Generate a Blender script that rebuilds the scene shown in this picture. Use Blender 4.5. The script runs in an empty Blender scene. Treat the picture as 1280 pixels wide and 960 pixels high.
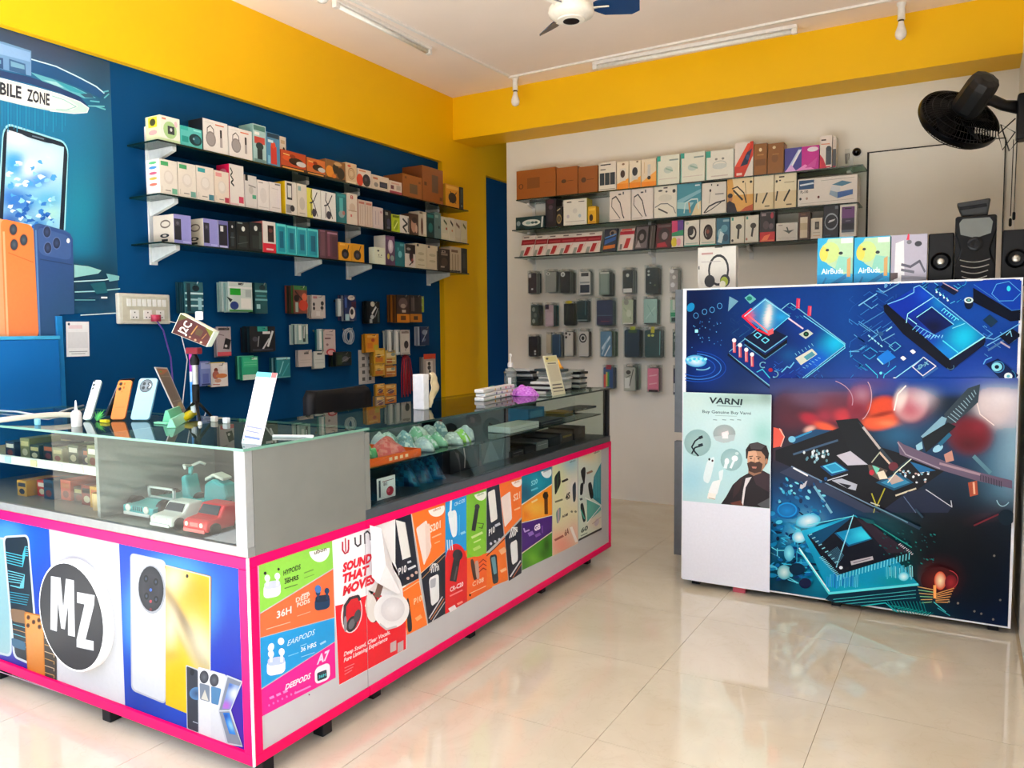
import bpy, math, random
import numpy as np
from mathutils import Vector, Matrix
R = math.radians
rnd = random.Random(7)
SC = bpy.context.scene
COL = SC.collection

# ---------------------------------------------------------------- camera
FPX, YAW, PITCH, ROLL, EYE = 983.0, R(30.04), R(3.96), R(-0.488), 1.31
_f = Vector((-math.sin(YAW)*math.cos(PITCH), math.cos(YAW)*math.cos(PITCH), -math.sin(PITCH)))
_r0 = Vector((math.cos(YAW), math.sin(YAW), 0)); _u0 = _r0.cross(_f)
_r = math.cos(ROLL)*_r0 + math.sin(ROLL)*_u0
_u = -math.sin(ROLL)*_r0 + math.cos(ROLL)*_u0
cd = bpy.data.cameras.new('camera'); cam = bpy.data.objects.new('camera', cd); COL.objects.link(cam)
cd.sensor_width = 36; cd.lens = FPX/1280*36; cd.clip_start = .05; cd.clip_end = 200
_M = Matrix((_r, _u, -_f)).transposed().to_4x4(); _M.translation = Vector((0, 0, EYE))
cam.matrix_world = _M
SC.camera = cam

# ---------------------------------------------------------------- daylight and exposure
SC.view_settings.view_transform = 'Standard'; SC.view_settings.look = 'None'
SC.view_settings.gamma = 1; SC.view_settings.use_curve_mapping = False
SC.view_settings.exposure = 1.93
SC.cycles.use_denoising = True
SC.cycles.max_bounces = 8; SC.cycles.diffuse_bounces = 5; SC.cycles.transparent_max_bounces = 24
SC.cycles.caustics_reflective = False; SC.cycles.caustics_refractive = False
SC.cycles.sample_clamp_indirect = 6
W = bpy.data.worlds.new('daylight'); SC.world = W; W.use_nodes = True
wn = W.node_tree.nodes; wl = W.node_tree.links
sky = wn.new('ShaderNodeTexSky'); sky.sky_type = 'NISHITA'; sky.sun_disc = False
sky.sun_elevation = R(68); sky.sun_rotation = R(190); sky.dust_density = 2.5; sky.ozone_density = .6
wl.new(sky.outputs[0], wn['Background'].inputs[0]); wn['Background'].inputs[1].default_value = .18
sd = bpy.data.lights.new('sun', 'SUN'); sd.energy = 9.0; sd.angle = R(1.0); sd.color = (.86, .98, 1.10)
sun = bpy.data.objects.new('sun', sd); COL.objects.link(sun)
sun.rotation_euler = (R(20), R(-8), 0)      # high sun in front of the shop: an added, unseen overhang keeps it off the floor, the pavement throws it in

# ---------------------------------------------------------------- helpers
def lin(h):
    if not isinstance(h, str): return tuple(h)[:3]
    h = h.lstrip('#'); o = []
    for i in (0, 2, 4):
        c = int(h[i:i+2], 16)/255
        o.append(c/12.92 if c <= .04045 else ((c+.055)/1.055)**2.4)
    return tuple(o)

def ray(x, y):
    return _f*FPX + _r*(x-640) - _u*(y-480)
CAM = Vector((0, 0, EYE))
def at(x, y, ax, val):
    """point of the plane axis==val that the photograph shows at (x, y)"""
    d = ray(x, y); t = (val-CAM[ax])/d[ax]
    return CAM + d*t
def topx(P):
    q = Vector(P)-CAM; w = q.dot(_f)
    return 640+FPX*q.dot(_r)/w, 480-FPX*q.dot(_u)/w

MATS = {}
def pbr(name, col, rough=.5, metal=0, var=.06, scale=40, bump=0, spec=.5, coat=0):
    if name in MATS: return MATS[name]
    m = bpy.data.materials.new(name); m.use_nodes = True; n = m.node_tree.nodes; l = m.node_tree.links
    b = n['Principled BSDF']; b.inputs['Roughness'].default_value = rough; b.inputs['Metallic'].default_value = metal
    b.inputs['Specular IOR Level'].default_value = spec; b.inputs['Coat Weight'].default_value = coat
    c = lin(col)
    tc = n.new('ShaderNodeTexCoord'); nz = n.new('ShaderNodeTexNoise'); nz.inputs['Scale'].default_value = scale; nz.inputs['Detail'].default_value = 4
    l.new(tc.outputs['Object'], nz.inputs['Vector'])
    rp = n.new('ShaderNodeValToRGB'); rp.color_ramp.elements[0].position = .3; rp.color_ramp.elements[1].position = .7
    rp.color_ramp.elements[0].color = tuple(x*(1-var) for x in c)+(1,); rp.color_ramp.elements[1].color = tuple(min(1, x*(1+var)) for x in c)+(1,)
    l.new(nz.outputs['Fac'], rp.inputs['Fac']); l.new(rp.outputs['Color'], b.inputs['Base Color'])
    if bump:
        bp = n.new('ShaderNodeBump'); bp.inputs['Strength'].default_value = bump; bp.inputs['Distance'].default_value = .01
        l.new(nz.outputs['Fac'], bp.inputs['Height']); l.new(bp.outputs['Normal'], b.inputs['Normal'])
    MATS[name] = m; return m
def ink(name, rough=.4, spec=.5, coat=0, dens=1):
    """printed or moulded surface whose colours are stored on the mesh"""
    m = bpy.data.materials.new(name); m.use_nodes = True; n = m.node_tree.nodes; l = m.node_tree.links
    b = n['Principled BSDF']; b.inputs['Roughness'].default_value = rough; b.inputs['Specular IOR Level'].default_value = spec
    b.inputs['Coat Weight'].default_value = coat
    a = n.new('ShaderNodeVertexColor'); a.layer_name = 'Col'
    tc = n.new('ShaderNodeTexCoord'); nz = n.new('ShaderNodeTexNoise'); nz.inputs['Scale'].default_value = 90
    l.new(tc.outputs['Object'], nz.inputs['Vector'])
    mr = n.new('ShaderNodeMapRange'); mr.inputs[3].default_value = .94*dens; mr.inputs[4].default_value = 1.04*dens
    l.new(nz.outputs['Fac'], mr.inputs[0])
    mx = n.new('ShaderNodeMix'); mx.data_type = 'RGBA'; mx.blend_type = 'MULTIPLY'; mx.inputs[0].default_value = 1
    l.new(a.outputs['Color'], mx.inputs[6]); l.new(mr.outputs[0], mx.inputs[7]); l.new(mx.outputs[2], b.inputs['Base Color'])
    return m
def glass(name, tint, ior=1.5, rough=0.0, body=0.0, bodycol='ffffff'):
    """thin sheet: clear straight through, mirror by Fresnel, a little milky body if asked"""
    m = bpy.data.materials.new(name); m.use_nodes = True; n = m.node_tree.nodes; l = m.node_tree.links
    n.remove(n['Principled BSDF'])
    t = n.new('ShaderNodeBsdfTransparent'); t.inputs[0].default_value = lin(tint)+(1,)
    g = n.new('ShaderNodeBsdfGlossy'); g.inputs['Roughness'].default_value = rough
    fr = n.new('ShaderNodeFresnel'); fr.inputs['IOR'].default_value = ior
    ge = n.new('ShaderNodeNewGeometry'); sb = n.new('ShaderNodeMath'); sb.operation = 'SUBTRACT'; sb.use_clamp = True      # mirror only on the outer face
    l.new(fr.outputs[0], sb.inputs[0]); l.new(ge.outputs['Backfacing'], sb.inputs[1])
    mx = n.new('ShaderNodeMixShader'); l.new(sb.outputs[0], mx.inputs[0]); l.new(g.outputs[0], mx.inputs[2])
    if body:
        df = n.new('ShaderNodeBsdfDiffuse'); df.inputs[0].default_value = lin(bodycol)+(1,)
        m2 = n.new('ShaderNodeMixShader'); m2.inputs[0].default_value = body
        l.new(t.outputs[0], m2.inputs[1]); l.new(df.outputs[0], m2.inputs[2]); l.new(m2.outputs[0], mx.inputs[1])
    else: l.new(t.outputs[0], mx.inputs[1])
    l.new(mx.outputs[0], n['Material Output'].inputs[0])
    return m

CARD = ink('printed_card', .38); MATTE = ink('matte_print', .6, .3); GLOSS = ink('gloss_print', .22, .4); PLAST = ink('moulded_plastic', .3); VINYL = ink('dense_vinyl_print', .4, .12, 0, .46); BOARD = ink('board_print', .3, .12)
FILM = glass('clear_film', 'f6f8f8', 1.3, .12, .03, 'e8eef0')
PANE = glass('clear_pane', 'f1f6f3', 1.52)
TOPG = glass('counter_glass', 'd8e6e0', 1.65)
SHELFG = glass('shelf_glass', '7fa79a', 1.5, 0, .25, '1e4a40')
STEEL = pbr('brushed_steel', 'b9bcbd', .3, 1, .05, 120)
ALU = pbr('aluminium_grey', '9c9d9a', .4, .2, .03, 90)
BLACKP = pbr('black_plastic', '09090b', .42, 0, .1, 60, spec=.25); SHELFB = glass('pale_shelf_glass', 'b9d4ca', 1.45, 0, .06, '2a5a4c')
WHITEP = pbr('white_plastic', 'e9e8e4', .35, 0, .03, 60)
RUBBER = pbr('black_rubber', '111111', .7)

class MB:
    """collects shapes in world space and links them as ONE mesh object"""
    def __init__(s): s.v = []; s.f = []; s.c = []; s.m = []
    def add(s, vs, fs, col=(1, 1, 1), mi=0):
        n = len(s.v); s.v += [tuple(v) for v in vs]
        col = lin(col)
        for f in fs:
            s.f.append([i+n for i in f]); s.c.append([col]*len(f)); s.m.append(mi)
        return s
    def face(s, pts, col, mi=0):
        n = len(s.v); s.v += [tuple(p) for p in pts]; s.f.append(list(range(n, n+len(pts))))
        s.c.append([lin(col)]*len(pts) if isinstance(col, str) or not isinstance(col[0], (tuple, list, str)) else [lin(c) for c in col]); s.m.append(mi)
    def box(s, a, b, col='ffffff', mi=0, M=None):
        x0, y0, z0 = a; x1, y1, z1 = b
        vs = [Vector(p) for p in ((x0,y0,z0),(x1,y0,z0),(x1,y1,z0),(x0,y1,z0),(x0,y0,z1),(x1,y0,z1),(x1,y1,z1),(x0,y1,z1))]
        if M is not None: vs = [M @ v for v in vs]
        return s.add(vs, [(0,3,2,1),(4,5,6,7),(0,1,5,4),(1,2,6,5),(2,3,7,6),(3,0,4,7)], col, mi)
    def prism(s, poly, d, col='ffffff', mi=0):
        """closed prism: polygon of 3D points, pushed along d"""
        n = len(poly); d = Vector(d); P = [Vector(p) for p in poly]
        return s.add(P+[p+d for p in P], [list(range(n))[::-1], [i+n for i in range(n)]]+[[i, (i+1) % n, (i+1) % n+n, i+n] for i in range(n)], col, mi)
    def tube(s, path, r, n=8, col='ffffff', mi=0, cap=True):
        P = [Vector(p) for p in path]; k = len(P); rr = r if isinstance(r, (list, tuple)) else [r]*k
        vs = []; up = None
        for i in range(k):
            t = (P[min(i+1, k-1)]-P[max(i-1, 0)]).normalized()
            if up is None: up = Vector((0, 0, 1)) if abs(t.z) < .9 else Vector((1, 0, 0))
            a = t.cross(up).normalized(); up = a.cross(t).normalized()
            for j in range(n):
                w = 2*math.pi*j/n; vs.append(P[i]+(a*math.cos(w)+up*math.sin(w))*rr[i])
        fs = [[i*n+j, i*n+(j+1) % n, (i+1)*n+(j+1) % n, (i+1)*n+j] for i in range(k-1) for j in range(n)]
        if cap: fs += [list(range(n))[::-1], [(k-1)*n+j for j in range(n)]]
        return s.add(vs, fs, col, mi)
    def lathe(s, prof, c, axis=(0, 0, 1), n=24, col='ffffff', mi=0):
        """prof: list of (radius, height along axis)"""
        A = Vector(axis).normalized(); X = A.orthogonal().normalized(); Y = A.cross(X); c = Vector(c)
        vs = []
        for r, h in prof:
            for j in range(n):
                w = 2*math.pi*j/n; vs.append(c+A*h+(X*math.cos(w)+Y*math.sin(w))*r)
        k = len(prof)
        fs = [[i*n+j, i*n+(j+1) % n, (i+1)*n+(j+1) % n, (i+1)*n+j] for i in range(k-1) for j in range(n)]
        fs += [list(range(n))[::-1], [(k-1)*n+j for j in range(n)]]
        return s.add(vs, fs, col, mi)
    def build(s, name, mats, parent=None, smooth=False, bevel=0, kind=None):
        me = bpy.data.meshes.new(name)
        inv = parent.get('_w') if parent is not None else None
        V = np.array(s.v, dtype=float)
        if parent is not None:
            Mi = world(parent).inverted(); V = np.c_[V, np.ones(len(V))] @ np.array(Mi.transposed()); V = V[:, :3]
        me.from_pydata(V.tolist(), [], s.f)
        at_ = me.color_attributes.new('Col', 'FLOAT_COLOR', 'CORNER')
        cc = np.array([c+(1,) for f in s.c for c in f], dtype=np.float32)
        at_.data.foreach_set('color', cc.ravel())
        mats = mats if isinstance(mats, (list, tuple)) else [mats]
        for m in mats: me.materials.append(m)
        if len(mats) > 1: me.polygons.foreach_set('material_index', s.m)
        if smooth: me.polygons.foreach_set('use_smooth', [True]*len(s.f))
        me.update()
        o = bpy.data.objects.new(name, me); COL.objects.link(o); o.parent = parent
        if smooth and smooth != 2:
            me.set_sharp_from_angle(angle=R(40))
        if bevel:
            b = o.modifiers.new('edges', 'BEVEL'); b.width = bevel; b.segments = 2; b.limit_method = 'ANGLE'; b.angle_limit = R(40)
        if kind: o['kind'] = kind
        return o
def world(o):
    M = o.matrix_basis.copy()
    return world(o.parent) @ M if o.parent else M
def tag(o, label=None, cat=None, group=None, kind=None):
    if label: o['label'] = label
    if cat: o['category'] = cat
    if group: o['group'] = group
    if kind: o['kind'] = kind
    return o
def empty(name, loc, label, cat, group=None, rz=0):
    o = bpy.data.objects.new(name, None); COL.objects.link(o); o.empty_display_size = .05
    o.location = loc; o.rotation_euler = (0, 0, rz)
    return tag(o, label, cat, group)
def struct(name, mb, m, parent=None, **k):
    o = mb.build(name, m, parent, **k)
    if parent is None: o['kind'] = 'structure'
    return o
ORD = ['first', 'second', 'third', 'fourth', 'fifth', 'sixth', 'seventh', 'eighth', 'ninth', 'tenth', 'eleventh', 'twelfth', 'thirteenth',
       'fourteenth', 'fifteenth', 'sixteenth', 'seventeenth', 'eighteenth', 'nineteenth', 'twentieth', 'twenty-first', 'twenty-second', 'twenty-third', 'twenty-fourth', 'twenty-fifth', 'twenty-sixth', 'twenty-seventh', 'twenty-eighth', 'twenty-ninth', 'thirtieth']

_TX = {}
def textmesh(s, bold=0.0, shear=0.0):
    k = (s, bold, shear)
    if k not in _TX:
        cu = bpy.data.curves.new('t', 'FONT'); cu.body = s; cu.size = 1; cu.offset = bold; cu.shear = shear; cu.resolution_u = 2
        o = bpy.data.objects.new('t', cu); me = bpy.data.meshes.new_from_object(o)
        vs = np.array([v.co[:2] for v in me.vertices]) if len(me.vertices) else np.zeros((0, 2))
        fs = [list(p.vertices) for p in me.polygons]
        bpy.data.objects.remove(o); bpy.data.curves.remove(cu); bpy.data.meshes.remove(me)
        if len(vs):
            vs[:, 0] -= vs[:, 0].min(); w = vs[:, 0].max(); vs[:, 0] /= w; vs[:, 1] /= .69
        _TX[k] = (vs, fs)
    return _TX[k]

class Art:
    """flat print on a plane, built up of thin layers; mp maps drawing coordinates to the plane"""
    def __init__(s, mp, n, eps=5e-5, start=1):
        s.mp = mp; s.n = Vector(n); s.eps = eps; s.k = start; s.mb = MB()
    def P(s, p): return s.mp(p[0], p[1]) + s.n*(s.eps*s.k)
    def poly(s, pts, col):
        s.mb.face([s.P(p) for p in pts], col); s.k += 1; return s
    def rect(s, x0, y0, x1, y1, col): return s.poly([(x0, y0), (x1, y0), (x1, y1), (x0, y1)], col)
    def quad4(s, q, col): return s.poly(q, col)
    def ell(s, cx, cy, rx, ry=None, col='ffffff', rot=0, inner=None, n=24, a0=0, a1=360):
        ry = rx if ry is None else ry; c, sn = math.cos(R(rot)), math.sin(R(rot)); pts = []
        full = abs(a1-a0) >= 360
        for i in range(n if full else n+1):
            w = R(a0+(a1-a0)*i/n); x, y = rx*math.cos(w), ry*math.sin(w); pts.append((cx+x*c-y*sn, cy+x*sn+y*c))
        if inner is None: return s.poly(pts, col)
        for i in range(n):
            s.mb.face([s.P((cx, cy)), s.P(pts[i]), s.P(pts[(i+1) % n])], [inner, col, col])
        s.k += 1; return s
    def ring(s, cx, cy, rx, ry, w, col, rot=0, a0=0, a1=360, n=28):
        c, sn = math.cos(R(rot)), math.sin(R(rot)); pts = []
        for i in range(n+1):
            t = R(a0+(a1-a0)*i/n); x, y = rx*math.cos(t), ry*math.sin(t); pts.append((cx+x*c-y*sn, cy+x*sn+y*c))
        return s.line(pts, w, col)
    def line(s, pts, w, col):
        for (x0, y0), (x1, y1) in zip(pts, pts[1:]):
            dx, dy = x1-x0, y1-y0; L = math.hypot(dx, dy) or 1; nx, ny = -dy/L*w/2, dx/L*w/2; ex, ey = dx/L*w*.2, dy/L*w*.2
            s.mb.face([s.P(p) for p in ((x0+nx-ex, y0+ny-ey), (x1+nx+ex, y1+ny+ey), (x1-nx+ex, y1-ny+ey), (x0-nx-ex, y0-ny-ey))], col)
        s.k += 1; return s
    def rr(s, q, r, col, n=4):
        """rounded quadrilateral: corners q in order, r as a fraction of its sides"""
        (ax, ay), (bx, by), (cx, cy), (dx, dy) = q
        def B(u, v): return ((ax*(1-u)+bx*u)*(1-v)+(dx*(1-u)+cx*u)*v, (ay*(1-u)+by*u)*(1-v)+(dy*(1-u)+cy*u)*v)
        ru, rv = r if isinstance(r, (tuple, list)) else (r, r); pts = []
        for (cu, cv, a) in ((ru, rv, 180), (1-ru, rv, 270), (1-ru, 1-rv, 0), (ru, 1-rv, 90)):
            for i in range(n+1):
                w = R(a+90*i/n); pts.append(B(cu+ru*math.cos(w), cv+rv*math.sin(w)))
        return s.poly(pts, [col]*len(pts) if isinstance(col, str) else [tuple(np.array(lin(col[0]))*(1-t)+np.array(lin(col[1]))*t) for t in np.r_[np.zeros(2*n+2), np.ones(2*n+2)]])
    def text(s, t, p0, p1, h, col, bold=.01, shear=0, up=None):
        """text from p0 to p1 (baseline ends), cap height h drawn along up"""
        vs, fs = textmesh(t, bold, shear)
        dx, dy = p1[0]-p0[0], p1[1]-p0[1]
        if up is None: up = (0, -1)
        P = [s.P((p0[0]+a*dx+b*h*up[0], p0[1]+a*dy+b*h*up[1])) for a, b in vs]
        s.mb.add(P, fs, col); s.k += 1; return s
    def grid(s, q, nx, ny, fn):
        """smoothly coloured sheet; fn(X, Y) gives linear rgb for arrays of drawing coordinates"""
        (ax, ay), (bx, by), (cx, cy), (dx, dy) = q
        U, V = np.meshgrid(np.linspace(0, 1, nx+1), np.linspace(0, 1, ny+1))
        X = (ax*(1-U)+bx*U)*(1-V)+(dx*(1-U)+cx*U)*V; Y = (ay*(1-U)+by*U)*(1-V)+(dy*(1-U)+cy*U)*V
        C = np.clip(fn(X, Y), 0, 1).reshape(-1, 3)
        base = len(s.mb.v); s.mb.v += [tuple(s.P((x, y))) for x, y in zip(X.ravel(), Y.ravel())]
        C = [tuple(c) for c in C]; w = nx+1
        for j in range(ny):
            for i in range(nx):
                a = j*w+i; ix = [a, a+1, a+w+1, a+w]
                s.mb.f.append([base+t for t in ix]); s.mb.c.append([C[t] for t in ix]); s.mb.m.append(0)
        s.k += 1; return s
    def build(s, name, parent, m=None, **k): return s.mb.build(name, m or CARD, parent, **k)

def pxmap(ax, val, ox=0, oy=0, sc=1):
    """drawing coordinates = a zoomed view of the photograph (origin ox,oy, scale sc) laid on a real plane"""
    return lambda x, y: at(ox+x/sc, oy+y/sc, ax, val)
def planemap(O, U, V):
    O, U, V = Vector(O), Vector(U), Vector(V)
    return lambda a, b: O+U*a+V*b
def blobs(base, ops):
    """soft painting: list of (cx, cy, rx, ry, rot, colour, strength[, hardness])"""
    def fn(X, Y):
        C = np.zeros(X.shape+(3,)); C[:] = lin(base)
        for o in ops:
            cx, cy, rx, ry, rot, col, al = o[:7]; hd = o[7] if len(o) > 7 else 1
            c, sn = math.cos(R(rot)), math.sin(R(rot)); x = ((X-cx)*c+(Y-cy)*sn)/rx; y = (-(X-cx)*sn+(Y-cy)*c)/ry
            a = al*np.exp(-(x*x+y*y)**hd); C = C*(1-a[..., None])+np.array(lin(col))*a[..., None]
        return C
    return fn

import bmesh
def clip(o, planes):
    """cut a flat print along planes (point, outward normal)"""
    bm = bmesh.new(); bm.from_mesh(o.data); M = world(o).inverted()
    for co, no in planes:
        bmesh.ops.bisect_plane(bm, geom=bm.verts[:]+bm.edges[:]+bm.faces[:], plane_co=M @ Vector(co), plane_no=Vector(no), clear_outer=True)
    bm.to_mesh(o.data); bm.free(); return o
# ---------------------------------------------------------------- the setting
XL, XB, YB, XR, ZC, ZS, YBM = -3.62, -3.579, 5.589, .225, 3.144, 2.814, 5.288
YF = 1.0
def wallpaint(name, col, rough=.55, patch=.07, spec=.3):
    m = bpy.data.materials.new(name); m.use_nodes = True; n = m.node_tree.nodes; l = m.node_tree.links; b = n['Principled BSDF']
    b.inputs['Roughness'].default_value = rough; b.inputs['Specular IOR Level'].default_value = spec
    tc = n.new('ShaderNodeTexCoord'); a = n.new('ShaderNodeTexNoise'); a.inputs['Scale'].default_value = 1.3; a.inputs['Detail'].default_value = 5
    f = n.new('ShaderNodeTexNoise'); f.inputs['Scale'].default_value = 160; f.inputs['Detail'].default_value = 3
    l.new(tc.outputs['Object'], a.inputs['Vector']); l.new(tc.outputs['Object'], f.inputs['Vector'])
    rp = n.new('ShaderNodeValToRGB'); c = lin(col)
    rp.color_ramp.elements[0].color = tuple(x*(1-patch) for x in c)+(1,); rp.color_ramp.elements[1].color = tuple(min(1, x*(1+patch)) for x in c)+(1,)
    rp.color_ramp.elements[0].position = .35; rp.color_ramp.elements[1].position = .65
    l.new(a.outputs['Fac'], rp.inputs['Fac']); l.new(rp.outputs[0], b.inputs['Base Color'])
    bp = n.new('ShaderNodeBump'); bp.inputs['Strength'].default_value = .12; bp.inputs['Distance'].default_value = .003
    l.new(f.outputs['Fac'], bp.inputs['Height']); l.new(bp.outputs[0], b.inputs['Normal'])
    return m
M_BLUE = wallpaint('blue_wall_paint', '004374', .6, spec=.12)
M_YEL = wallpaint('yellow_wall_paint', 'f6bd00', .5, .03)
M_WHT = wallpaint('white_wall_paint', 'e9e5dc', .6, .03)
M_CEIL = wallpaint('ceiling_paint', 'fae8da', .8, .03)
M_DARK = wallpaint('dark_blue_paint', '0a2f57', .55)

def tilemat():
    m = bpy.data.materials.new('polished_floor_tile'); m.use_nodes = True; n = m.node_tree.nodes; l = m.node_tree.links; b = n['Principled BSDF']
    b.inputs['Specular IOR Level'].default_value = .65; b.inputs['Coat Weight'].default_value = .5; b.inputs['Coat Roughness'].default_value = .03
    tc = n.new('ShaderNodeNewGeometry'); a = n.new('ShaderNodeTexNoise'); a.inputs['Scale'].default_value = 2.2; a.inputs['Detail'].default_value = 7; a.inputs['Distortion'].default_value = 1.2
    l.new(tc.outputs['Position'], a.inputs['Vector'])
    rp = n.new('ShaderNodeValToRGB'); e = rp.color_ramp.elements
    e[0].position = .3; e[0].color = lin('d3c6ab')+(1,); e[1].position = .72; e[1].color = lin('e2d8c1')+(1,)
    l.new(a.outputs['Fac'], rp.inputs['Fac'])
    v = n.new('ShaderNodeTexNoise'); v.inputs['Scale'].default_value = 5; v.inputs['Detail'].default_value = 8; v.inputs['Distortion'].default_value = 2.5
    l.new(tc.outputs['Position'], v.inputs['Vector'])
    vr = n.new('ShaderNodeValToRGB'); ve = vr.color_ramp.elements; ve[0].position = .485; ve[0].color = (1, 1, 1, 1); ve[1].position = .515; ve[1].color = (1, 1, 1, 1)
    k = ve.new(.5); k.color = (.93, .91, .88, 1); l.new(v.outputs['Fac'], vr.inputs['Fac'])
    mx = n.new('ShaderNodeMix'); mx.data_type = 'RGBA'; mx.blend_type = 'MULTIPLY'; mx.inputs[0].default_value = .6
    l.new(rp.outputs[0], mx.inputs[6]); l.new(vr.outputs[0], mx.inputs[7]); l.new(mx.outputs[2], b.inputs['Base Color'])
    rr_ = n.new('ShaderNodeMapRange'); rr_.inputs[3].default_value = .03; rr_.inputs[4].default_value = .08; l.new(a.outputs['Fac'], rr_.inputs[0]); l.new(rr_.outputs[0], b.inputs['Roughness'])
    return m
M_TILE = tilemat(); M_GROUT = pbr('tile_joint', 'b3a282', .8)

fl = struct('floor', MB().box((XL-.1, YF-.1, -.12), (XR+.1, 7, -.003), mi=0), M_GROUT)
TS = .602; gap = .0009; x0t = -.388-TS*6; tile_me = None
for i in range(8):
    for j in range(12):
        xa = x0t+i*TS; ya = .9+.13+(j-1)*TS
        a, b = max(xa+gap, XL), min(xa+TS-gap, XR); c, d = max(ya+gap, YF-.1), min(ya+TS-gap, 7)
        if b-a < .02 or d-c < .02: continue
        full = abs(b-a-TS+2*gap) < 1e-6 and abs(d-c-TS+2*gap) < 1e-6
        if full and tile_me:
            o = bpy.data.objects.new('tile', tile_me); COL.objects.link(o); o.parent = fl; o.location = (xa, ya, 0)
        else:
            mb = MB().box((a-xa, c-ya, -.003), (b-xa, d-ya, 0))
            o = mb.build('tile', M_TILE); o.parent = fl; o.location = (xa, ya, 0)
            if full: tile_me = o.data

struct('wall_left', MB().box((XL-.15, YF, 0), (XL, 7, ZC)), M_BLUE)
struct('trim_1', MB().box((XL, YF, 2.62), (XB, 7, ZC)), M_YEL)                    # yellow band along the left wall
struct('trim_2', MB().box((XL, 5.13, 0), (XB, 5.775, 2.62)), M_YEL)               # yellow pilaster
struct('wall_back', MB().box((-3.265, YB, 0), (XR+.13, YB+.11, ZC)), M_WHT)
struct('trim_3', MB().box((XB, YBM, ZS), (XR, YB, ZC)), M_YEL)                    # yellow beam across the back
struct('wall_passage', MB().box((XL-.15, 7, 0), (XR+.13, 7.1, ZC)), M_WHT)
struct('wall_right', MB().box((XR, YF, 0), (XR+.13, YB, ZC)), M_WHT)
struct('ceiling', MB().box((XL-.15, YF-1.7, ZC), (XR+.13, 7.1, ZC+.12)), M_CEIL)  # runs on past the open front as an added, unseen canopy against the sun
# the street outside, seen only in reflections
def streetmat():
    m = bpy.data.materials.new('concrete_street'); m.use_nodes = True; n = m.node_tree.nodes; l = m.node_tree.links; b = n['Principled BSDF']
    b.inputs['Roughness'].default_value = .85
    g = n.new('ShaderNodeNewGeometry'); mp = n.new('ShaderNodeMapping'); mp.inputs['Scale'].default_value = (.25, 2.2, 1); mp.inputs['Rotation'].default_value = (0, 0, .5)
    l.new(g.outputs['Position'], mp.inputs['Vector'])
    a = n.new('ShaderNodeTexNoise'); a.inputs['Scale'].default_value = 3; a.inputs['Detail'].default_value = 6; l.new(mp.outputs[0], a.inputs['Vector'])
    rp = n.new('ShaderNodeValToRGB'); e = rp.color_ramp.elements; e[0].position = .35; e[0].color = lin('665a4a')+(1,); e[1].position = .65; e[1].color = lin('988a76')+(1,)
    l.new(a.outputs['Fac'], rp.inputs['Fac']); l.new(rp.outputs[0], b.inputs['Base Color']); return m
struct('ground', MB().box((-40, -40, -.4), (40, YF-.1, -.14)), streetmat())
struct('pavement', MB().box((-4.6, -4.5, -.14), (3, YF-.1, -.13)), wallpaint('light_concrete', 'd6d0c4', .85, .08))
struct('wall_street', MB().box((-30, -13, -.14), (20, -12.5, 5)), wallpaint('weathered_plaster', 'b59f86', .9, .2))

# white hatch panel on the back wall, dome camera
t = empty('wall_hatch', at(1170, 300, 1, YB), 'flat white panel with a black left edge on the back wall, under the wall fan', 'panel')
A, Bp = at(1087, 192, 1, YB), at(1256, 180, 1, YB); zlo = 1.5
MB().box((A.x, YB-.014, zlo), (Bp.x, YB, A.z), 'd6d2c8').build('panel_sheet', M_WHT, t)
MB().box((A.x-.012, YB-.02, zlo+.1), (A.x, YB, A.z+.006)).build('edge_strip', BLACKP, t)
MB().box((A.x, YB-.018, A.z), (Bp.x, YB, A.z+.006)).build('edge_strip', BLACKP, t)
MB().box((Bp.x, YB-.018, zlo), (Bp.x+.005, YB, A.z+.004)).build('edge_strip', BLACKP, t)
q = at(1084, 318, 1, YB); MB().lathe([(.0, -.0), (.016, .0), (.016, .03), (.008, .04)], (q.x+.012, YB-.018, q.z), (0, -1, 0), 12).build('latch', BLACKP, t)
q = at(1071, 190, 1, YB-.02)
t = empty('dome_camera', (q.x, YB, q.z), 'small black dome camera on the back wall past the top glass shelf', 'camera')
MB().lathe([(.026, 0), (.03, .004), (.03, .014), (.024, .02)], (q.x, YB, q.z), (0, -1, 0), 20).build('base', WHITEP, t, True)
MB().lathe([(.026, .018), (.027, .022), (.024, .036), (.013, .046), (.003, .05)], (q.x, YB, q.z), (0, -1, 0), 20).build('dome', pbr('black_gloss', '08080c', .1), t, True)
q = at(1059, 196, 1, YB-.005)
mb = MB()
for dx in (-.008, .0, .009): mb.tube([(q.x+dx, YB-.006, q.z+.04), (q.x+dx*1.3, YB-.012, q.z+.01), (q.x+dx, YB-.006, q.z-.045)], .002, 5, '111111')
mb.box((q.x-.014, YB-.012, q.z+.02), (q.x+.014, YB, q.z+.05), 'd9d6cc')
tag(mb.build('cable_bundle', PLAST), 'short black camera wires on a white clip beside the dome camera', 'cable')
# ---------------------------------------------------------------- display counters
XK, YK, YSEAM, YEND = -1.739, 1.508, 2.015, 4.126
XA0 = -3.52
M_PINK = pbr('pink_edge_tape', 'f8005e', .45, 0, .03, spec=.15)
M_LAM = pbr('white_laminate', 'c6c6c8', .25, 0, .02, 8)
M_GREY = pbr('grey_laminate', '76766f', .35, 0, .04, 12)
M_DGREY = pbr('dark_grey_frame', '50565a', .35, .3, .05)
ZB, ZP, ZT = .062, .672, .985
ca = empty('display_counter', (-2.6, YK+.25, 0), 'glass-topped display counter with the round MZ sign on its white and blue front', 'counter')
MB().box((XA0, YK+.012, ZB), (XK-.012, YSEAM, ZP)).build('base_cabinet', M_LAM, ca)
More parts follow.
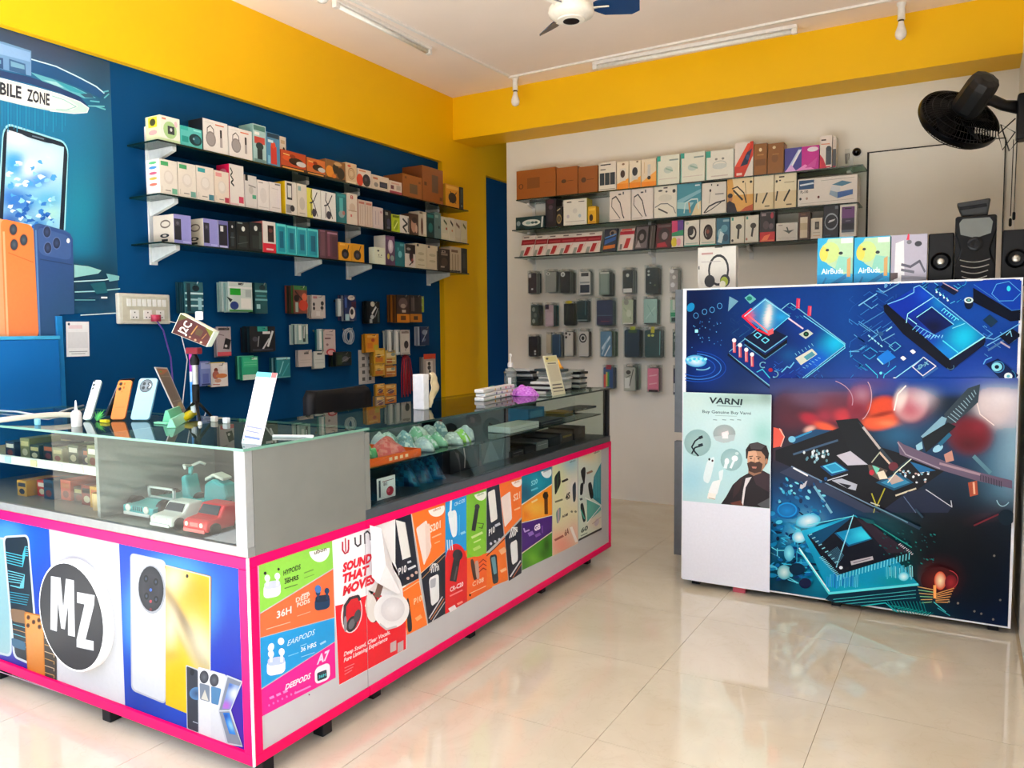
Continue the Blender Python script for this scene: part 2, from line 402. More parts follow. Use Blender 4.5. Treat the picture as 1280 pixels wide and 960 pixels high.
# front: pink edging, panel
def frame_front(x0, x1, z0, z1, w, y, t, par):
    for a, b in (((x0, z1-w), (x1, z1)), ((x0, z0), (x1, z0+w)), ((x0, z0+w), (x0+w, z1-w)), ((x1-w, z0+w), (x1, z1-w))):
        MB().box((a[0], y, a[1]), (b[0], y+t, b[1])).build('edge_trim', M_PINK, par, bevel=.002)
frame_front(XA0, XK-.004, ZB, ZP, .034, YK, .02, ca)
MB().box((XK-.004, YK, ZB), (XK+.002, YK+.006, ZP)).build('corner_bead', WHITEP, ca)
def frame_side(y0, y1, z0, z1, w, x, t, par, near=True, far=True):
    L = [((y0, z1-w), (y1, z1)), ((y0, z0), (y1, z0+w))]
    if near: L.append(((y0, z0+w), (y0+w, z1-w)))
    if far: L.append(((y1-w*.55, z0+w), (y1, z1-w)))
    for a, b in L: MB().box((x-t, a[0], a[1]), (x, b[0], b[1])).build('edge_trim', M_PINK, par, bevel=.002)
frame_side(YK+.006, YSEAM-.0015, ZB, ZP, .03, XK+.002, .018, ca, True, False)
MB().box((XK-.02, YK+.03, ZB+.02), (XK-.006, YSEAM-.0015, ZP-.02)).build('side_panel', M_LAM, ca)
# glass case: sill, posts, solid grey end, glass
MB().box((XA0, YK+.004, ZP), (XK-.0165, YSEAM-.002, ZP+.028)).build('sill', pbr('sill_aluminium', '8a8b87', .4, .2), ca)
MB().box((XK-.0165, YK+.004, ZP), (XK, YK+.03, ZP+.028)).build('sill_end', MATS['sill_aluminium'], ca)
MB().box((XK-.045, YK+.002, ZP+.028), (XK, YK+.03, ZT-.008)).build('corner_post', ALU, ca, bevel=.002)
MB().box((XK-.016, YK+.0305, ZP+.0005), (XK, YSEAM-.001, ZT-.008)).build('end_panel', M_GREY, ca)
MB().box((XA0, YSEAM-.016, ZP+.028), (XK-.016, YSEAM-.004, ZT-.008)).build('back_panel', pbr('case_back', '7a7268', .5), ca)
MB().box((XA0, YK+.012, ZP+.028), (XK-.045, YK+.017, ZT-.008)).build('front_glass', glass('case_front_glass', 'eef2ee', 1.5), ca)
mb = MB().box((XA0, YK-.006, ZT-.008), (XK+.006, YSEAM+.02, ZT), mi=0)
o = mb.build('top_glass', [TOPG, pbr('glass_edge', '6f9a86', .2)], ca)
for p in o.data.polygons:
    if abs(p.normal.z) < .5: p.material_index = 1
xd = at(122, 600, 1, YK+.03).x
MB().box((xd-.008, YK+.03, ZP+.028), (xd+.008, YSEAM-.016, ZT-.008)).build('divider', ALU, ca)
MB().box((XA0, YK+.06, .835), (xd-.008, YSEAM-.016, .842)).build('inner_shelf', pbr('shelf_board', 'cbb98f', .5), ca)
MB().box((XA0, YK+.052, .832), (xd-.008, YK+.06, .862)).build('price_rail', WHITEP, ca)
mb = MB()
for px, c in ((10, 'bfe4ec'), (42, 'e6d9a8'), (74, 'cfe8da'), (100, 'f4ead0')):
    p = at(px, 575+px*.1, 1, YK+.05); mb.box((p.x-.018, YK+.048, .836), (p.x+.018, YK+.052, .858), c)
mb.build('price_tags', CARD, ca, kind='stuff')
for fx, fy in ((at(140, 890, 1, YK+.05).x, YK+.05), (at(4, 842, 1, YK+.05).x, YK+.05), (XK-.05, YK+.33), (XK-.05, YK+.08)):
    MB().box((fx-.022, fy-.022, 0), (fx+.022, fy+.022, ZB)).build('foot', RUBBER, ca, bevel=.003)

cb = empty('display_counter', (XK-.25, 3.0, 0), 'long glass display counter covered with orange, blue and green gadget posters', 'counter')
MB().box((XK-.5, YSEAM, ZB), (XK-.016, YEND-.006, ZP)).build('base_cabinet', M_LAM, cb)
MB().box((XK-.016, YSEAM+.0015, ZB+.02), (XK-.006, YEND-.012, ZP-.02)).build('front_panel', M_LAM, cb)
frame_side(YSEAM+.0015, YEND, ZB, ZP, .03, XK+.002, .018, cb, False, True)
MB().box((XK-.028, YSEAM+.002, ZP), (XK+.001, YEND-.01, ZP+.034)).build('sill', M_DGREY, cb, bevel=.003)
MB().box((XK-.5, YSEAM+.002, ZP+.001), (XK-.0285, YEND-.01, ZP+.034)).build('case_floor', pbr('case_floor_board', '20262a', .35), cb)
MB().box((XK-.03, YSEAM+.002, ZP+.034), (XK, YSEAM+.028, ZT-.016)).build('post', M_GREY, cb, bevel=.002)
MB().box((XK-.03, YEND-.045, ZP+.034), (XK, YEND-.018, ZT-.016)).build('post', BLACKP, cb, bevel=.002)
MB().box((XK-.5, YEND-.045, ZP+.034), (XK-.47, YEND-.018, ZT-.016)).build('post', BLACKP, cb, bevel=.002)
MB().box((XK-.014, YSEAM+.028, ZP+.034), (XK-.009, YEND-.045, ZT-.016)).build('front_glass', PANE, cb)
MB().box((XK-.47, YEND-.034, ZP+.034), (XK-.03, YEND-.029, ZT-.016)).build('end_glass', PANE, cb)
o = MB().box((XK-.52, YSEAM+.02, ZT-.016), (XK+.008, YEND-.01, ZT-.008)).build('top_glass', [TOPG, pbr('dark_glass_edge', '18352e', .15)], cb)
for p in o.data.polygons:
    if abs(p.normal.z) < .5: p.material_index = 1
MB().box((XK-.46, YSEAM+.03, .826), (XK-.04, YEND-.05, .832)).build('inner_shelf', SHELFG, cb)
FROST = glass('frosted_slider', 'cfd6d4', 1.4, .2, .45, 'bcc8c8')
ya, yb_ = at(560, 540, 0, XK-.47).y, at(650, 540, 0, XK-.47).y
MB().box((XK-.49, YSEAM+.03, ZP+.034), (XK-.484, 3.05, ZT-.016)).build('sliding_door', FROST, cb)
MB().box((XK-.478, 2.95, ZP+.034), (XK-.472, YEND-.05, ZT-.016)).build('sliding_door', pbr('dark_tinted_door', '1c282c', .15), cb)
MB().box((XK-.48, 2.93, ZP+.034), (XK-.465, 2.96, ZT-.016)).build('door_stile', ALU, cb)
for fy in (2.12, 2.75, 3.4, 3.95): MB().box((XK-.10, fy-.022, 0), (XK-.055, fy+.022, ZB)).build('foot', RUBBER, cb, bevel=.003)

# ---- printed front of counter A (drawing coordinates: photo zoom at 0,640 scale 3)
K = lambda: Art(pxmap(1, YK+.012-.0005, 0, 640, 3), (0, -1, 0))
def panelblue(a, q, extra):
    a.grid(q, 24, 30, blobs('0a52d8', extra))
a = K()
a.poly([(-240, -30), (186, 57), (470, 752), (470, 108), (448, 110), (186, 57)], 'f6f6f6')
a.k = 1; a.mb = MB()
a.poly([(182, 56), (446, 112), (470, 748), (196, 662)], 'f4f4f5')
a.build('sign_panel', ca, VINYL)
a = K(); a.k = 3
panelblue(a, [(-260, -30), (184, 56), (212, 650), (-240, 525)], [(60, 120, 120, 160, 0, '1478ee', .8), (20, 110, 75, 80, 0, '5fb4ef', .9, 2), (100, 600, 160, 90, 0, '3d16a0', .9), (150, 380, 60, 200, 0, '0a3fc0', .6)])
a.rr([(-70, 85), (38, 100), (45, 545), (-60, 520)], (.16, .06), 'd8eef2'); a.rr([(-66, 92), (30, 106), (38, 535), (-56, 510)], (.14, .05), 'a9dbe0')
a.rr([(10, 90), (108, 84), (150, 590), (50, 545)], (.14, .05), 'e9f4f6'); a.rr([(17, 97), (103, 92), (140, 575), (57, 540)], (.12, .05), '20323c')
for k in range(5):
    a.line([(20+k*2, 150+k*10), (85, 165+k*10), (95, 130+k*8), (106, 132+k*8)], 3, '58d8ee')
    a.line([(30+k, 220+k*10), (92-k*3, 235+k*8), (88-k*3, 285), (40, 275)], 3, '7ce0ee')
    a.line([(38, 300+k*9), (110-k*2, 312+k*9)], 2.5, '37b4cf')
    a.line([(50, 420+k*18), (115, 440+k*18), (118, 470+k*18)], 2.5, 'd9a46a' if k % 2 else '69d4e8')
a.rr([(40, 360), (100, 370), (104, 420), (46, 410)], .2, '9c7a58'); a.rr([(44, 470), (96, 486), (98, 520), (48, 504)], .2, '2e6f92')
a.rr([(92, 372), (165, 388), (172, 640), (105, 612)], (.12, .05), 'd9831f'); a.rr([(96, 378), (161, 393), (168, 632), (108, 606)], (.12, .05), ('ffb45a', 'f08a24'))
for cx, cy in ((108, 395), (107, 425), (128, 412), (150, 430), (148, 405)): a.ell(cx, cy, 7, 9, '8a4a12'); a.ell(cx, cy, 4, 5, '3a1d08')
a.rr([(166, 440), (213, 470), (214, 645), (172, 632)], (.1, .05), '4a4238')
for k in range(6): a.line([(170, 470+k*26), (205, 482+k*26), (205, 492+k*26)], 3, 'd8a860' if k % 2 else 'e8c9a0')
a.build('phone_poster', ca, VINYL)
a = K(); a.k = 3
panelblue(a, [(446, 111), (908, 207), (922, 916), (470, 750)], [(640, 380, 180, 230, 8, '49b2f4', .95, 4), (800, 260, 60, 80, 0, '1b7ae0', .5), (850, 700, 120, 260, 0, '3812a8', .9), (880, 860, 90, 120, 0, '5a14b8', .8), (520, 700, 120, 120, 0, '0a3aa8', .6), (800, 560, 120, 90, 0, '0b3fd0', .8)])
a.rr([(488, 152), (622, 182), (622, 722), (492, 668)], (.12, .035), 'cfd3da'); a.rr([(493, 158), (620, 187), (620, 715), (497, 662)], (.12, .035), ('ffffff', 'eef0f4'))
a.ell(569, 290, 52, 92, 'b9bcc2', -3); a.ell(567, 288, 47, 85, '2a2c32', -3, '4c4a52'); a.ell(567, 286, 30, 54, '3b3a42', -3, '26262c')
for cx, cy in ((548, 250), (585, 262), (550, 315), (586, 328)): a.ell(cx, cy, 9, 14, '15161a'); a.ell(cx, cy, 4, 6, '3d4a60')
for cx, cy, c in ((566, 292, '4a78e0'), (566, 335, 'c04a58'), (566, 365, '7a3038')): a.ell(cx, cy, 5, 6, c)
a.rr([(618, 196), (794, 240), (790, 612), (700, 760)], (.04, .02), 'b98a20')
ph = [(622, 200), (790, 243), (788, 640), (622, 722)]
a.grid([(622, 200), (790, 243), (786, 790), (622, 722)], 30, 50, blobs('ffd818', [(740, 300, 90, 90, 0, 'f8b400', .9), (650, 250, 50, 70, 20, 'fff6c8', .9), (690, 440, 30, 190, -28, '7a4a20', .95, 2), (670, 430, 14, 170, -26, 'f6e0a0', .9), (725, 470, 10, 150, -28, '5a3414', .8), (640, 440, 30, 90, 0, 'fff3d0', .95), (760, 500, 50, 110, -25, 'fff4cc', .9), (655, 620, 50, 110, 0, 'ffd000', .9), (640, 540, 40, 20, 0, 'f6b73c', .6)]))
a.ell(703, 240, 5, 7, '20180c')
a.line([(624, 200), (788, 243), (789, 640)], 4, 'fff4d8')
a.rr([(698, 572), (746, 590), (748, 832), (702, 815)], (.1, .03), 'd6dae2'); a.rr([(701, 577), (743, 594), (745, 826), (705, 810)], (.1, .03), '3c424e')
a.ell(722, 600, 8, 13, '20242c'); a.ell(738, 680, 26, 24, '5f94c8', 0, '3d5a80'); a.line([(725, 785), (743, 792)], 3, 'c8d0dc')
a.rr([(744, 580), (792, 592), (795, 852), (748, 840)], (.12, .03), 'fbfbfc'); a.rr([(790, 592), (850, 610), (850, 872), (793, 852)], (.12, .03), 'f4f5f8')
for cx in (767, 805): a.ell(cx, 618 if cx < 780 else 630, 17, 24, '3a3d44', 0, '6d7078')
a.rr([(750, 640), (788, 650), (788, 712), (752, 702)], .1, '8794a4'); a.rr([(793, 652), (832, 662), (820, 724), (794, 716)], .1, '5c94c4')
a.poly([(756, 700), (770, 665), (784, 708)], 'e8e4d4')
a.poly([(852, 610), (912, 634), (868, 742), (912, 880), (850, 870), (820, 745)], 'dfe3ea'); a.poly([(856, 618), (906, 638), (862, 742), (824, 742)], '8f96a6'); a.poly([(824, 748), (862, 746), (908, 874), (856, 864)], '99a0ae')
a.grid([(862, 640), (900, 652), (866, 738), (834, 738)], 10, 14, blobs('6aa0e0', [(880, 680, 20, 30, 0, 'ffffff', .9), (850, 725, 20, 20, 0, 'd46ae0', .9), (866, 650, 14, 14, 0, '3a6ac8', .8)]))
a.grid([(838, 752), (862, 752), (886, 835), (862, 830)], 8, 14, blobs('1f8cf0', [(850, 765, 10, 14, 0, '1438a0', .8), (868, 800, 8, 20, -20, 'a8e8ff', .9)]))
a.build('phone_poster', ca, VINYL)
# edge line of the panels and the raised round sign
a = K(); a.k = 5
a.line([(-240, -33), (910, 204), (925, 918), (-200, 530)], 4, 'ffd0e6'); a.build('edge_line', ca, VINYL)
sg = K(); c3 = at(281/3, 640+382/3, 1, YK); rx = (at(400/3, 640+382/3, 1, YK).x-at(160/3, 640+382/3, 1, YK).x)/2
rz = (at(281/3, 640+180/3, 1, YK).z-at(281/3, 640+586/3, 1, YK).z)/2
mb = MB(); n = 48; rr_ = (rx+rz)/2
mb.lathe([(rr_*1.0, 0), (rr_*1.0, .03), (rr_*.985, .034)], (c3.x+.012, YK+.012, c3.z), (0, -1, 0), n, 'eceaf2')
sign = mb.build('sign_disc', WHITEP, ca, True)
f = Art(pxmap(1, YK-.0225, 0, 640, 3), (0, -1, 0))
f.mb.lathe([(rr_*.955, 0), (rr_*.955, .0006)], (c3.x+.012, YK-.0222, c3.z), (0, -1, 0), n, '3a393c'); f.k = 16
f.poly([(192, 240), (228, 246), (238, 360), (248, 250), (278, 256), (282, 468), (256, 462), (256, 350), (244, 440), (230, 436), (218, 340), (214, 448), (190, 440)], 'ffffff')
f.poly([(290, 300), (356, 312), (354, 348), (322, 478), (352, 484), (352, 520), (288, 506), (288, 478), (318, 346), (290, 340)], 'ffffff')
f.build('sign_face', sign, VINYL)
# ---- posters on the long counter
def SP(ox, oy, sc, k=2): return Art(pxmap(0, XK-.0055, ox, oy, sc), (1, 0, 0), start=k)
def bud(a, x, y, s, c1, c2):
    a.rr([(x-s*.5, y+.15*s), (x+s*.5, y-.02*s), (x+s*.5, y+.8*s), (x-s*.5, y+1.0*s)], .3, c1)
    a.rr([(x-s*.45, y-.0*s), (x+s*.45, y-.12*s), (x+s*.48, y+.3*s), (x-s*.46, y+.45*s)], .3, c2)
    for dx in (-.28, .3):
        a.ell(x+dx*s, y-.28*s-dx*.2*s, s*.16, s*.2, c1); a.line([(x+dx*s, y-.25*s), (x+dx*s, y+.2*s)], s*.14, c1)
# drawing coordinates: zoom at 320,660 scale 4
a = SP(320, 660, 4, 3)
a.poly([(12, 176), (388, 62), (386, 200), (18, 426)], '8fd24a')
a.poly([(18, 432), (386, 206), (392, 446), (18, 548)], 'ff6d3c')
a.poly([(18, 552), (392, 450), (394, 566), (20, 806)], '0a97d8')
a.poly([(20, 812), (394, 570), (398, 748), (22, 946)], 'fb0a90')
a.line([(12, 176), (18, 426), (22, 946)], 4, 'ff9ac8')
a.ell(316, 108, 52, 62, 'f2f4ec', 0, a0=-8, a1=170); a.text('ubon', (290, 133), (352, 112), 20, '6a5a4c', .03)
bud(a, 80, 270, 86, 'eef0f0', 'c9cfe2'); a.ell(45, 226, 7, 8, '222222'); a.ell(112, 206, 6, 7, '222222')
a.text('HYPODS', (136, 238), (222, 204), 24, '26331a', .02); a.text('36HRS', (142, 280), (212, 256), 22, '26331a', .03)
a.line([(142, 256), (170, 247)], 6, '5b7a3a'); a.line([(142, 302), (205, 282)], 4, '4d6a34'); a.line([(240, 225), (285, 208)], 5, '6a9a3c'); a.line([(240, 250), (290, 232)], 3, '6a9a3c')
a.text('36H', (102, 452), (176, 424), 34, 'ffe4da', .02); a.text('DEEP', (198, 372), (268, 346), 22, 'ffd9c8', .02); a.text('PODS', (204, 396), (268, 372), 20, 'ffd9c8', .03)
a.line([(50, 506), (170, 470)], 4, 'ffb398'); a.line([(205, 440), (270, 418)], 3, 'ffb398'); a.line([(228, 335), (262, 322)], 8, 'ffc9b8')
bud(a, 330, 340, 76, '123a5e', '0b2440'); a.ell(308, 305, 16, 20, '3f74b8')
a.text('EARPODS', (154, 590), (294, 530), 26, 'd9f0fa', 0, .3); a.text('36 HRS', (222, 620), (300, 590), 22, 'eaf7fc', .02)
a.line([(160, 640), (210, 622)], 4, '7ccaf0'); a.line([(225, 644), (290, 622)], 3, '9fd8f2'); a.line([(220, 590), (250, 578)], 4, '8fd0f0'); a.line([(320, 580), (345, 566)], 10, '9fd8f2')
bud(a, 98, 650, 92, 'f6f6fa', 'b7c6ea'); a.ell(72, 596, 15, 22, 'dff0fa', 20); a.ell(122, 566, 16, 18, 'f4f8fc')
a.text('A7', (300, 682), (366, 650), 42, 'ffd4ee', .04, .2); a.text('DEEPODS', (142, 810), (272, 748), 26, 'ffe4f2', .03, .3)
a.rr([(290, 700), (366, 668), (368, 752), (292, 784)], .3, 'ffe9f4'); a.rr([(302, 724), (350, 706), (352, 748), (304, 766)], .15, '0c2c3a'); a.text('36H', (310, 752), (346, 738), 14, '4ad0d8', .02)
for k in range(7): a.ell(62+k*22, 886-k*11, 5, 6, 'ff6cc0'); 
for k in range(3): a.line([(66+k*34, 850-k*15), (84+k*34, 842-k*15)], 12, 'ff86cc')
a.line([(190, 826), (268, 790)], 8, 'ff8ad0'); a.ell(262, 832, 4, 4, '7a2a4a')
a.build('poster', cb and ca, CARD)['label'] = 'poster of four coloured bands with wireless earbuds'
# red headphone poster, zoom at 410,640 scale 4
a = SP(410, 640, 4, 4)
a.poly([(20, 138), (362, 22), (392, 400), (392, 684), (56, 866), (34, 470)], 'f4f2f2')
a.poly([(36, 470), (70, 462), (240, 400), (390, 500), (390, 684), (56, 864)], 'f00a28')
a.k += 1
for x, y, r1, r2 in ((118, 508, 52, 98),): a.ell(x, y, r1, r2, 'f6dcdc', 8); a.ell(x+2, y, r1-6, r2-8, 'd81428', 8)
a.line([(82, 560), (84, 470), (110, 432), (150, 420), (158, 440)], 14, '3a3a40'); a.ell(118, 560, 24, 42, '2c2c30', 20); a.ell(118, 560, 14, 28, '6a6a72', 20); a.ell(146, 520, 16, 34, '45454c', 15); a.ell(86, 560, 8, 40, '8a8a90')
a.line([(72, 150), (72, 190), (84, 208), (98, 200), (102, 185), (102, 140)], 8, 'c01838'); a.line([(86, 132), (88, 198)], 6, 'c01838')
a.line([(134, 128), (136, 160), (148, 172), (162, 160), (162, 116)], 8, '3a3438'); a.line([(184, 158), (182, 108), (196, 96), (210, 110), (212, 140)], 8, '3a3438')
a.text('SOUND', (72, 300), (218, 246), 40, 'e8102c', .06, .15); a.text('THAT', (72, 356), (206, 306), 40, 'e8102c', .06, .15); a.text('MOVES', (72, 418), (236, 350), 42, 'e8102c', .06, .15)
a.text('Deep Sound, Clear Vocals,', (78, 722), (310, 608), 20, 'ffe6e6', .02, .2); a.text('Pure Listening Experience', (78, 752), (296, 640), 20, 'ffe6e6', .02, .2)
for k in range(3): a.line([(82, 780+k*16), (130-k*6, 758+k*16)], 4, 'ff8a90')
for x in (326, 362): a.rr([(x-16, 656), (x+14, 640), (x+14, 690), (x-16, 704)], .05, 'c8b0b0'); 
a.ell(222, 480, 34, 74, '6a2020', -6); a.ell(216, 480, 30, 72, 'e4ddd6', -6); a.line([(196, 470), (212, 400), (250, 362), (310, 380)], 26, 'e9e2dc'); a.line([(244, 420), (262, 360)], 30, '7a5c50')
a.ell(316, 492, 92, 86, 'f2f0f0', -52, 'e2dedf', 36); a.ell(322, 486, 62, 58, 'dcd8da', -52, 'efecee', 32); a.line([(258, 560), (290, 586), (340, 572)], 10, 'cfc8ca')
for par, sg_ in ((ca, 1), (cb, -1)):                       # the poster is cut along the joint of the two counters
    o = a.build('poster', par, CARD); o['label'] = ('near' if sg_ > 0 else 'far')+' half of the red and white headphone poster'
    clip(o, [((0, YSEAM-.001*sg_, 0), (0, sg_, 0))])
# peeled corner of that poster: a real curled flap
fl_ = MB(); mp = pxmap(0, XK, 410, 640, 4)
pk = [((182, 60), .012), ((232, 78), .03), ((350, 400), .012), ((338, 408), .01), ((222, 352), .028), ((180, 300), .014)]
P3 = [mp(*p)+Vector((d, 0, 0)) for p, d in pk]; mid = mp(236, 250)+Vector((.045, 0, 0))
for i in range(len(P3)): fl_.face([mid, P3[i], P3[(i+1) % len(P3)]], 'f3f0f2')
clip(fl_.build('peeled_flap', MATTE, cb), [((0, YSEAM+.001, 0), (0, -1, 0))])
# strip posters, zoom at 490,600 scale 4.8
a = SP(490, 600, 4.8, 3)
N1, OR = '10192e', 'ff7a1e'
a.poly([(0, 235), (55, 215), (55, 600), (0, 480)], '8fc818'); a.poly([(0, 490), (40, 560), (60, 620), (0, 520)], 'a01038')
a.poly([(20, 230), (112, 200), (160, 560), (160, 590), (60, 640), (20, 500)], N1)
a.poly([(22, 240), (78, 255), (112, 460), (62, 480)], 'eceae6'); a.line([(78, 255), (112, 460)], 3, 'a8a4a0')
a.text('P10', (38, 572), (86, 548), 40, 'f4f4f4', .03); a.line([(94, 495), (112, 488)], 12, 'd8dce6'); a.line([(98, 535), (140, 515)], 12, 'd8dce6')
for x in (95, 120, 145): a.ell(x, 590-(x-95)*.7, 9, 9, 'd8b8a8')
a.poly([(62, 650), (160, 590), (212, 868), (88, 930)], OR); a.line([(66, 668), (162, 606), (212, 872)], 3, 'ffe0c0')
a.rr([(86, 712), (100, 706), (124, 900), (92, 920)], .3, '1b1d28'); a.text('P10', (130, 748), (178, 722), 34, 'ffd2a4', .03); a.line([(146, 836), (172, 818)], 22, 'ffb070')
a.poly([(116, 202), (318, 132), (318, 426), (170, 560)], OR); a.line([(116, 202), (172, 560), (318, 430)], 3, 'ffe2c4')
a.ell(265, 172, 50, 48, 'fff4ea', -18, a0=-6, a1=186); a.text('ubon', (246, 190), (290, 174), 16, 'c07a50', .02)
a.rr([(142, 290), (206, 240), (236, 400), (190, 515)], (.1, .06), 'f7e2d8'); a.rr([(196, 262), (226, 262), (232, 420), (206, 480)], .15, 'efd3c6')
a.text('S201', (226, 316), (290, 284), 42, 'ffe0c8', .03); a.line([(240, 345), (292, 322)], 8, 'ffc294'); a.line([(255, 380), (285, 366)], 5, 'ffc294')
a.poly([(172, 562), (318, 430), (318, 802), (216, 862)], N1); a.line([(178, 592), (315, 452)], 3, 'e8b070')
for k in range(5): a.ring(252, 540, 26+k*0, 40-k*3, 4, 'f0f0f2', 15, 170, 350) if k < 1 else a.line([(222+k*12, 560-k*4), (232+k*10, 500+k*4), (262, 500+k*6)], 5, 'f2f2f4')
a.rr([(218, 590), (278, 560), (282, 720), (234, 760)], (.2, .15), 'eceef0'); a.rr([(226, 600), (262, 584), (258, 640), (228, 650)], .2, 'b4b8c2')
a.line([(220, 830), (300, 700)], 6, 'd8dae0'); a.line([(230, 838), (310, 712)], 4, 'e08a50'); a.line([(240, 846), (316, 730)], 4, 'd8dae0')
a.build('poster', cb, CARD)['label'] = 'navy and orange power bank poster'
a = SP(490, 600, 4.8, 3)
a.poly([(320, 130), (446, 84), (446, 420), (320, 500)], '0a9be2'); a.poly([(446, 84), (566, 42), (566, 440), (446, 480)], '7cc426')
a.poly([(320, 470), (450, 420), (450, 730), (320, 805)], OR); a.poly([(450, 470), (602, 430), (602, 645), (450, 730)], 'ff6a20')
a.ell(384, 500, 66, 118, 'e8141e', 0); a.poly([(318, 500), (450, 460), (450, 730), (318, 805)], 'e8141e'); a.ell(506, 400, 60, 60, '86cc2e')
a.text('CR-C120', (374, 158), (436, 130), 20, 'c9ecfa', .02); a.line([(354, 116), (350, 190)], 12, 'dff0f8'); a.rr([(332, 200), (388, 172), (392, 330), (360, 350)], .3, 'f0f6fa'); a.ell(352, 206, 18, 22, 'e6f2f8')
for dx in (0, 14, 28): a.line([(330+dx, 360), (334+dx, 420)], 6, 'dff2fb')
a.line([(404, 210), (402, 330)], 6, '59bdee'); a.line([(414, 322), (436, 312)], 14, '9ad6f4')
a.ell(528, 82, 36, 42, 'f2f6e8', -18, a0=-6, a1=186); a.text('ubon', (510, 98), (548, 84), 14, '7a9a50', .02)
a.line([(510, 160), (488, 300)], 24, '1c1c20'); a.ell(510, 160, 15, 16, '2c2c32'); a.line([(510, 258), (548, 262), (540, 290), (520, 284)], 4, '3a4a20')
a.line([(478, 345), (540, 315)], 14, 'd6ee9c'); a.line([(490, 375), (530, 356)], 8, 'd6ee9c'); a.line([(490, 418), (525, 400)], 18, 'b8e070')
a.line([(392, 450), (376, 540), (366, 600)], 40, '26262c'); a.ell(392, 450, 30, 34, '2e2e36'); a.line([(388, 520), (372, 598)], 8, '55555e')
a.text('CR-C20', (346, 672), (426, 634), 26, 'ffe0e0', .03); a.line([(346, 696), (420, 660)], 8, 'ff8a8a'); a.line([(346, 780), (376, 762)], 26, 'f4e8e8'); a.line([(392, 745), (420, 730)], 12, 'ff9a8a')
a.rr([(466, 480), (486, 470), (512, 590), (488, 606)], .3, '4a2a20'); a.rr([(492, 490), (516, 480), (524, 590), (506, 600)], .3, 'c9a090')
for k in range(3): a.line([(520, 500+k*26), (545, 476+k*26), (564, 490+k*24)], 5, 'a01818')
a.text('C108', (480, 640), (548, 608), 26, 'ffd4b0', .02); a.line([(466, 680), (560, 636)], 4, 'ffd4b0'); a.ell(466, 690, 6, 7, '402010')
a.build('poster', cb, CARD)['label'] = 'blue, green, red and orange charger poster'
# zoom at 600,550 scale 4.571
a = SP(600, 550, 4.571, 3)
a.poly([(-4, 285), (36, 270), (36, 850), (-4, 872)], '8bc832'); a.poly([(-4, 690), (38, 660), (38, 846), (-4, 868)], OR)
a.poly([(38, 270), (108, 244), (136, 545), (38, 640)], N1); a.rr([(44, 300), (84, 280), (100, 450), (62, 474)], .1, 'efece8'); a.text('P10', (50, 548), (84, 524), 34, 'f2f2f2', .03); a.line([(88, 490), (112, 478)], 14, 'd8dce6')
for x in (62, 86, 110): a.ell(x, 592-(x-62)*.5, 7, 8, 'c8ccd8')
a.poly([(38, 668), (140, 552), (160, 800), (38, 850)], OR); a.line([(38, 662), (142, 562)], 5, '201008'); a.rr([(54, 660), (94, 650), (106, 812), (74, 826)], (.3, .1), '20303a'); a.rr([(62, 672), (86, 664), (96, 760), (78, 770)], .15, '6aa2b0'); a.line([(118, 640), (140, 626)], 30, 'ffb884'); a.line([(120, 750), (146, 736)], 16, 'ffb884')
a.poly([(108, 244), (236, 198), (236, 440), (140, 542)], OR); a.ell(208, 236, 30, 34, 'fff2e8', -18, a0=-6, a1=186); a.text('ubon', (194, 250), (224, 238), 12, 'c07a50', .02)
a.rr([(118, 330), (172, 292), (182, 450), (140, 500)], (.1, .06), 'f9e4da'); a.text('S21', (190, 350), (228, 330), 36, 'ffd9bc', .03); a.line([(196, 400), (226, 386)], 8, 'ffc294')
a.poly([(142, 552), (236, 452), (236, 760), (164, 806)], N1)
for k in range(4): a.line([(168+k*10, 560-k*5), (182+k*8, 500+k*5), (212, 500+k*8)], 5, 'f2f2f4')
a.rr([(170, 590), (210, 566), (216, 690), (182, 716)], .2, 'eef0f2'); a.line([(172, 780), (230, 690)], 7, 'e4e6ea'); a.line([(186, 786), (236, 706)], 4, 'c86a40')
a.build('poster', cb, CARD)['label'] = 'orange and navy charger poster'
a = SP(600, 550, 4.571, 3)
a.grid([(238, 200), (410, 138), (410, 250), (238, 366)], 12, 10, blobs('087a96', [(320, 240, 60, 50, 0, '12a8c4', .8), (260, 300, 40, 60, 0, '064a6a', .8), (390, 190, 30, 40, 0, '0c98b0', .6)]))
a.ell(378, 178, 30, 40, 'eef6f6', -15, a0=-6, a1=186); a.text('ubon', (362, 186), (394, 174), 16, '6a8a90', .02); a.text('S20', (292, 262), (328, 246), 26, '9fe4f0', .02); a.line([(294, 288), (328, 274)], 10, '6acade')
a.poly([(238, 374), (410, 256), (412, 428), (238, 470)], 'ff9a1c'); a.grid([(250, 380), (360, 310), (370, 430), (250, 460)], 10, 8, blobs('ffa01e', [(320, 390, 60, 40, 0, 'ffc84a', .8), (260, 430, 30, 30, 0, 'f07a14', .8)])); a.line([(376, 300), (378, 420)], 20, '6a3a10'); a.ell(374, 318, 16, 20, '2a1a0c'); a.line([(296, 356), (326, 340)], 10, 'ffe2a0')
a.poly([(238, 476), (412, 432), (410, 522), (238, 644)], '4a1a7e'); a.line([(250, 505), (256, 525), (280, 514)], 8, 'cbb2e6'); a.line([(280, 540), (300, 530)], 22, '9a72c8'); a.text('GB', (310, 520), (344, 506), 30, 'f4e6f8', .05); a.line([(318, 548), (342, 536)], 16, '8a5ab8'); a.line([(354, 490), (356, 530)], 8, '7a4aa8')
a.grid([(240, 650), (410, 528), (412, 662), (240, 744)], 14, 10, blobs('4a9a1c', [(300, 680, 50, 40, 0, '7cc832', .8), (380, 600, 20, 50, 0, '16400c', .9), (360, 650, 30, 30, 0, '2a6a12', .7), (260, 700, 30, 40, 0, '3a7a18', .6)]))
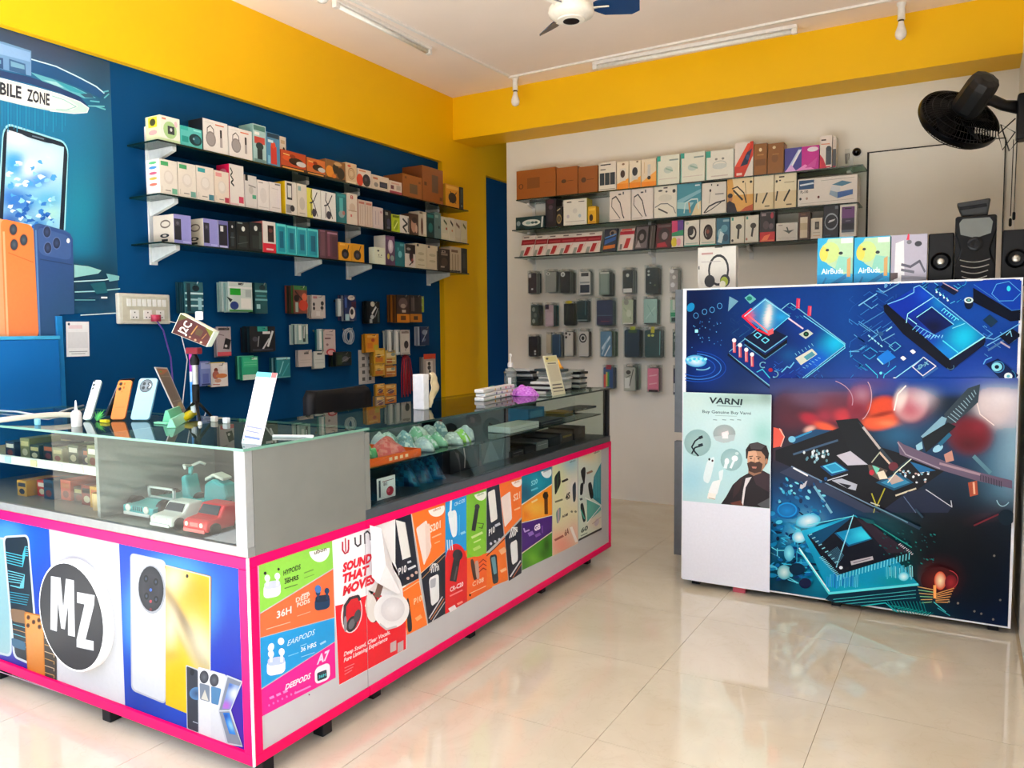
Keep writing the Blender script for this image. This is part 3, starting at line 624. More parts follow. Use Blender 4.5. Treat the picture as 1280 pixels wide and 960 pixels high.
for p in (((238, 370), (410, 253)), ((238, 473), (412, 430)), ((238, 648), (410, 525))): a.line(p, 4, 'f4ecd8')
a.build('poster', cb, CARD)['label'] = 'teal, amber, purple and green poster'
a = SP(600, 550, 4.571, 3)
a.grid([(414, 136), (556, 84), (560, 590), (414, 664)], 16, 24, blobs('e9dfb4', [(520, 130, 60, 70, 0, '8fc4d2', .9), (440, 240, 40, 80, 0, 'cfe0a0', .8), (540, 280, 40, 80, 0, 'ded8e0', .8), (470, 600, 90, 80, 0, 'f59a86', .95), (430, 420, 30, 50, 0, 'd8e2a8', .7), (540, 520, 40, 60, 0, 'f4c0b0', .8)]))
a.text('ubon', (512, 132), (546, 120), 12, '5a7a88', .02)
a.rr([(424, 210), (456, 168), (462, 250), (428, 322)], (.3, .15), '12161c'); a.line([(446, 190), (440, 290)], 4, '3a6a3c'); a.rr([(526, 260), (548, 232), (548, 345), (532, 360)], .3, '33404e'); a.rr([(432, 410), (462, 378), (460, 450), (440, 486)], .3, '7c9a94'); a.line([(448, 392), (448, 470)], 6, 'c8a0b0')
a.line([(470, 238), (500, 224)], 12, '2c241c'); a.text('4S', (488, 345), (514, 330), 34, '26261c', .04); a.line([(430, 354), (470, 340)], 10, '7a7a5a'); a.text('A160', (468, 446), (502, 430), 14, '241c1c', .05)
for x in (522, 544): a.line([(x, 412), (x+3, 406)], 12, '8a8a70')
a.text('6A', (482, 550), (508, 534), 34, '8a4a3a', .03); a.line([(428, 572), (474, 548)], 12, 'a85a4c'); a.line([(520, 500), (550, 580)], 16, 'fbeee6')
a.build('poster', cb, CARD)['label'] = 'pale yellow and coral watch poster'
a = SP(600, 550, 4.571, 3)
a.grid([(562, 82), (692, 34), (694, 500), (562, 572)], 16, 24, blobs('d8e4d2', [(620, 90, 60, 40, 0, 'e8cf9a', .9), (600, 250, 40, 100, 0, 'c8ccd0', .8), (660, 470, 50, 50, 0, 'e6c8b4', .8)]))
a.poly([(692, 128), (650, 210), (640, 330), (692, 370)], '2c8fa0'); a.poly([(610, 340), (688, 372), (692, 400), (612, 470)], '5ab0a4'); a.line([(600, 330), (692, 376), (610, 476)], 4, 'f4f6f2')
for k in range(6): a.line([(655+k*6, 200-k*8), (650+k*7, 330)], 2, '58c0c8')
a.text('ubon', (650, 80), (682, 68), 12, '6a5a4c', .02)
a.rr([(572, 180), (592, 152), (604, 160), (596, 270)], .3, '14161a'); a.rr([(572, 250), (592, 240), (586, 312), (570, 318)], .3, '1c2026'); a.rr([(614, 250), (636, 236), (650, 330), (630, 340)], .3, '1a1c24'); a.rr([(570, 370), (588, 354), (606, 460), (588, 474)], .3, '0f1c22'); a.line([(576, 400), (596, 450)], 6, '2fb8a0')
a.line([(612, 190), (640, 178)], 12, '8a6a50'); a.line([(572, 340), (582, 336)], 12, '505a58'); a.text('60', (576, 532), (616, 510), 24, '46584c', .04); a.line([(576, 548), (612, 530)], 5, '7a8a7c'); a.ell(666, 470, 12, 22, 'c8b8c0', 20); a.line([(640, 480), (690, 440)], 3, 'b89a90')
a.poly([(562, 566), (694, 500), (694, 512), (562, 578)], '14100c')
a.build('poster', cb, CARD)['label'] = 'grey and teal fitness watch poster'
# ---------------------------------------------------------------- shared builders for goods
def solvex(px, P0, D):
    q = Vector(P0)-CAM; D = Vector(D); k = px-640
    return Vector(P0)+D*(-(q.dot(_r)*FPX-k*q.dot(_f))/(D.dot(_r)*FPX-k*D.dot(_f)))
def solvey(py, P0, D):
    q = Vector(P0)-CAM; D = Vector(D); k = 480-py
    return Vector(P0)+D*(-(q.dot(_u)*FPX-k*q.dot(_f))/(D.dot(_u)*FPX-k*D.dot(_f)))
def draw(a, spec):
    """little drawing language in face coordinates: r rect, e ellipse, l line, t text, o ring, p polygon, g gradient ellipse"""
    for op in filter(None, (x.strip() for x in spec.split(';'))):
        k, *w = op.split()
        if k == 't': a.text(w[0].replace('_', ' '), (float(w[1]), float(w[2])), (float(w[1])+float(w[3]), float(w[2])), float(w[4]), w[5], .02, up=(0, 1)); continue
        if k == 'l': f = [float(x) for x in w[2:]]; a.line(list(zip(f[::2], f[1::2])), float(w[0]), w[1]); continue
        if k == 'p': f = [float(x) for x in w[1:]]; a.poly(list(zip(f[::2], f[1::2])), w[0]); continue
        f = [float(x) for x in w if len(x) < 6 or '.' in x]; c = [x for x in w if len(x) == 6 and '.' not in x]
        if k == 'r': a.rect(*f[:4], c[0])
        elif k == 'e': a.ell(f[0], f[1], f[2], f[3], c[0], f[4] if len(f) > 4 else 0, n=16)
        elif k == 'g': a.ell(f[0], f[1], f[2], f[3], c[0], 0, c[1], n=16)
        elif k == 'o': a.ring(f[0], f[1], f[2], f[3], f[4], c[0], n=18)
    return a
def carton(name, label, cat, O, U, V, N, depth, col, art='', side=None, group=None, mat=None, bev=.0015, top=None):
    """box whose front has corner O, width U, height V and outward normal N; printed front and optional printed side"""
    O, U, V, N = Vector(O), Vector(U), Vector(V), Vector(N).normalized(); B = -N*depth
    mb = MB(); P = [O, O+U, O+U+V, O+V]; Q = [p+B for p in P]
    sc = side[0] if side else col
    n = 0; mb.v = [tuple(p) for p in P+Q]
    flip = U.cross(V).dot(N) < 0
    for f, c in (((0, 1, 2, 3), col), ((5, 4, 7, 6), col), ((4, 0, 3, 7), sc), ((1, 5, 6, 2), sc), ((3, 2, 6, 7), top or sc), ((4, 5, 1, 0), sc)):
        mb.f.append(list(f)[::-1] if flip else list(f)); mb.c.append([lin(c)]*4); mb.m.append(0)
    o = mb.build(name, mat or CARD, bevel=bev); tag(o, label, cat, group)
    if art: draw(Art(planemap(O, U, V), N, start=2), f'r .004 .004 .996 .996 {col}; '+art).build('printed_front', o, mat or CARD)
    if side and len(side) > 1 and side[1]:
        draw(Art(planemap(Q[0], P[0]-Q[0], V), -U.normalized(), start=2), side[1]).build('printed_side', o, mat or CARD)
    return o
# goods standing on the shelves of the left wall (front faces +x) and back wall (front faces -y)
def lrow(zoom, x0, x1, yt, z, xf, depth, *a, lift=0, **k):
    ox, oy, sc = zoom; P0 = solvex(ox+x0/sc, (xf, 0, z), (0, 1, 0)); P1 = solvex(ox+x1/sc, (xf, 0, z), (0, 1, 0))
    zt = solvey(oy+yt/sc, P0, (0, 0, 1)).z
    P0.z += lift
    return carton(a[0], a[1], a[2], P0, (0, P1.y-P0.y-.002, 0), (0, 0, zt-P0.z), (1, 0, 0), depth, *a[3:], **k)
def brow(zoom, x0, x1, yt, z, yf, depth, *a, lift=0, lean=0, **k):
    ox, oy, sc = zoom; P0 = solvex(ox+x0/sc, (0, yf, z), (1, 0, 0)); P1 = solvex(ox+x1/sc, (0, yf, z), (1, 0, 0))
    zt = solvey(oy+yt/sc, P0, (0, 0, 1)).z
    P0.z += lift; h = zt-P0.z; N = Vector((0, -1, 0)); V = Vector((0, 0, h))
    if lean: V = Vector((0, h*math.sin(R(lean)), h*math.cos(R(lean)))); N = Vector((0, -math.cos(R(lean)), math.sin(R(lean))))
    return carton(a[0], a[1], a[2], P0, (P1.x-P0.x-.002, 0, 0), V, N, depth, *a[3:], **k)
def series(rows, fn, where, zoomdefault=None):
    for i, r in enumerate(rows):
        zoom, x0, x1, yt, desc, cat, col, art = r[:8]; kw = dict(r[8]) if len(r) > 8 else {}
        o = ORD[i] if i < len(rows)-1 else 'last'
        fn(zoom, x0, x1, yt, kw.pop('name', 'gadget_box'), f"{desc}, {o} from left, {where}", cat, col, art, kw)

# ---------------------------------------------------------------- mural on the left wall
mur = empty('wall_mural', (XL, 1.9, 1.3), 'vinyl phone mural reading MOBILE ZONE at the left edge of the blue wall', 'mural')
a = Art(pxmap(0, XL+.001), (1, 0, 0), start=1)
q = [(-90, 6), (137, 78), (149, 391), (-90, 395)]
a.grid(q, 60, 70, blobs('0b6f98', [(40, 40, 170, 50, 15, '38425e', .95, 2), (125, 90, 25, 60, 0, '1e3a55', .9), (20, 130, 90, 30, 15, '0a7fae', .8), (120, 200, 30, 90, 0, '06688c', .7), (105, 260, 40, 60, 0, '0a86a0', .8), (140, 300, 22, 160, 0, '064668', .9),
    (100, 350, 60, 30, 0, '07394e', .95, 2), (60, 380, 120, 25, 0, '0a3352', .9), (-20, 200, 60, 120, 0, '0a5f8c', .7)]))
a.build('mural_sheet', mur, CARD)
a = Art(pxmap(0, XL+.001), (1, 0, 0), start=3)
a.poly([(-60, 420), (75, 423), (75, 393), (-60, 388)], '0d3658')
# floating rings and wordmark, zoom 0,40 scale 8
b = Art(pxmap(0, XL+.001, 0, 40, 8), (1, 0, 0), start=6)
for k in range(22): b.line([(20+k*30, 690+k*3), (20+k*30, 940+(k % 3)*30)], 8, ('0f86b4', '0b7aa8', '1593bd')[k % 3])
b.poly([(-500, 120), (0, 240), (320, 270), (560, 345), (780, 450), (960, 545), (1040, 610), (1000, 660), (800, 560), (560, 470), (320, 410), (0, 380), (-500, 300)], '0a4f82')
b.line([(-200, 200), (310, 272), (560, 345), (780, 450), (960, 545), (1040, 612)], 12, 'c9e6f4')
b.poly([(300, 400), (520, 470), (760, 560), (960, 660), (840, 665), (700, 600), (420, 490)], '5fb0bf'); b.poly([(540, 480), (700, 540), (900, 640), (700, 590)], '2f9db0'); b.poly([(430, 480), (560, 500), (640, 560), (560, 540)], '9cd2d6')
b.poly([(800, 620), (900, 615), (940, 660), (850, 655)], '2a5570')
b.poly([(-500, 330), (0, 385), (300, 450), (560, 540), (800, 650), (880, 740), (600, 610), (300, 520), (0, 450), (-500, 400)], '1c3d6c')
b.poly([(-500, 395), (0, 462), (300, 540), (600, 625), (800, 700), (885, 760), (870, 805), (740, 815), (500, 790), (250, 740), (0, 680), (-500, 580)], 'c4ddd8')
b.poly([(-500, 430), (0, 490), (300, 560), (560, 630), (700, 690), (780, 745), (720, 780), (500, 770), (250, 720), (0, 660), (-500, 560)], 'e9ebe4'); b.line([(520, 640), (640, 680), (760, 748), (660, 780), (560, 775)], 10, '8fcac6')
b.line([(-500, 392), (0, 462), (300, 540), (600, 625), (800, 700), (885, 762), (868, 806), (740, 816), (500, 790)], 8, 'ecf6f2')
b.text('MOBILE', (-200, 576), (212, 668), 118, '1c2230', .03, up=(0, -1)); b.text('ZONE', (268, 684), (494, 735), 112, '1c2230', .03)
b.poly([(-260, 40), (30, 100), (310, 190), (310, 440), (0, 370), (-260, 310)], '6a96c4'); b.poly([(-260, 60), (20, 120), (300, 205), (300, 300), (30, 230), (-260, 180)], '86aedb')
b.poly([(88, 268), (250, 320), (258, 430), (90, 385)], '2f5f8e'); b.poly([(104, 290), (240, 334), (244, 376), (106, 345)], '6fa2c0'); b.poly([(-100, 240), (28, 262), (30, 372), (-100, 340)], '2a507e'); b.poly([(-40, 268), (8, 284), (8, 320), (-40, 310)], '6f9ac4')
for p in ([(880, 740), (1040, 745)], [(900, 690), (990, 700)], [(1030, 600), (1080, 590)], [(1040, 660), (1085, 620)], [(960, 745), (1050, 775)]): b.line(p, 14, '63b8c4')
b.build('wordmark', mur, CARD)
# printed phones
a.rr([(4, 152), (86, 178), (81, 300), (-6, 300)], (.12, .12), '9adbe8'); a.rr([(5, 155), (85, 180), (79, 302), (-3, 302)], (.12, .12), '0d1f30')
a.grid([(9, 162), (80, 184), (74, 292), (3, 292)], 26, 34, blobs('8fcbe6', [(20, 170, 30, 16, 15, 'dfe0e8', .9), (60, 200, 30, 26, 20, 'cfe6ee', .9), (20, 205, 16, 14, 30, '2d9be0', .95, 2), (45, 225, 20, 10, -20, '1f86dc', .9, 2), (20, 250, 26, 14, 20, '1668c8', .9, 2), (60, 250, 20, 12, 0, '3fa8d8', .8), (36, 210, 9, 12, 0, 'f0f8fc', .9), (62, 268, 16, 10, -20, 'a8dccf', .9), (12, 275, 20, 14, 0, '0c4fae', .9), (50, 280, 12, 10, 0, '1a7fd0', .8)]))
rw = random.Random(12)
for c_, n_, ylo, yhi in (('4aa4e4', 14, 200, 245), ('2a78cc', 14, 235, 288), ('d0e8f6', 18, 195, 288), ('1c5eb4', 10, 255, 290), ('8fd0ec', 14, 205, 285)):
    for _ in range(n_):
        x_, y_ = rw.uniform(10, 68), rw.uniform(ylo, yhi); pts = []
        for i in range(7):
            w_ = 2*math.pi*i/7; rr_ = rw.uniform(.6, 4.6); pts.append((min(73, max(7, x_+rr_*1.3*math.cos(w_))), y_+rr_*math.sin(w_)))
        a.poly(pts, c_)
a.rr([(26, 162), (68, 175), (66, 181), (26, 169)], .3, '0d1f30'); a.line([(40, 170), (54, 174)], 1.6, '6a7a8a')
a.rr([(-20, 268), (38, 284), (46, 424), (-20, 424)], (.2, .1), 'f0a070'); a.rr([(0, 273), (41, 282), (48, 423), (6, 423)], (.16, .06), ('f4813f', 'f5824a')); a.line([(4, 290), (9, 420)], 2.5, 'f8b080')
for x, y in ((16, 287), (29, 300), (17, 306)): a.ell(x, y, 5.6, 8, 'c86a3a'); a.ell(x, y, 4.6, 6.8, '2a2f3a', 0, '4f6070')
a.line([(10, 316), (41, 328)], 1.2, 'd06a34')
a.poly([(41, 287), (43, 280.5), (48, 279.5), (80, 288), (87, 292), (90.5, 299), (92, 392.5), (73.5, 393), (73.5, 423), (48, 423)], '31568a'); a.poly([(46, 289), (48, 283), (53, 282), (80, 290), (86, 293), (90, 300), (91.5, 392), (73.5, 392.5), (73.5, 422.5), (50, 422.5)], ['2c4c86']*6+['274f7a']*4); a.line([(44, 288), (49, 420)], 2, '5a82b8')
a.rr([(46, 283), (88, 296), (88, 326), (48, 318)], .2, '3b5b92')
for x, y in ((58, 290), (70, 304), (59, 310)): a.ell(x, y, 5.4, 8, '54699c'); a.ell(x, y, 4.3, 6.6, '1c2740', 0, '3c4d72')
a.ell(84.5, 301, 2, 3, 'f4f0e8'); a.line([(49, 324), (89, 331)], 1.2, '1d3a66')
a.poly([(92, 331), (110, 333), (126, 338), (122, 342), (92, 347)], '8fc8c4'); a.line([(92, 352), (130, 350), (148, 346)], 1.4, 'bfe4e6'); a.line([(93, 365), (120, 364), (149, 361)], 1.4, '9fd4d8'); a.line([(93, 375), (118, 375)], 1, '6fb4b8')
a.poly([(132, 342), (148, 345), (148, 350), (136, 352)], '7ab8bc'); a.poly([(112, 355), (130, 352), (134, 366), (120, 368)], '0f5d6c'); a.line([(126, 372), (133, 372)], 2, 'f0f6f6'); a.line([(100, 394), (150, 391)], 1.2, 'd8eef2')
a.build('printed_phones', mur, CARD)
# blue boxed ledge at the lower left with paler edge strips
le = None
p0 = at(74, 424, 0, XL+.03); p1 = at(75, 395, 0, XL+.012)
M_LB = wallpaint('bright_blue_paint', '0a68b2', .4)
le = struct('trim_4', MB().box((XL, 1.25, 0), (XL+.03, p0.y, p0.z)), M_LB, bevel=.004)      # boxed ledge at the lower left
MB().box((XL, 1.25, p0.z), (XL+.034, p0.y+.004, p0.z+.016)).build('edge_strip', pbr('pale_blue_strip', '3fa6d4', .3), le, bevel=.003)
MB().box((XL+.0, p0.y, 0), (XL+.014, p0.y+.03, p1.z)).build('edge_strip', pbr('blue_strip', '0f7cc0', .35), le, bevel=.003)

# ---------------------------------------------------------------- switchboard, wall card
t = empty('switchboard', at(180, 386, 0, XL), 'white switchboard with rows of switches on the blue wall', 'switchboard')
A, B_ = at(148, 366, 0, XL+.03), at(214, 405, 0, XL+.03)
MB().box((XL, A.y, B_.z), (XL+.028, B_.y, A.z)).build('housing', pbr('ivory_plastic', 'd8d4c6', .4), t, bevel=.006)
w, h = B_.y-A.y, A.z-B_.z
MB().box((XL+.028, A.y+w*.06, B_.z+h*.1), (XL+.031, B_.y-w*.06, A.z-h*.1)).build('plate', pbr('plate_plastic', 'c8c3b0', .35), t, bevel=.002)
for i in range(8):
    y = A.y+w*(.14+.098*i); MB().box((XL+.031, y, A.z-h*.42), (XL+.037, y+w*.07, A.z-h*.18)).build('switch', WHITEP, t, bevel=.001)
for i in range(3):
    y = A.y+w*(.2+.25*i); so = MB().box((XL+.031, y, B_.z+h*.16), (XL+.034, y+w*.16, B_.z+h*.46)).build('socket', WHITEP, t, bevel=.001)
    mb = MB()
    for dy, dz in ((.05, .22), (.11, .22), (.08, .38)): mb.box((XL+.034, y+w*dy-.003, B_.z+h*dz-.003), (XL+.0345, y+w*dy+.003, B_.z+h*dz+.003), '1a1a1a')
    mb.build('socket_holes', PLAST, so)
p = at(193, 398, 0, XL+.035)
mb = MB().box((XL+.034, p.y-.02, p.z-.015), (XL+.06, p.y+.02, p.z+.018), 'c23a5a')
mb.tube([(XL+.05, p.y, p.z-.01), (XL+.06, p.y+.03, p.z-.06), (XL+.07, p.y+.06, p.z-.2), (XL+.1, p.y+.05, p.z-.42), (XL+.25, p.y-.05, p.z-.63), (XL+.6, p.y-.3, .9)], .004, 6, '5a3a9a')
tag(mb.build('charging_cable', PLAST, smooth=2), 'red plug with a purple cable hanging from the switchboard', 'cable')
p = at(219, 402, 0, XL+.035)
mb = MB().tube([(XL+.035, B_.y-.01, p.z), (XL+.06, p.y, p.z-.01), (XL+.08, p.y+.03, p.z-.2), (XL+.09, p.y-.02, p.z-.45), (XL+.2, p.y-.06, p.z-.68), (XL+.5, p.y-.2, .93)], .003, 6, 'e8e8ea')
tag(mb.build('charging_cable', PLAST, smooth=2), 'thin white cable hanging from the right end of the switchboard', 'cable')
A, B_, C_ = at(81, 402, 0, XL), at(107, 402, 0, XL), at(84, 446, 0, XL)
o = carton('payment_card', 'white payment card stuck on the blue wall below the mural', 'card', (XL+.003, A.y, C_.z), (0, B_.y-A.y+.01, 0), (0, .004, A.z-C_.z), (1, 0, 0), .0028, 'eceaec', 'r .1 .8 .7 .9 e6cdd2; e .12 .93 .05 .04 334455; r .06 .24 .94 .7 dcdadd; l .02 8a8a90 .1 .14 .9 .14; l .02 a0a0a6 .2 .08 .8 .08', bev=0)

# ---------------------------------------------------------------- glass shelves of the left wall
XSF = -3.385; LZ = {'top': 2.236, 'middle': 1.981, 'bottom': 1.75}; YS0, YS1 = 2.48, 5.2
for nm, z in LZ.items():
    o = MB().box((XL, YS0, z-.008), (XSF, YS1, z)).build('glass_shelf', [SHELFG, pbr('green_glass_edge', '0b241f', .12)])
    for p in o.data.polygons:
        if abs(p.normal.z) < .5: p.material_index = 1
    tag(o, f'{nm} glass shelf on the blue left wall', 'shelf', 'glass shelves of the blue wall')
for i, (px, py) in enumerate(((190, 300), (371, 330), (435, 345), (535, 355))):
    y = at(px, py, 0, XL).y
    t = empty('bracket_rail', (XL, y, 1.7), f'white shelf bracket rail on the blue wall, {ORD[i]} from left', 'bracket', 'bracket rails of the blue wall')
    MB().box((XL, y-.02, 1.655), (XL+.012, y+.02, 2.345 if i == 0 else 2.3)).build('rail', pbr('white_enamel', 'e4e4e2', .4), t)
    for z in LZ.values():
        ar = MB(); zz = z-.008
        La = .2 if i == 0 or z < 1.8 else .11; ar.prism([(XL+.012, y-.012, zz-(.075 if La > .15 else .05)), (XL+.012, y-.012, zz), (XL+La, y-.012, zz), (XL+La, y-.012, zz-.022)], (0, .024, 0))
        ar.build('arm', MATS['white_enamel'], t, bevel=.002)
ZA, ZBm, ZD = (160, 120, 5.333), (380, 160, 5.333), (180, 240, 5.818)
XG = XSF-.012
def lput(shelf, depth):
    def fn(zoom, x0, x1, yt, name, label, cat, col, art, kw):
        d = kw.pop('d', depth); xf = kw.pop('xf', XG); lift = kw.pop('lift', 0)
        lrow(zoom, x0, x1, yt, LZ[shelf]+.0005, xf, d, name, label, cat, col, art, lift=lift, **kw)
    return fn
LANT = 'r 0 0 .02 1 c8c0ba; l .03 4a3f3c .16 .42 .18 .72 .3 .82 .42 .72 .45 .42; e .31 .4 .2 .24 8a807c; e .31 .4 .16 .19 9c928e; r .68 .5 .76 .75 2a2424; r .67 .2 .77 .5 a89c98; r .5 .86 .85 .9 d8714e; l .015 cfc6c0 .1 .9 .4 .9'
CARB = 'r 0 0 1 .18 3a1408; e .25 .6 .2 .14 d8531c; e .6 .5 .3 .2 2a1a14; e .8 .42 .2 .14 c8c4c0; r .05 .05 .9 .12 e8a24a; l .05 f0c878 .1 .8 .5 .75; e .45 .75 .12 .1 8a2a10'
top = [
 (ZA, 217, 351, 122, 'white and lime speaker box', 'box', 'e4e6d6', 'r 0 0 1 .12 cfe0b0; e .5 .48 .34 .34 a9c98a; r .38 .32 .72 .64 33363a; e .55 .5 .06 .07 c8ccd0; e .8 .75 .08 .12 e8b8c0; r .1 .85 .3 .92 d87a5a', dict(side=('dfe2b6', 'r .2 .55 .8 .95 d8cc2a; e .5 .75 .2 .14 4a4a2a; e .5 .35 .3 .1 e8a0a0'))),
 (ZA, 353, 499, 192, 'teal box picturing a black speaker', 'box', '58b8b0', 'r 0 .8 .35 1 2fa79c; r .05 .2 .35 .5 1d9488; e .68 .42 .3 .3 12343a; e .74 .42 .16 .2 1f5e68; e .6 .45 .05 .06 88aab0; r .6 .85 .95 .93 8fd8d0'),
 (ZA, 503, 671, 143, 'white box picturing a grey lantern speaker', 'box', 'e6ddd6', LANT, dict(side=('1a1a1e',), top='2a2a2e')),
 (ZA, 674, 833, 196, 'second white lantern speaker box', 'box', 'e6ddd6', LANT, dict(top='2a2a2e')),
 (ZA, 838, 926, 180, 'clear-topped teal microphone pack', 'box', 'a8c4c0', 'r .06 .84 .94 .97 4a7a70; r .1 .5 .9 .68 c2453a; r .3 .1 .7 .5 15282c; e .5 .44 .3 .1 20383c; r .04 .02 .96 .1 6a8c88; r .12 .72 .5 .8 e8e4dc', dict(side=('7fa8a4',))),
 (ZA, 928, 1017, 236, 'blue-grey box with a red figure', 'box', '4e86a8', 'r .3 .06 .75 .6 c8352a; e .5 .64 .18 .1 d8482e; r .04 .85 .96 .98 1d3a4e; r .08 .05 .26 .3 7ab8d0; r .1 .7 .5 .78 c8e0e8'),
 (ZA, 1020, 1060, 266, 'narrow white box with a black earbud', 'box', 'e2d8c8', 'e .6 .5 .3 .22 1c1c20; r .1 .8 .8 .9 c8b090', dict(lift=.0, d=.05, xf=XG-.1)),
 (ZA, 1022, 1190, 352, 'low orange box with a dark toy car', 'box', 'b8431e', CARB, dict(d=.09)),
 (ZBm, 20, 144, 192, 'orange flame-coloured toy box', 'box', 'c8682e', CARB, dict(d=.12, side=('2a1a1a',))),
 (ZBm, 147, 279, 202, 'orange camouflage-print box', 'box', '8a5a30', 'e .2 .4 .2 .3 e08a2c; e .5 .6 .16 .26 1a1614; e .75 .4 .2 .3 2a221c; e .62 .85 .2 .1 c8a070; r 0 0 1 .12 3a2a1c; e .4 .2 .12 .1 d8742a'),
 (ZBm, 282, 354, 226, 'cream box with a coiled cable', 'box', 'd8b892', 'o .5 .5 .3 .26 .05 a87850; o .5 .5 .2 .17 .04 b88a62; e .3 .85 .16 .06 c8543a; r .1 .05 .9 .12 e8d4b4'),
 (ZBm, 360, 449, 266, 'white and red box with a black ball', 'box', 'dcc8b8', 'e .15 .35 .25 .35 d8452a; e .65 .4 .3 .36 26222c; e .6 .45 .1 .12 4a4450; r .1 .85 .6 .93 c87a5a'),
 (ZBm, 452, 569, 306, 'white box with a small black radio', 'box', 'd8c4ae', 'r .45 .22 .9 .62 20222e; r .5 .3 .85 .5 34384a; r .08 .7 .35 .85 b86a4a; e .25 .35 .12 .16 8a8078'),
 (ZBm, 571, 654, 346, 'white box with a pink base', 'box', 'd8c4b4', 'r 0 0 1 .22 a83a48; r .1 .35 .35 .65 6a2a34; r .55 .35 .9 .7 b0a090; r .15 .75 .8 .86 c89a84'),
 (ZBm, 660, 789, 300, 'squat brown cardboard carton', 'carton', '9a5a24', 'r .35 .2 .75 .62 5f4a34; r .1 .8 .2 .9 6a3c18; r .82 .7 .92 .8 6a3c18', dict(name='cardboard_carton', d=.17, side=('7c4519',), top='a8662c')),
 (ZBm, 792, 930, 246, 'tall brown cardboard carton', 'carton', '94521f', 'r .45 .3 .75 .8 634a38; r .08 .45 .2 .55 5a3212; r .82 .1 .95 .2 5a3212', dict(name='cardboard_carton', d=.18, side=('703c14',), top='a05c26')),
 (ZBm, 945, 1036, 368, 'amber box with a black spider-like tripod', 'box', 'd8921e', 'e .5 .42 .3 .24 2a1a0c; l .05 1c120a .3 .2 .8 .7; l .05 1c120a .75 .2 .35 .7; r .08 .8 .92 .94 e8b048', dict(side=('c08a20',), d=.06)),
 (ZBm, 1041, 1064, 392, 'slim black box', 'box', '14181a', 'r .2 .3 .8 .9 2c3a38; r .3 .1 .7 .2 6a7a70', dict(d=.05)),
]
series(top, lput('top', .11), 'top blue-wall shelf')
CH = 'r .08 .82 .5 .94 {0}; e .5 .5 .28 .2 d2c6ba; e .5 .52 .2 .14 dcd2c8; r .68 .04 .97 .2 {1}; l .02 a89c90 .1 .22 .1 .08; l .03 8a8078 .3 .12 .6 .12'
NK = 'l .05 221e2a .35 .95 .3 .7 .55 .45 .75 .1; l .05 221e2a .75 .9 .5 .6 .3 .5 .3 .1; e .5 .2 .16 .14 3a3440; l .04 2a2632 .2 .5 .4 .55'
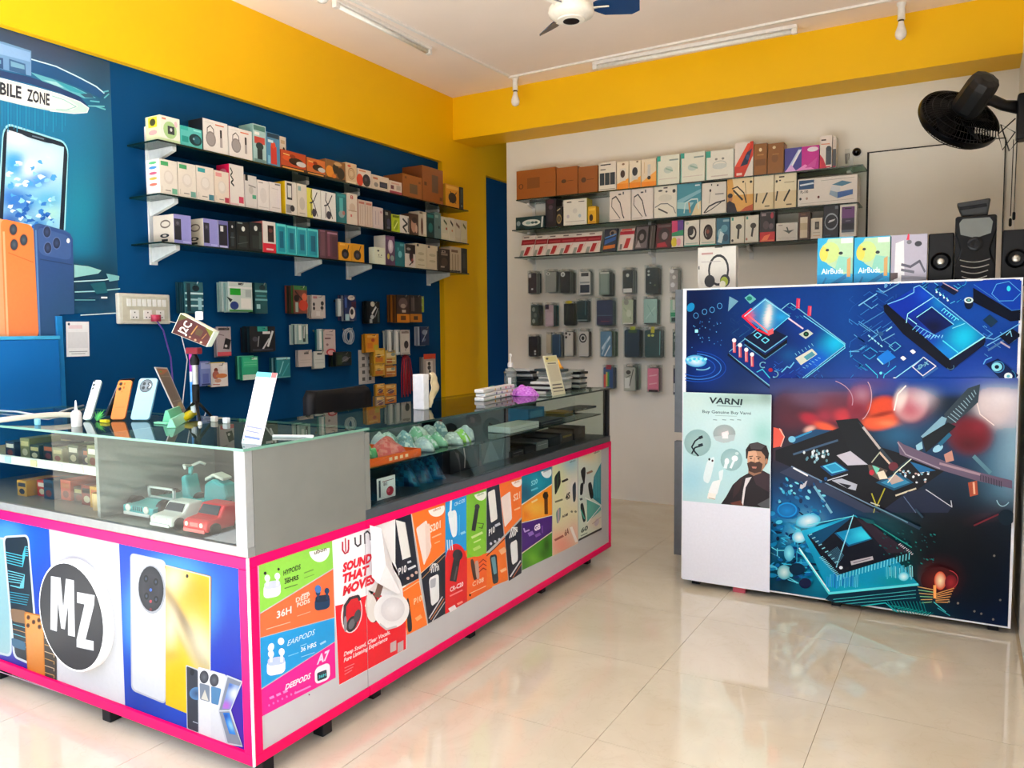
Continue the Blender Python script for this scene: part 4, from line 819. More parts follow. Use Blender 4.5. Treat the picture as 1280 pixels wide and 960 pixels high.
mid = [
 (ZA, 216, 335, 414, 'white charger box with a green tab', 'box', 'ddd3c6', CH.format('3f9a5c', '6aa888'), dict(side=('e6e2dc', 'e .5 .9 .3 .04 58b878; e .5 .76 .3 .04 3f8ac8; e .5 .6 .3 .04 c85a78; e .5 .45 .3 .04 c8b048; e .5 .28 .3 .04 d0705a'))),
 (ZA, 339, 459, 436, 'second white charger box with a green tab', 'box', 'dcd0c2', CH.format('459a62', '6a9c8c')),
 (ZA, 462, 579, 459, 'white charger box with a teal tab', 'box', 'dccfc2', CH.format('2f9a9c', '3f7a88')),
 (ZA, 582, 679, 492, 'white charger box with a red tab', 'box', 'dccab8', CH.format('d88a88', 'b83048')),
 (ZA, 682, 779, 449, 'tall white box with diagonal black lettering', 'box', 'dcd2ca', 'l .05 222222 .08 .9 .22 .8 .08 .72 .26 .62 .1 .55 .3 .48; r .62 .08 .95 .24 c8405a; r .05 .02 .6 .06 d8b0b0', dict(side=('d8104a', 'e .5 .8 .3 .1 f08aa0'))),
 (ZA, 785, 864, 522, 'pale grey box with a black corner and green square', 'box', 'cfc8c2', 'r .02 .82 .25 1 1a1a1a; r .6 .3 .92 .42 4a9a74; l .04 8a8480 .3 .7 .9 .66; e .5 .55 .2 .12 b8b0a8', dict(d=.08)),
 (ZA, 867, 945, 556, 'plain white box with faint print', 'box', 'dcd2cc', 'r .1 .9 .5 .94 9a9490; e .5 .5 .3 .26 d2c8c2; l .02 b8aea8 .1 .1 .9 .1'),
 (ZA, 947, 1024, 570, 'second plain white box with faint print', 'box', 'dbd0ca', 'r .5 .92 .95 .97 6a6460; l .02 b8aea8 .2 .8 .8 .78; l .03 c0b0a8 .2 .15 .9 .15'),
 (ZA, 1052, 1129, 564, 'white box with a phone in a black frame', 'box', 'd6ccc0', 'r .15 .45 .6 .95 18181a; r .22 .52 .54 .88 d8d4cc; r .05 .05 .5 .3 8a8480; e .6 .2 .2 .1 2a2a2c', dict(side=('e8bc10',))),
 (ZA, 1132, 1196, 580, 'white box with a round charger', 'box', 'd8ccba', 'e .5 .4 .3 .2 c4b8a8; r .1 .78 .4 .92 8aa8a0; l .03 a89c8c .2 .1 .8 .1'),
 (ZBm, 22, 115, 396, 'yellow and white neckband box', 'box', 'e4e0d8', 'r 0 0 .4 1 d8cf4a; '+NK),
 (ZBm, 117, 216, 416, 'white neckband box beside the yellow one', 'box', 'e4dfd8', NK),
 (ZBm, 219, 287, 428, 'teal box with a silver bottle', 'box', '1d6c70', 'r .3 .3 .65 .85 4fa8a8; e .5 .3 .3 .12 8a9a98; r .1 .88 .9 .96 2f8a8c; e .7 .35 .14 .07 b86a60'),
 (ZBm, 291, 360, 430, 'cream box with red lettering', 'box', 'd9c8b6', 't 8 .3 .82 .3 .12 b83a34; e .5 .55 .3 .14 cbb09a; r .3 .25 .45 .33 c8605a; l .03 b09078 .1 .45 .9 .45'),
 (ZBm, 364, 410, 474, 'beige cable box with fine red lines', 'box', 'cdb7a6', 'l .06 a88c7a .3 .1 .3 .8; l .06 a88c7a .6 .1 .6 .8; r .1 .85 .9 .93 b86a5c', dict(side=('a0584c',))),
 (ZBm, 412, 459, 484, 'second beige cable box', 'box', 'ccb5a4', 'l .06 a88c7a .3 .1 .3 .8; l .06 a88c7a .7 .1 .7 .8; r .1 .85 .9 .93 b86a5c'),
 (ZBm, 462, 530, 522, 'pinkish box with thin grey figures', 'box', 'cbb9b4', 'l .04 8a7c80 .25 .2 .25 .8; l .04 9a8c90 .55 .2 .55 .8; e .8 .8 .1 .06 a87c84'),
 (ZBm, 540, 584, 544, 'black box with a dark blue figure', 'box', '15181e', 'e .6 .4 .3 .2 3a3c5a; r .1 .75 .5 .9 8a8a80; r .3 .1 .8 .2 5a6070', dict(d=.08)),
 (ZBm, 587, 641, 572, 'lime green box', 'box', 'b4c422', 'e .5 .4 .3 .3 8aa018; r .1 .82 .9 .95 5a6a10; l .08 e0e88a .3 .2 .7 .6', dict(d=.08)),
 (ZBm, 643, 702, 578, 'white box with a black zigzag band', 'box', 'd4ccc6', 'l .12 1c1a20 .3 .8 .8 .55 .3 .35 .7 .1; r .86 .1 .96 .9 2a2830', dict(d=.08)),
 (ZBm, 706, 765, 566, 'brown box picturing a face', 'box', '4a3226', 'e .45 .45 .3 .34 b88a72; e .55 .7 .3 .14 2a1812; e .75 .3 .12 .2 c8a890', dict(d=.08)),
 (ZBm, 767, 819, 552, 'cream and brown box', 'box', 'c4b8a4', 'e .4 .4 .14 .36 5a3020; r .6 .1 .9 .9 d4ccbc; r .1 .9 .5 .97 6a5a4a', dict(d=.09)),
 (ZBm, 821, 870, 560, 'dark teal box', 'box', '0f3a3c', 'e .5 .4 .3 .2 1f6a68; r .1 .8 .9 .92 2a7a74', dict(d=.08)),
 (ZBm, 872, 915, 560, 'grey-green box with a dot', 'box', '5a7472', 'e .7 .45 .12 .06 16282a; r .1 .8 .6 .9 8aa09c', dict(d=.08)),
 (ZBm, 917, 966, 588, 'white earphone box with a green streak', 'box', 'cfc8ae', 'l .1 3a4a20 .35 .85 .75 .7; r .1 .05 .9 .3 d8cfb8; e .7 .5 .12 .06 b0583a', dict(d=.07)),
 (ZBm, 968, 1004, 596, 'white earphone box with a black streak', 'box', 'cfc5ac', 'l .12 2a2414 .3 .85 .75 .68; e .6 .45 .14 .05 c07a50', dict(d=.07)),
 (ZBm, 1006, 1049, 606, 'white earphone box with a brown streak', 'box', 'c9bda6', 'l .12 6a4a38 .25 .8 .75 .66; r .1 .05 .9 .2 c0b49c', dict(d=.07)),
 (ZBm, 1051, 1089, 614, 'white earphone box with an olive streak', 'box', 'c8bc98', 'l .12 5a5a20 .3 .82 .75 .66; r .1 .05 .9 .2 c0b48c', dict(d=.07)),
]
series(mid, lput('middle', .1), 'middle blue-wall shelf')
PH = 'r 0 0 1 1 8f8cc8; r .02 .12 .42 .85 23232c; r .08 .6 .36 .8 3a3a44; e .22 .7 .08 .06 60606c; r .5 .04 .95 .1 b0aee0'
DIAL = 'o .6 .68 .22 .12 .05 6a5a50; e .55 .28 .22 .07 1c1a1a; e .55 .28 .1 .035 e0d4c4; r .4 .08 .7 .16 1c1a1a'
TC = 'r .12 .08 .88 .9 178e9e; r .3 .2 .72 .75 0e5f78; r .05 .92 .95 .98 5fd0c8; l .06 7fe0dc .94 .05 .94 .95'
bot = [
 (ZD, 221, 349, 158, 'lavender phone box with a dial on its side', 'box', '9c98d4', PH, dict(side=('d8ccbc', DIAL), d=.16)),
 (ZD, 436, 541, 190, 'second lavender phone box with a dial on its side', 'box', '8c88c4', PH, dict(side=('d4c8b6', DIAL), d=.16)),
 (ZD, 545, 618, 204, 'lavender and black phone box', 'box', '6a68a0', 'r .05 .1 .9 .85 1c1c26; r .2 .6 .5 .8 e0dcd8; r .1 .02 .9 .08 c8c6e8', dict(side=('b8b4d8',))),
 (ZD, 622, 673, 208, 'black box with small white marks', 'box', '14191c', 'r .3 .1 .7 .6 2f3a3e; e .5 .8 .12 .05 d0d0d0; r .2 .4 .8 .44 5a6468', dict(d=.08)),
 (ZD, 676, 769, 210, 'black box with a white lamp', 'box', '12171a', 'e .55 .75 .14 .09 e8e8e0; r .2 .1 .8 .5 26302f; r .1 .92 .5 .97 8a9a94; l .03 4a5654 .1 .2 .9 .3', dict(d=.08)),
 (ZD, 772, 864, 216, 'second black box with a white lamp', 'box', '12171a', 'e .5 .8 .14 .09 d8dcd4; r .2 .1 .8 .55 222c2b; r .75 .1 .95 .7 3a4a44', dict(d=.08)),
 (ZD, 868, 963, 208, 'white and red box with a black phone', 'box', 'e0d4cc', 'r .38 .35 .86 .88 2a1416; e .6 .72 .16 .07 6a3a34; r 0 0 1 .3 d01c34; r .25 .08 .8 .14 f0c0c0', dict(side=('c87068',))),
 (ZD, 968, 1039, 226, 'teal tinted pack with a dark case', 'pack', '2fb0b4', TC),
 (ZD, 1042, 1114, 240, 'teal tinted pack right of the red one', 'pack', '2bacb2', TC),
 (ZD, 1117, 1190, 252, 'third teal tinted pack after the red one', 'pack', '2aa8b0', TC),
 (ZD, 1193, 1272, 262, 'teal tinted pack nearest the maroon boxes', 'pack', '2aa4b0', TC),
 (ZBm, 108, 150, 674, 'narrow maroon box', 'box', '5c3a44', 'r .2 .1 .8 .9 6e4852; r .1 .92 .9 .98 8a5a6a'),
 (ZBm, 152, 230, 680, 'wider maroon box', 'box', '5a3440', 'r .1 .1 .3 .9 7a4a5a; r .5 .1 .9 .8 4a2a36; r .1 .88 .95 .94 a87a90'),
 (ZBm, 235, 318, 760, 'yellow box with a black web camera', 'box', 'd8941c', 'e .5 .38 .3 .28 1e1a20; e .5 .36 .14 .13 4a4a5a; l .06 1e1a20 .7 .6 .8 .9; r .08 .85 .5 .94 e8b050', dict(d=.09)),
 (ZBm, 320, 403, 768, 'second yellow box with a black web camera', 'box', 'd8961e', 'e .45 .38 .3 .28 1e1a20; e .45 .36 .14 .13 4a4a5a; l .06 1e1a20 .6 .6 .75 .9', dict(d=.09)),
 (ZBm, 472, 543, 792, 'small white earbud box', 'box', 'd6d8c0', 'e .35 .8 .1 .06 3a3a3a; e .4 .55 .05 .04 5a5a50; e .65 .55 .05 .04 5a5a50; r .3 .42 .7 .46 a8a898', dict(d=.05)),
 (ZBm, 545, 609, 714, 'plum box with a white earbud case', 'box', '5a3a58', 'g .55 .65 .28 .24 b8a4b4 e8e0e4; e .3 .3 .12 .1 c8b048; r .1 .86 .9 .96 7a4a6a; e .7 .25 .2 .1 8a9a94', dict(side=('cfc6ba',), d=.1)),
 (ZBm, 611, 674, 756, 'teal box with a pale earbud', 'box', '176a72', 'e .5 .5 .2 .14 6ab4bc; r .5 .84 .9 .94 5aa0a8; e .3 .7 .1 .08 3a8a90', dict(d=.09)),
 (ZBm, 676, 744, 772, 'black and white figure-print box', 'box', 'd0c6bc', 'r 0 .6 1 1 201c1c; e .6 .5 .2 .24 2a1a1c; e .35 .8 .2 .06 a09890; e .7 .3 .1 .12 8a3a34; l .06 1c1c1c .4 .1 .8 .3', dict(d=.08)),
 (ZBm, 747, 818, 766, 'tall beige box with faint charger print', 'box', 'cbbfa4', 'r .1 .88 .3 .97 3a342a; e .5 .6 .3 .06 b0a488; e .5 .35 .3 .05 b0a488; l .03 9c9074 .2 .15 .8 .15', dict(d=.09)),
 (ZBm, 820, 894, 778, 'second tall beige box with faint charger print', 'box', 'cbbda2', 'r .1 .88 .3 .97 3a342a; e .5 .6 .3 .06 b0a488; e .5 .35 .3 .05 b0a488; r .9 .02 .98 .8 2a221a', dict(d=.09)),
 (ZBm, 901, 974, 800, 'dark brown box with white lettering', 'box', '2a201a', 'r .2 .7 .8 .8 8a7a6a; e .5 .4 .3 .2 4a3a2c; r .15 .15 .5 .22 b0a090; t Z3 .2 .82 .4 .1 c0b4a4', dict(d=.09)),
 (ZBm, 977, 1050, 788, 'beige box with brown columns', 'box', 'b8a488', 'l .06 7a6248 .2 .1 .2 .7; l .06 7a6248 .45 .1 .45 .7; l .06 7a6248 .7 .1 .7 .7; r .1 .78 .7 .88 6a4a30', dict(d=.09)),
 (ZBm, 1053, 1090, 800, 'dark grey box', 'box', '26241e', 'r .2 .2 .7 .8 3a3830', dict(d=.08)),
]
series(bot, lput('bottom', .1), 'bottom blue-wall shelf')
q = solvex(380+1010/5.333, (XG+.02, 0, 1.752), (0, 1, 0))
mb = MB()
for k, (dy, s) in enumerate(((-.05, .03), (.0, .034), (.05, .026))):
    mb.tube([(XG+.004+.016*math.cos(w), q.y+dy+s*math.sin(w), 1.757+.002*math.sin(3*w)) for w in np.linspace(0, 2*math.pi, 15)], .004, 5, '101010')
tag(mb.build('earphone_cable', PLAST, smooth=2), 'black coiled earphone cables on the right end of the bottom blue-wall shelf', 'cable')
# ---------------------------------------------------------------- glass shelves of the back wall and their goods
YSB = 5.36; BZ = {'top': 2.31, 'middle': 2.082, 'bottom': 1.872}
for nm, z in BZ.items():
    x0 = solvex({'top': 645, 'middle': 640, 'bottom': 643}[nm], (0, YSB, z), (1, 0, 0)).x; x1 = solvex({'top': 1079, 'middle': 1073, 'bottom': 1071}[nm], (0, YSB, z), (1, 0, 0)).x
    o = MB().box((x0, YSB, z-.008), (x1, YB, z)).build('glass_shelf', [SHELFB, MATS['green_glass_edge'] if 'green_glass_edge' in MATS else pbr('green_glass_edge', '0b241f', .12)])
    for p in o.data.polygons:
        if abs(p.normal.z) < .5: p.material_index = 1
    tag(o, f'{nm} glass shelf on the white back wall', 'shelf', 'glass shelves of the back wall')
for i, px in enumerate((668, 818, 940, 1062)):
    x = at(px, 280, 1, YB).x
    t = empty('bracket_rail', (x, YB, 1.8), f'pale shelf bracket rail on the white back wall, {ORD[i]} from left', 'bracket', 'bracket rails of the back wall')
    MB().box((x-.014, YB-.01, 1.78), (x+.014, YB, 2.4)).build('rail', MATS['white_enamel'], t)
    for z in BZ.values():
        MB().prism([(x-.012, YB-.01, z-.045), (x-.012, YB-.01, z-.008), (x-.012, YB-.1, z-.008), (x-.012, YB-.1, z-.025)], (.024, 0, 0)).build('arm', MATS['white_enamel'], t, bevel=.002)
ZE, ZF = (620, 160, 5.333), (840, 160, 4.923)
def bput(shelf, depth):
    def fn(zoom, x0, x1, yt, name, label, cat, col, art, kw):
        d = kw.pop('d', depth); yf = kw.pop('yf', YSB+.012); lift = kw.pop('lift', 0); lean = kw.pop('lean', 0)
        brow(zoom, x0, x1, yt, BZ[shelf]+.0005, yf, d, name, label, cat, col, art, lift=lift, lean=lean, **kw)
    return fn
WTC = 'r 0 .82 .16 1 2f9a86; r 0 0 .04 1 3aa090; e .5 .5 .2 .12 bcc8be; l .05 8fae9c .4 .55 .7 .45; r .55 .8 .95 .85 8a9a92; l .02 c8b8b0 .1 .2 .9 .2'
top = [
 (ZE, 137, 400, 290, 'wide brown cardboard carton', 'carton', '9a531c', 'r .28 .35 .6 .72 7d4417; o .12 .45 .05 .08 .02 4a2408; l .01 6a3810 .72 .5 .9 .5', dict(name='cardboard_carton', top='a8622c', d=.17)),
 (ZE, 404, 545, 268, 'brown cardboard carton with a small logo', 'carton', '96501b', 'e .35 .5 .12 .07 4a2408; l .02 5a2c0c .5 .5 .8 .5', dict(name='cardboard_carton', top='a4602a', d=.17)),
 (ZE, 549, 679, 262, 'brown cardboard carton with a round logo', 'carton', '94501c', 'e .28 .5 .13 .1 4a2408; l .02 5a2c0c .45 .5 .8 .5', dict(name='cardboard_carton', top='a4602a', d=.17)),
 (ZE, 685, 802, 232, 'white box with three dark phones', 'box', 'e2d8c8', 'r .06 .2 .33 .62 23303a; r .36 .2 .63 .62 23303a; r .66 .2 .94 .62 23303a; r .1 .88 .7 .92 3a3a3a; r .05 .04 .95 .07 9a9084; r .1 .72 .4 .76 6a6058'),
 (ZE, 806, 885, 228, 'white and orange watch box', 'box', 'e6d8c0', 'r 0 0 1 .2 e88a20; p f0a040 0 .2 1 .2 1 .38 0 .2; r .25 .3 .75 .75 d8d0c4; e .5 .55 .2 .14 3a2620; e .55 .9 .12 .04 8a6a50'),
 (ZE, 888, 966, 222, 'second white and orange watch box', 'box', 'e8dac2', 'r 0 0 1 .2 ee8a1c; p f2a84a 0 .2 1 .2 1 .42 0 .2; r .25 .3 .75 .75 dcd4c8; e .5 .6 .24 .16 262a34; e .7 .95 .1 .03 6a5040'),
 (ZE, 969, 1069, 212, 'white and orange box with a tall cylinder', 'box', 'e2d0b4', 'r 0 0 1 .18 ee8a1c; p f2a84a 0 .18 1 .18 1 .55 0 .18; r .42 .3 .62 .8 c4c0bc; e .52 .32 .12 .07 1a1614; l .03 c8a060 .2 .5 .2 .9'),
 (ZE, 1073, 1224, 190, 'white cable box with a teal corner', 'box', 'dcdccc', WTC),
 (ZF, 52, 203, 158, 'second white cable box with a teal corner', 'box', 'dedccc', WTC),
 (ZF, 207, 380, 146, 'white box with earbuds over a round cushion', 'box', 'e0dccf', 'r 0 .78 .18 1 2f9a86; r 0 0 .03 1 3aa090; o .5 .5 .24 .13 .02 a8b0ac; e .5 .45 .26 .1 c8ccc6; e .38 .7 .05 .04 8a8a84; e .62 .7 .05 .04 8a8a84; r .2 .1 .8 .14 c8b8b0'),
 (ZF, 385, 500, 94, 'red and black box with a dark phone', 'box', 'e2d6cc', 'p c8301c 0 0 .5 0 1 .6 1 1 .85 1 0 .3; p 1c2a4a .3 .3 .7 .35 .95 .8 .55 .65; e .7 .55 .1 .08 34507a; r .1 .05 .4 .12 f0c8b8; p e0482c 0 .3 .3 .3 .9 .95 .7 .95'),
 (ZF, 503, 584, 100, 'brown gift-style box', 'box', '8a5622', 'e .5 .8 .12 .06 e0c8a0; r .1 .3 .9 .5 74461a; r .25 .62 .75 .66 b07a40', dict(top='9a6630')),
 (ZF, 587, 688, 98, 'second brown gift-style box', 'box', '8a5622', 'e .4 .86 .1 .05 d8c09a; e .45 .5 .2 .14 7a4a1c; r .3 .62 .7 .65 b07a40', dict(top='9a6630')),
 (ZF, 692, 905, 128, 'long violet and magenta box with a white pen', 'box', '8a2c9a', 'p 3c3a8c 0 0 .5 0 .5 1 0 1; p c01c8c .5 0 1 0 1 1 .5 1; p b8c8e8 .05 .05 .15 .05 .5 .9 .4 .9; l .06 e8e8f0 .2 .2 .45 .85; p e48ac8 .3 0 .9 0 .6 .25; e .82 .85 .16 .1 e8d8e4; p d8a8e0 .0 .0 .35 0 .2 .3; p c8449c .6 .1 .95 .5 .9 .1'),
 (ZF, 908, 985, 52, 'tall white and red box with a grey trimmer', 'box', 'dccfc6', 'p c01c3c 0 0 .6 0 .3 .3 0 .45; r .5 .1 .95 .62 3c444c; e .72 .6 .22 .08 2c343c; r .1 .85 .5 .9 4a3a3a; l .03 d88a6a .1 .75 .8 .74; r .1 .02 .9 .06 c81c44', dict(d=.08)),
 (ZF, 988, 1010, 54, 'narrow white and grey box', 'box', 'd4c8bc', 'r .0 0 1 .6 4a4c50; r .2 .65 .8 .9 c8b4a8; r 0 .0 1 .05 a8204a', dict(d=.08)),
]
series(top, bput('top', .1), 'top back-wall shelf')
NB = 'l .045 2a2a30 .12 .75 .3 .82 .5 .6 .62 .2 .68 .1; l .03 2a2a30 .12 .75 .1 .5 .3 .3 .5 .1; r .42 .85 .55 .9 33333a; r .62 .86 .68 .95 33333a; r .05 .05 .5 .08 b8aca4'
mid = [
 (ZE, 330, 402, 476, 'dark plum box', 'box', '1a1620', 'e .5 .9 .35 .08 3a1a30; r .2 .2 .7 .6 2a2430; e .5 .7 .2 .08 4a3a48', dict(d=.1)),
 (ZE, 404, 446, 526, 'black box with a gold camera ring', 'box', '14141a', 'o .4 .38 .36 .2 .1 a89058; e .4 .38 .22 .12 6a5a40; l .06 c8b888 .1 .8 .6 .9', dict(d=.1)),
 (ZE, 450, 607, 482, 'white box with small line icons', 'box', 'dcd8cc', 'r .15 .88 .35 .92 2a2a2a; r .65 .88 .9 .91 3a3a3a; e .2 .35 .06 .07 b8b0b8; e .7 .35 .06 .07 a8b8c0; e .5 .55 .1 .1 ccc8c0; l .02 a8a098 .1 .15 .9 .15', dict(side=('c8bc3a',))),
 (ZE, 613, 668, 524, 'yellow box with a dark side', 'box', 'd8a41c', 'e .4 .35 .24 .2 3a2410; r .1 .75 .9 .88 e8bc3c; r .05 .05 .95 .14 b8801c', dict(d=.06)),
 (ZE, 757, 900, 424, 'white box with a black neckband', 'box', 'dcd0c6', NB),
 (ZE, 904, 1049, 410, 'second white box with a black neckband', 'box', 'dad0c8', NB),
 (ZE, 1053, 1206, 394, 'white box with earbuds and a cable loop', 'box', 'dcd6c8', 'r .42 .92 .6 .96 1a1a1a; e .28 .86 .1 .03 26262a; e .88 .82 .07 .06 26262a; e .55 .82 .05 .03 4a4a4a; l .03 4a5058 .05 .35 .3 .45 .6 .44 .85 .3 .95 .12; l .05 26262a .2 .3 .6 .14; e .5 .62 .3 .12 cfcabc'),
 (ZF, 30, 180, 348, 'blue and teal box with a pale neckband', 'box', '3c8a9c', 'p d8c8a0 .6 0 1 0 1 .45 .8 .35; p 7ab0c0 0 .5 1 .8 1 .7 0 .35; p 9cc8cc 0 .25 .5 .2 .7 .4 0 .45; l .04 c8dcd8 .3 .1 .35 .4 .6 .5 .85 .5 .9 .2; r .75 .9 .95 .94 d8e8e8; l .06 c8864a .55 .1 .5 .4'),
 (ZF, 183, 334, 342, 'white box with a long black neckband', 'box', 'd8d2c8', 'r .38 .9 .42 .96 2a2a2a; e .35 .75 .04 .05 26262a; e .65 .9 .04 .03 26262a; l .03 b0a8a0 .35 .7 .3 .35; l .05 34343a .1 .06 .3 .25 .6 .35 .95 .4; l .03 34343a .15 .05 .4 .15 .8 .35; r .55 .6 .9 .64 8a8684'),
 (ZF, 338, 499, 316, 'orange box with a dark-haired man and a neckband', 'box', 'd8a050', 'p e8d0a4 .3 .5 1 .5 1 1 .2 1; e .12 .42 .09 .12 b87a50; e .12 .5 .1 .07 1c1210; p 1c1a2a 0 0 .4 0 .3 .25 .1 .35 0 .3; l .04 2a2620 .2 .7 .4 .75 .65 .55 .75 .25; l .06 2a2620 .25 .65 .6 .35; p b8502a .5 0 1 0 1 .2 .7 .12; e .62 .88 .04 .03 1c1814; e .92 .86 .05 .04 1c1814; l .02 6a5a44 .7 .85 .75 .3'),
 (ZF, 502, 627, 300, 'cream earbud box with two dark sticks', 'box', 'd8c49c', 'l .07 1c1a18 .45 .2 .68 .5; l .07 1c1a18 .12 .25 .16 .5; r .3 .86 .5 .9 3a342c; e .1 .8 .05 .04 1c1a18; e .3 .78 .06 .02 1c1a18; l .02 8a7a5c .45 .75 .9 .75; r .55 .08 .8 .12 6a5c48; r 0 .5 1 1 e0d4b8'),
 (ZF, 629, 765, 288, 'second cream earbud box with two dark sticks', 'box', 'd8c49c', 'r 0 .5 1 1 e0d4b4; l .07 1c1a18 .45 .22 .7 .52; l .07 1c1a18 .08 .25 .14 .5; r .2 .9 .45 .94 3a342c; e .1 .8 .05 .04 1c1a18; e .25 .82 .05 .02 1c1a18; l .02 8a7a5c .45 .75 .9 .75; r .55 .08 .8 .12 6a5c48', dict(side=('6a7a70',))),
 (ZF, 772, 1140, 318, 'long white box picturing a blue device', 'box', 'dcd4cc', 'r .02 .62 .28 .95 1c4a74; l .06 c8d8e4 .05 .78 .26 .82; t PL-100 .05 .48 .13 .1 2a2a34; e .05 .28 .02 .05 2a2a2a; e .16 .28 .02 .05 a88a7a; e .36 .3 .02 .05 6a2a2a; p 4a7a94 .58 .7 .75 .82 .92 .72 .75 .62; p c8ccd0 .55 .5 .72 .42 .72 .62 .58 .66; p 2a5a9c .68 .2 .93 .3 .93 .48 .68 .42; p 8aa0b4 .54 .36 .68 .2 .68 .42 .56 .5; l .015 9a9490 .4 .88 .95 .9; l .01 8a8480 .05 .1 .95 .14', dict(top='c4c0b8', d=.17)),
]
series(mid, bput('middle', .1), 'middle back-wall shelf')
# teal box lying on the left end of the middle shelf
p0 = solvex(640, (0, YSB+.012, BZ['middle']), (1, 0, 0))
brow(ZE, 132, 322, 598, BZ['middle']+.0005, YSB+.03, .1, 'gadget_box', 'low dark teal box with a white trimmer, left end of middle back-wall shelf', 'box', '12383a', 'e .55 .5 .32 .26 d4d8d0; e .45 .5 .1 .12 8fa8a4; e .6 .5 .06 .1 3a5a58; e .72 .5 .06 .1 3a5a58; l .06 c8ccc8 .92 .1 .95 .9; e .1 .5 .07 .2 8a9a9c; p 0a2426 0 0 .4 0 .2 .3')
RED = 'r 0 .55 1 .8 8a1426; r .1 .62 .9 .7 b03a44; r .1 .88 .5 .94 6a5a58; p a82028 .3 .05 .6 .05 .75 .45 .45 .45; l .06 d8a8a0 .6 .05 .9 .5; p 8a9088 0 0 .25 0 .3 .3 .08 .3'
t_ = [((175, 262), 706), ((268, 345), 702), ((350, 440), 698), ((440, 528), 692), ((528, 615), 686), ((614, 706), 680)]
for i, ((x0, x1), yt) in enumerate(t_):
    brow(ZE, x0-20, x1-16, yt, BZ['bottom']+.0005, YSB+.02, .012, 'blister_pack', f'leaning red and white cable pack, {ORD[i]} from left on the bottom back-wall shelf', 'pack', 'd8ccc4', RED, lean=20)
